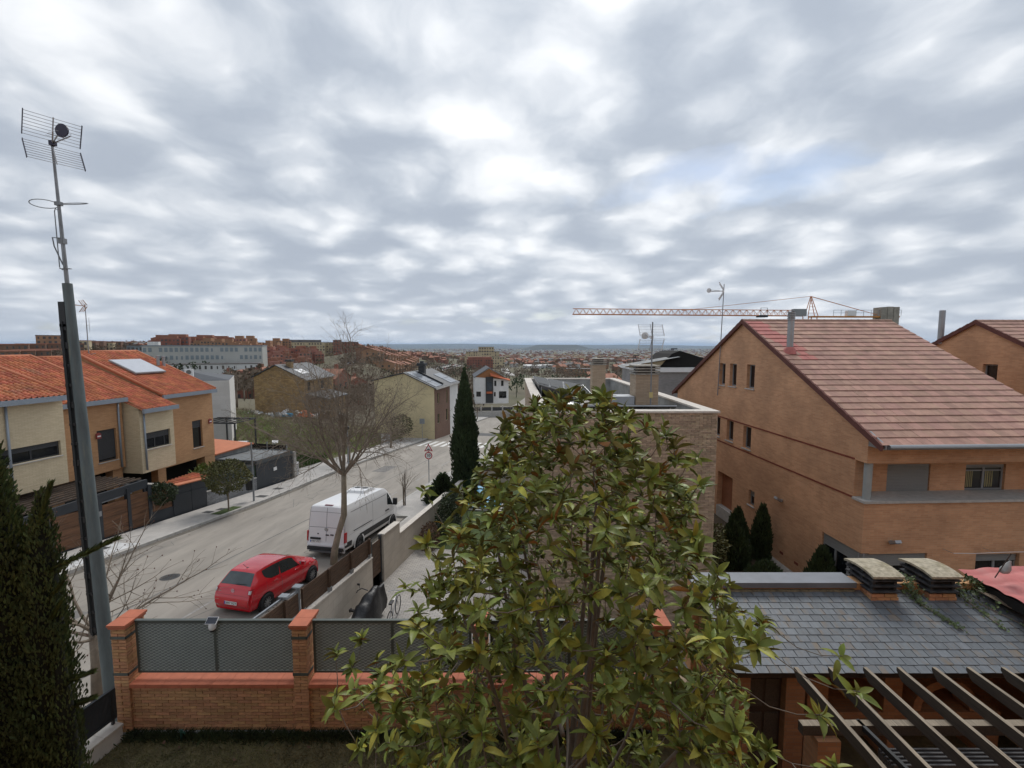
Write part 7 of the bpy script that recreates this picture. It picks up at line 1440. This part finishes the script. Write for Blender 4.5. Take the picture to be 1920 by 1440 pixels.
for u in (287, 296): x, y = at_px(u, 345); tag(B().bb(-1.6, 1.6, -1.5, 1.5, -6, 9.4).build('stair_tower', 'render_bright', None, loc=(x, y, .0), rz=.3), 'slim white rooftop tower above the long glass block', 'tower', 'white twin towers')
apartment('apartment_block', 'long yellowish apartment block with roof pavilion on the hill', 574, 550, 40, 16, 13, 4, 14, 'far_cream', zb=-2.5, setback=1.2)
apartment('apartment_block', 'pale apartment wing beside the long yellowish block', 622, 560, 22, 14, 12, 4, 8, 'far_cream', zb=-1.5)
apartment('apartment_block', 'dark red apartment tower joined to the pale wing', 634, 545, 9, 12, 14, 5, 3, 'far_red', zb=-1)
apartment('apartment_block', 'red brick apartment slab at the crest of the hill', 656, 560, 20, 14, 11, 4, 7, 'far_red', zb=0)
RB = [(466, 415, 24, 9, -12), (500, 405, 26, 9, -13.5), (532, 400, 24, 8, -14), (566, 410, 22, 8, -13), (486, 440, 26, 9, -9), (522, 440, 26, 10, -9.5), (556, 445, 26, 10, -9), (588, 450, 18, 9, -8), (512, 470, 30, 9, -5), (548, 480, 26, 9, -4.5), (580, 485, 18, 8, -4)]
mat('far_pink', (.36, .17, .125), rough=.9, var=.2, scale=.15); r9 = random.Random(14)
for k, (u, d, w, h, zb) in enumerate(RB):
    for q in range(3): apartment('terrace_block', 'stepped red brick apartment terrace in the valley', u + (q - 1)*w*.62 + r9.uniform(-2, 2), d + r9.uniform(-14, 14), w/3 + r9.uniform(0, 2), 9, h*r9.uniform(.6, 1.0), 3, 3, r9.choice(['far_red', 'far_pink', 'far_pink']), zb=zb + r9.uniform(-1, 1), group='stepped red terraces', rz=.5 + .06*(k % 3), setback=.5, roof=r9.choice(['far_pink', 'far_roof']))
OB = [(452, 455, 22, 12, -3), (470, 470, 20, 13, -2), (492, 500, 20, 11, 1), (512, 520, 18, 11, 2), (440, 490, 22, 12, 1), (420, 520, 24, 12, 3), (400, 530, 22, 12, 3), (378, 540, 24, 12, 3), (462, 540, 24, 12, 5), (530, 560, 22, 11, 4)]
for k, (u, d, w, h, zb) in enumerate(OB):
    for q in range(2): apartment('hill_apartments', 'orange brick apartment house on the skyline of the hill', u + (q - .5)*w*.8 + r9.uniform(-3, 3), d + r9.uniform(-18, 18), w*.5, 10, h*r9.uniform(.65, 1.0), 4, 4, r9.choice(['far_orange', 'far_orange', 'far_pink']), zb=zb - 2.5, group='orange hill apartments', rz=.4 - .07*(k % 4), setback=.8, roof='far_orange')
for k, (u, d) in enumerate(((302, 590), (318, 585), (335, 590), (352, 600), (368, 605), (386, 615), (404, 620), (424, 630), (310, 640), (345, 650), (380, 655), (415, 665))): apartment('skyline_terrace', 'dark red terrace of houses on the skyline above the glass block', u, d, 20, 12, 9 + (k % 3), 3, 6, 'far_red', zb=3.0 + (k % 3), group='red skyline terraces', setback=.8, roof='far_roof', rz=.4)
for k, (u, d) in enumerate(((-20, 420), (12, 425), (44, 430), (76, 440), (104, 450), (5, 470), (40, 480), (80, 490), (118, 500))): apartment('red_roofed_row', 'long dark red roofed row on the left skyline', u, d, 26, 12, 7.5, 2, 9, 'far_brown', zb=ground_z(*at_px(u, d)) + (.5 if k > 4 else -2), group='red rows on the left skyline', roof='far_roof', rz=.75)
apartment('cream_block', 'small sandy apartment building on the left skyline', 98, 520, 16, 12, 14, 4, 5, 'far_orange', zb=1, rz=.7)
for k, (u, d, h) in enumerate(((150, 520, 9), (166, 560, 8), (182, 590, 9), (200, 600, 8), (216, 620, 9), (236, 640, 8), (256, 640, 9), (276, 650, 9))): apartment('sandy_house', 'sandy villa half hidden by trees on the skyline', u, d, 12, 10, h, 2, 4, 'far_cream' if k % 3 == 0 else 'far_brown', zb=2, group='villas on the skyline', roof='far_roof', rz=.5)
apartment('valley_apartments', 'stepped red apartment block in the middle of the valley', 900, 560, 32, 16, 15, 5, 10, 'far_red', zb=-25, rz=.12, setback=.5, roof='far_red')
for u, w, h, zb in ((880, 12, 15, -21), (932, 20, 17, -25), (905, 44, 15, -16), (912, 20, 19, -14)): apartment('valley_apartments', 'cream apartment building behind the red valley block', u, 600, w, 14, h, 5, max(3, int(w/3)), 'far_cream', zb=zb, group='cream valley apartments', rz=.1)
apartment('works_hall', 'white industrial hall with flat roof in the valley', 1022, 640, 62, 30, 12, 2, 16, 'far_white', zb=-33, rz=-.05, wf=.3, glassm='far_glass_pale', roof='far_white')
apartment('works_hall', 'lower white wing of the industrial hall', 998, 620, 24, 20, 13, 2, 6, 'far_white', zb=-34, rz=-.05, wf=.35, roof='far_white')
apartment('orange_office', 'low orange brick office beyond the slender chimney', 1088, 430, 26, 14, 6.5, 2, 8, 'far_orange', zb=-21.5, rz=-.1)
# terraced rows climbing the slope: each house a thing of its own, sharing three meshes
def far_house_mesh(wm, rm, w=6.4, d=10, h=5.6, rh=1.9):
    b = B(); b.bb(-w/2, w/2, 0, d, -5, h, 0); b.prism([(-w/2 - .15, -.3, h), (w/2 + .15, -.3, h), (w/2 + .15, d/2, h + rh), (-w/2 - .15, d/2, h + rh)], (0, 0, .15), 1); b.prism([(-w/2 - .15, d/2, h + rh), (w/2 + .15, d/2, h + rh), (w/2 + .15, d + .3, h), (-w/2 - .15, d + .3, h)], (0, 0, .15), 1)
    b.prism([(-w/2, 0, h), (-w/2, d, h), (-w/2, d/2, h + rh)], (w, 0, 0), 0)
    for x in (-w*.25, w*.25):
        for z in (.9, 3.6): b.bb(x - .7, x + .7, -.08, .1, z, z + 1.2, 2)
    for y in (d*.3, d*.65):
        for z in (.9, 3.6): b.bb(-w/2 - .08, w/2 + .08, y - .5, y + .5, z, z + 1.1, 2)
    b.bb(w*.2, w*.2 + .7, d*.6, d*.6 + .7, h, h + rh + 1.1, 0); return b.mesh('far_house', [wm, rm, 'far_glass'], uv=False)
FH = [far_house_mesh('far_orange', 'far_roof'), far_house_mesh('far_brown', 'far_roof'), far_house_mesh('far_cream', 'far_roof', 9, 9), far_house_mesh('far_brown', 'far_roof_grey', 9, 10), far_house_mesh('far_red', 'far_roof', 8, 9), far_house_mesh('far_white', 'far_roof', 9, 9)]
rf_ = random.Random(40); nh = 0
def far_house(k, x, y, rz, label, group, s=1.0, dz=0.0):
    o = link('far_house', FH[k], None, (x, y, ground_z(x, y) + dz), rz, label, 'house', group); o.scale = (s, s, s*rf_.uniform(.9, 1.1)); return o
for row, (u0, d0, u1, d1, n) in enumerate(((712, 330, 770, 520, 13), (741, 310, 786, 480, 12), (700, 350, 745, 560, 9))):
    for i in range(n):
        f = i/(n - 1); x0, y0 = at_px(u0, d0); x1, y1 = at_px(u1, d1); x, y = x0 + (x1 - x0)*f, y0 + (y1 - y0)*f; far_house(0 if row < 2 else 1, x, y, math.atan2(-(x1 - x0), y1 - y0) + math.pi/2, 'orange terraced house stepping up the hillside row', 'terraced rows on the hillside', 1.15, 1 + 2*(row != 1))
def zone(n, u0, u1, d0, d1, kinds, label, group, smin=.9, smax=1.25):
    look = ('orange walled', 'brown walled', 'cream walled', 'grey roofed', 'red walled', 'white walled')
    for i in range(n):
        u, d = rf_.uniform(u0, u1), d0*(d1/d0)**rf_.random(); x, y = at_px(u, d); kd = rf_.choice(kinds); far_house(kd, x, y, rf_.choice((0, .3, 1.57, 1.9, -.4)) + rf_.gauss(0, .08), look[kd] + ' ' + label, look[kd] + ' ' + group, rf_.uniform(smin, smax))
zone(60, 1000, 1330, 480, 900, (0, 1, 3, 4, 5), 'suburban house spread over the valley', 'suburban houses in the valley')
zone(70, 940, 1340, 800, 1500, (1, 3, 4, 4, 1), 'distant house in the valley suburb', 'distant valley suburb')
zone(24, 870, 1000, 640, 1200, (1, 2, 4, 5), 'small house behind the valley apartments', 'houses behind the valley apartments')
zone(60, 690, 840, 620, 1000, (1, 4, 4), 'house on the long ridge in the distance', 'red houses on the ridge', .8, 1.1)
zone(26, 120, 330, 560, 760, (1, 3, 4), 'house among bare trees on the left hill', 'houses on the left hill', .8, 1.1)
zone(24, 430, 700, 560, 720, (0, 1, 4), 'house on the skyline behind the apartments', 'houses behind the hill apartments', .9, 1.2)
zone(14, 440, 640, 130, 230, (4, 1), 'house low in the gully behind the stone house', 'red houses in the gully', 1.0, 1.3)
zone(16, 1080, 1330, 150, 330, (0, 1, 0), 'tiled house below the flat-roofed house', 'orange houses down the slope', .9, 1.2)
# everything farther reads as one mass
b = B()
for i in range(5200):
    u, d = rf_.uniform(640, 1500), 1300*(11)**(rf_.random()**1.1); x, y = at_px(u, d); s_ = rf_.uniform(6, 14)*(1 + d/5000); h = rf_.uniform(4, 8)*(1 + d/9000); b.box((x, y, ground_z(x, y) + h/2 - 1), (s_, s_*rf_.uniform(.6, 1.4), h), rz=rf_.uniform(0, 1.5), mi=rf_.choice((0, 0, 1, 1, 2, 3)) if d < 4000 else rf_.choice((0, 1, 2, 3, 3)))
tag(b.build('distant_town', ['far_brown', 'far_roof', 'far_cream', 'far_white'], uv=False, kind='stuff'), 'far-off town spread over the plain below the hills', 'town')
def blob_wood(name, label, n, u0, u1, d0, d1, m, h0, h1, seed, dens=46):
    r = random.Random(seed); b = B()
    for i in range(n):
        u, d = r.uniform(u0, u1), d0*(d1/d0)**r.random(); x, y = at_px(u, d); z = ground_z(x, y); h = r.uniform(h0, h1); w = h*.42; k = max(8, int(dens*min(1, 260/d)))
        for q in range(k):
            a, e = r.uniform(0, 6.28), r.uniform(-.5, 1.4); rr = w*r.uniform(.5, 1); p = V((x + rr*math.cos(a)*math.cos(e), y + rr*math.sin(a)*math.cos(e), z + h*.55 + rr*.9*math.sin(e))); s_ = h*.16*r.uniform(.5, 1.2)*max(1, d/420); o = V((r.gauss(0, 1), r.gauss(0, 1), r.gauss(0, 1))).normalized(); o2 = o.orthogonal().normalized()
            b.add([p - o*s_*.5, p + o2*s_*.35, p + o*s_*.5, p - o2*s_*.35], [(0, 1, 2, 3)])
        b.tube((x, y, z - .5), (x, y, z + h*.6), h*.02, n=3, cap=False)
    return tag(b.build(name, m, uv=False, kind='stuff'), label, 'trees')
blob_wood('bare_wood', 'grey-brown bare woodland in the gully and on the slopes', 520, 430, 900, 120, 520, 'far_tree', 5, 9, 1)
blob_wood('bare_wood', 'grey-brown bare trees spread between the houses of the valley', 900, 640, 1360, 300, 1500, 'far_tree', 6, 10, 2)
blob_wood('bare_wood', 'thin bare trees along the left hill', 300, 100, 480, 300, 700, 'far_tree', 6, 9, 3)
blob_wood('evergreen_wood', 'dark evergreen trees dotted over the hill and the valley', 210, 150, 1330, 200, 900, 'far_tree_green', 5, 10, 4)
for k, (u, d, s_) in enumerate(((440, 95, 1.2), (455, 110, 1.1), (640, 120, 1.2), (668, 135, 1.1), (600, 140, 1.2), (700, 150, 1.1), (745, 110, 1.0), (880, 170, 1.2), (866, 190, 1.1), (1190, 120, 1.1), (1245, 150, 1.2), (620, 100, 1.0), (690, 105, .9), (420, 120, 1.2), (575, 115, 1.1))):
    x, y = at_px(u, d); o = copy_tree(tp[k % 3], loc=(x, y, ground_z(x, y)), rz=k*.9, label='bare tree standing between the houses beyond the plot', group='bare trees beyond the plot'); o.scale = (s_,)*3; o['category'] = 'tree'
# hillside roads with rows of tiny parked cars
def far_road(pts, w, m):
    b = B(); P = [V((*at_px(u, d), 0)) for u, d in pts]; rows = []
    Q = [P[i].lerp(P[i + 1], k/8) for i in range(len(P) - 1) for k in range(8)] + [P[-1]]
    for i, p in enumerate(Q):
        d = (Q[min(i + 1, len(Q) - 1)] - Q[max(0, i - 1)]).normalized(); n = V((d.y, -d.x, 0)); rows.append([(*(p - n*w/2).xy, ground_z(*(p - n*w/2).xy) + .5), (*(p + n*w/2).xy, ground_z(*(p + n*w/2).xy) + .5)])
    b.grid(rows); b.build('far_road', m, uv=False, kind='structure'); return Q
q1 = far_road(((560, 230), (600, 290), (640, 350), (690, 430)), 11, 'concrete'); q2 = far_road(((765, 290), (800, 400), (838, 560), (860, 700)), 14, 'concrete'); q3 = far_road(((958, 420), (948, 520), (945, 620)), 9, 'concrete')
mcs = []
for c in ((.6, .6, .6), (.05, .05, .06), (.3, .32, .35), (.35, .03, .03)):
    b = B(); b.bb(-.9, .9, 0, 4.2, .3, .9); b.bb(-.75, .75, .7, 3.2, .9, 1.45, 1); b.bb(-.9, .9, .5, 1.0, 0, .35, 1); b.bb(-.9, .9, 3.1, 3.6, 0, .35, 1); mcs.append(b.mesh('distant_car', [mat('far_car_%d' % len(mcs), c, rough=.3), 'far_glass'], uv=False))
rc = random.Random(2)
for Q in (q1, q2):
    for i in range(len(Q) - 1):
        d = (Q[i + 1] - Q[i]); L = d.length; d.normalize(); n = V((d.y, -d.x, 0)); s_ = 0
        for sd in (-1, 1):
            p = Q[i] + n*sd*4 + d*rc.uniform(0, 2); o = link('distant_car', rc.choice(mcs), None, (p.x, p.y, ground_z(p.x, p.y) + .55), math.atan2(-d.x, d.y), 'tiny parked car on the hillside road', 'car', 'cars on the hillside roads')
# ================================================================== CRANE, GREY HOUSE BEHIND, FAR LAMPS
mat('crane_orange', (.58, .21, .07), rough=.6, var=.12)
cr = thing('tower_crane', 'orange lattice tower crane behind the brick house', 'crane', (56, 86, 0), 0)
def lattice(b, p, q, w, h, n, r=.06, tri=True):
    p, q = V(p), V(q); d = (q - p).normalized(); s_ = d.cross(V((0, 0, 1))).normalized() if abs(d.z) < .9 else V((1, 0, 0)); u = s_.cross(d); A = [p - s_*w/2, p + s_*w/2, p + u*h]; Bq = [q - s_*w/2, q + s_*w/2, q + u*h]
    for a_, b_ in zip(A, Bq): b.tube(a_, b_, r, n=5)
    for i in range(n):
        f0, f1, fm = i/n, (i + 1)/n, (i + .5)/n
        for k in (0, 1): b.tube(A[k].lerp(Bq[k], f0), A[2].lerp(Bq[2], fm), r*.55, n=4); b.tube(A[2].lerp(Bq[2], fm), A[k].lerp(Bq[k], f1), r*.55, n=4)
        b.tube(A[0].lerp(Bq[0], f0), A[1].lerp(Bq[1], f0), r*.5, n=4)
b = B(); lattice(b, (-44.5, .6, 13.0), (-1, 0, 12.65), 1.1, 1.05, 34, .075); b.build('jib', 'crane_orange', cr)
b = B(); b.beam((0, 0, 12.5), (16.2, -.3, 12.45), 1.2, .25); b.build('counter_jib', mat('crane_yellow', (.50, .21, .04), rough=.6), cr)
b = B(); [b.tube((x, -.6, 12.6), (x, -.6, 13.7), .035, n=4) for x in np.arange(4, 17, 1.4)]; b.tube((4, -.6, 13.7), (16.5, -.6, 13.7), .035, n=4); b.tube((4, -.6, 13.2), (16.5, -.6, 13.2), .03, n=4); b.build('guard_rail', 'metal_grey', cr)
b = B()
for sx in (-.5, .5):
    for sy in (-.5, .5): b.tube((sx + (.7 if sx > 0 else -.2), sy, 12.6), (0, sy*.2, 16.3), .07, n=5)
for k in range(5): f = .15 + .16*k; b.tube((-.7*(1 - f), -.5*(1 - f), 12.6 + 3.7*f), (1.2*(1 - f), -.5*(1 - f), 12.6 + 3.7*f), .04, n=4)
b.build('tower_head', 'crane_orange', cr); b = B(); b.tube((0, 0, 16.3), (-22, .3, 13.9), .05, n=4); b.tube((-22, .3, 13.9), (-24, .3, 13.75), .1, n=5); b.tube((0, 0, 16.3), (12.5, 0, 12.9), .05, n=4); b.tube((0, .2, 16.3), (10, .2, 13.6), .05, n=4); b.build('tie_bar', 'crane_orange', cr)
b = B(); rb = random.Random(3)
for k in range(3): b.bb(12.6 + k*1.15, 13.65 + k*1.15, -1, 1, 11.0, 14.3 + rb.uniform(-.15, .15))
b.build('counterweight', mat('ballast', (.30, .28, .24), rough=.95, var=.3, scale=.8), cr); b = B(); b.bb(6.6, 8.2, -.7, .1, 12.65, 13.6); b.build('winch_box', 'white_plastic', cr); b = B(); b.bb(-3.6, -1.2, -.9, -.1, 12.6, 13.9); b.build('operator_cabin', 'frame_grey', cr); b = B(); b.bb(-9.8, -8.2, -.6, .6, 12.4, 12.8); b.tube((-9.6, -.6, 12.8), (-9.6, -.6, 14.1), .04, n=4); b.tube((-8.4, -.6, 12.8), (-8.4, -.6, 14.1), .04, n=4); b.tube((-9.6, -.6, 14.1), (-8.4, -.6, 14.1), .04, n=4); b.build('trolley', 'metal_dark', cr)
b = B(); [b.tube((x, y, -22), (x, y, 12.6), .09, n=5) for x in (-.8, .8) for y in (-.8, .8)]; [b.tube((-.8, -.8, -20 + k*1.6), (.8, -.8, -18.4 + k*1.6), .05, n=4) for k in range(20)]; b.build('tower', 'crane_orange', cr)
gh = thing('grey_house', 'grey brick house with white roof band and black sheeted roof beyond the flat roof', 'house', (13.2, 44.5, 0), .02)
b = B(); b.bb(0, 8.5, 0, 9, -8, 4.5); b.bb(-2.4, .0, .8, 8, -8, 2.4); b.build('wall', brickmat('brick_grey', (.30, .285, .28), (.24, .23, .225), (.2, .19, .185), bump=.2), gh); b = B(); b.bb(-.15, 8.8, -.2, 9.2, 4.502, 4.95); b.build('roof_band', 'white_plastic', gh); b = B(); b.bb(5.3, 7.6, -.03, .02, 1.5, 4.3); b.build('window', 'pane_dark', gh)
b = B(); b.prism([(-2.6, -.3, 5.0), (3.2, -.3, 6.0), (3.2, .1, 6.0), (-2.6, .1, 5.0)], (0, 1.2, .10)); b.build('sloping_roof', 'concrete_grey', gh)
b = B(); b.prism([(1.4, .3, 4.97), (9, .3, 4.97), (9, .3, 5.7), (6.0, .3, 5.8), (4.2, .3, 6.35), (3.4, .3, 6.6), (2.6, .3, 6.3)][::1], (0, 5, 0)); b.build('roof_sheeting', 'room_dark', gh); b = B(); b.prism([(-2.0, .35, 4.97), (1.4, .35, 4.97), (2.4, .35, 5.7), (-2.0, .35, 5.05)], (0, .1, 0)); b.build('roof_boarding', 'far_cream', gh)
for u, d, zt in ((1258, 90, 6.6), (1188, 95, 5.2)):
    x, y = at_px(u, d); t = thing('street_lamp', 'thin grey street lamp rising behind the flat-roofed houses', 'street lamp', (x, y, zt - 12), 0, 'lamps behind the flat roofs'); b = B(); b.tube((0, 0, 0), (0, 0, 12), .09, .06, n=6); b.build('post', 'metal_dark', t); b = B(); b.box((.5, 0, 11.9), (1.1, .3, .2)); b.box((.3, 0, 11.6), (.15, .15, .6)); b.build('lantern', 'metal_dark', t)
# ================================================================== DISTANT HILLS AND AIR
def hills(name, u0, u1, dist, depth, topy, seed, rough, n=150):
    r = random.Random(seed); b = B(); rows = [[], [], [], [], []]; ph = [r.uniform(0, 6.28) for _ in range(6)]
    for i in range(n + 1):
        u = u0 + (u1 - u0)*i/n; y = topy(u) + sum(math.sin(u*.011*(k + 1)*1.7 + ph[k])*rough/(k + 1) for k in range(6)); x_, y_ = at_px(u, 1.0); zt = CAMZ + (648 - y)/850*dist*y_
        base = -128 if dist > 9000 else -100
        for k, (dd, f) in enumerate(((-depth, 0), (-depth*.55, .30 + .08*math.sin(u*.09 + ph[1])), (-depth*.2, .72 + .08*math.sin(u*.13 + ph[2])), (0, 1), (depth, .0))): D = dist + dd; rows[k].append((x_*D, y_*D, base + (zt - base)*f))
    b.grid(rows); return b.build(name, mat('hill_scrub', (.06, .065, .05), rough=1, var=.35, scale=.0015, col2=(.09, .085, .06), mix2=.52), smooth=True, uv=False, kind='structure')
hills('hills', -400, 2400, 27000, 7000, lambda u: 645.2 + max(0, (u - 900))*.006, 3, .5)
hills('hills', 700, 2400, 19000, 4000, lambda u: 652.5 - .8*math.sin(u*.008), 5, .7)
hills('mesa_hill', 960, 1140, 11500, 1200, lambda u: 646.3 if 1008 <= u <= 1082 else 646.3 + (12*(1008 - u)/44 if u < 1008 else 12*((u - 1082)/52)**.8), 7, .12, n=80)
def build_haze():
    b = B(); b.bb(-75000, 75000, -75000, 75000, -140, 260); o = b.build('haze', mat('haze_unused', (1, 1, 1)), uv=False, kind='stuff'); m = bpy.data.materials.new('haze_air'); m.use_nodes = True; N, L = nodes(m.node_tree); out = N('ShaderNodeOutputMaterial'); v = N('ShaderNodeVolumePrincipled')
    v.inputs['Color'].default_value = (.58, .76, 1, 1); v.inputs['Density'].default_value = HAZE; v.inputs['Anisotropy'].default_value = .2; L(v.outputs[0], out.inputs['Volume']); o.data.materials.clear(); o.data.materials.append(m)
HAZE = 2.6e-5
build_haze()
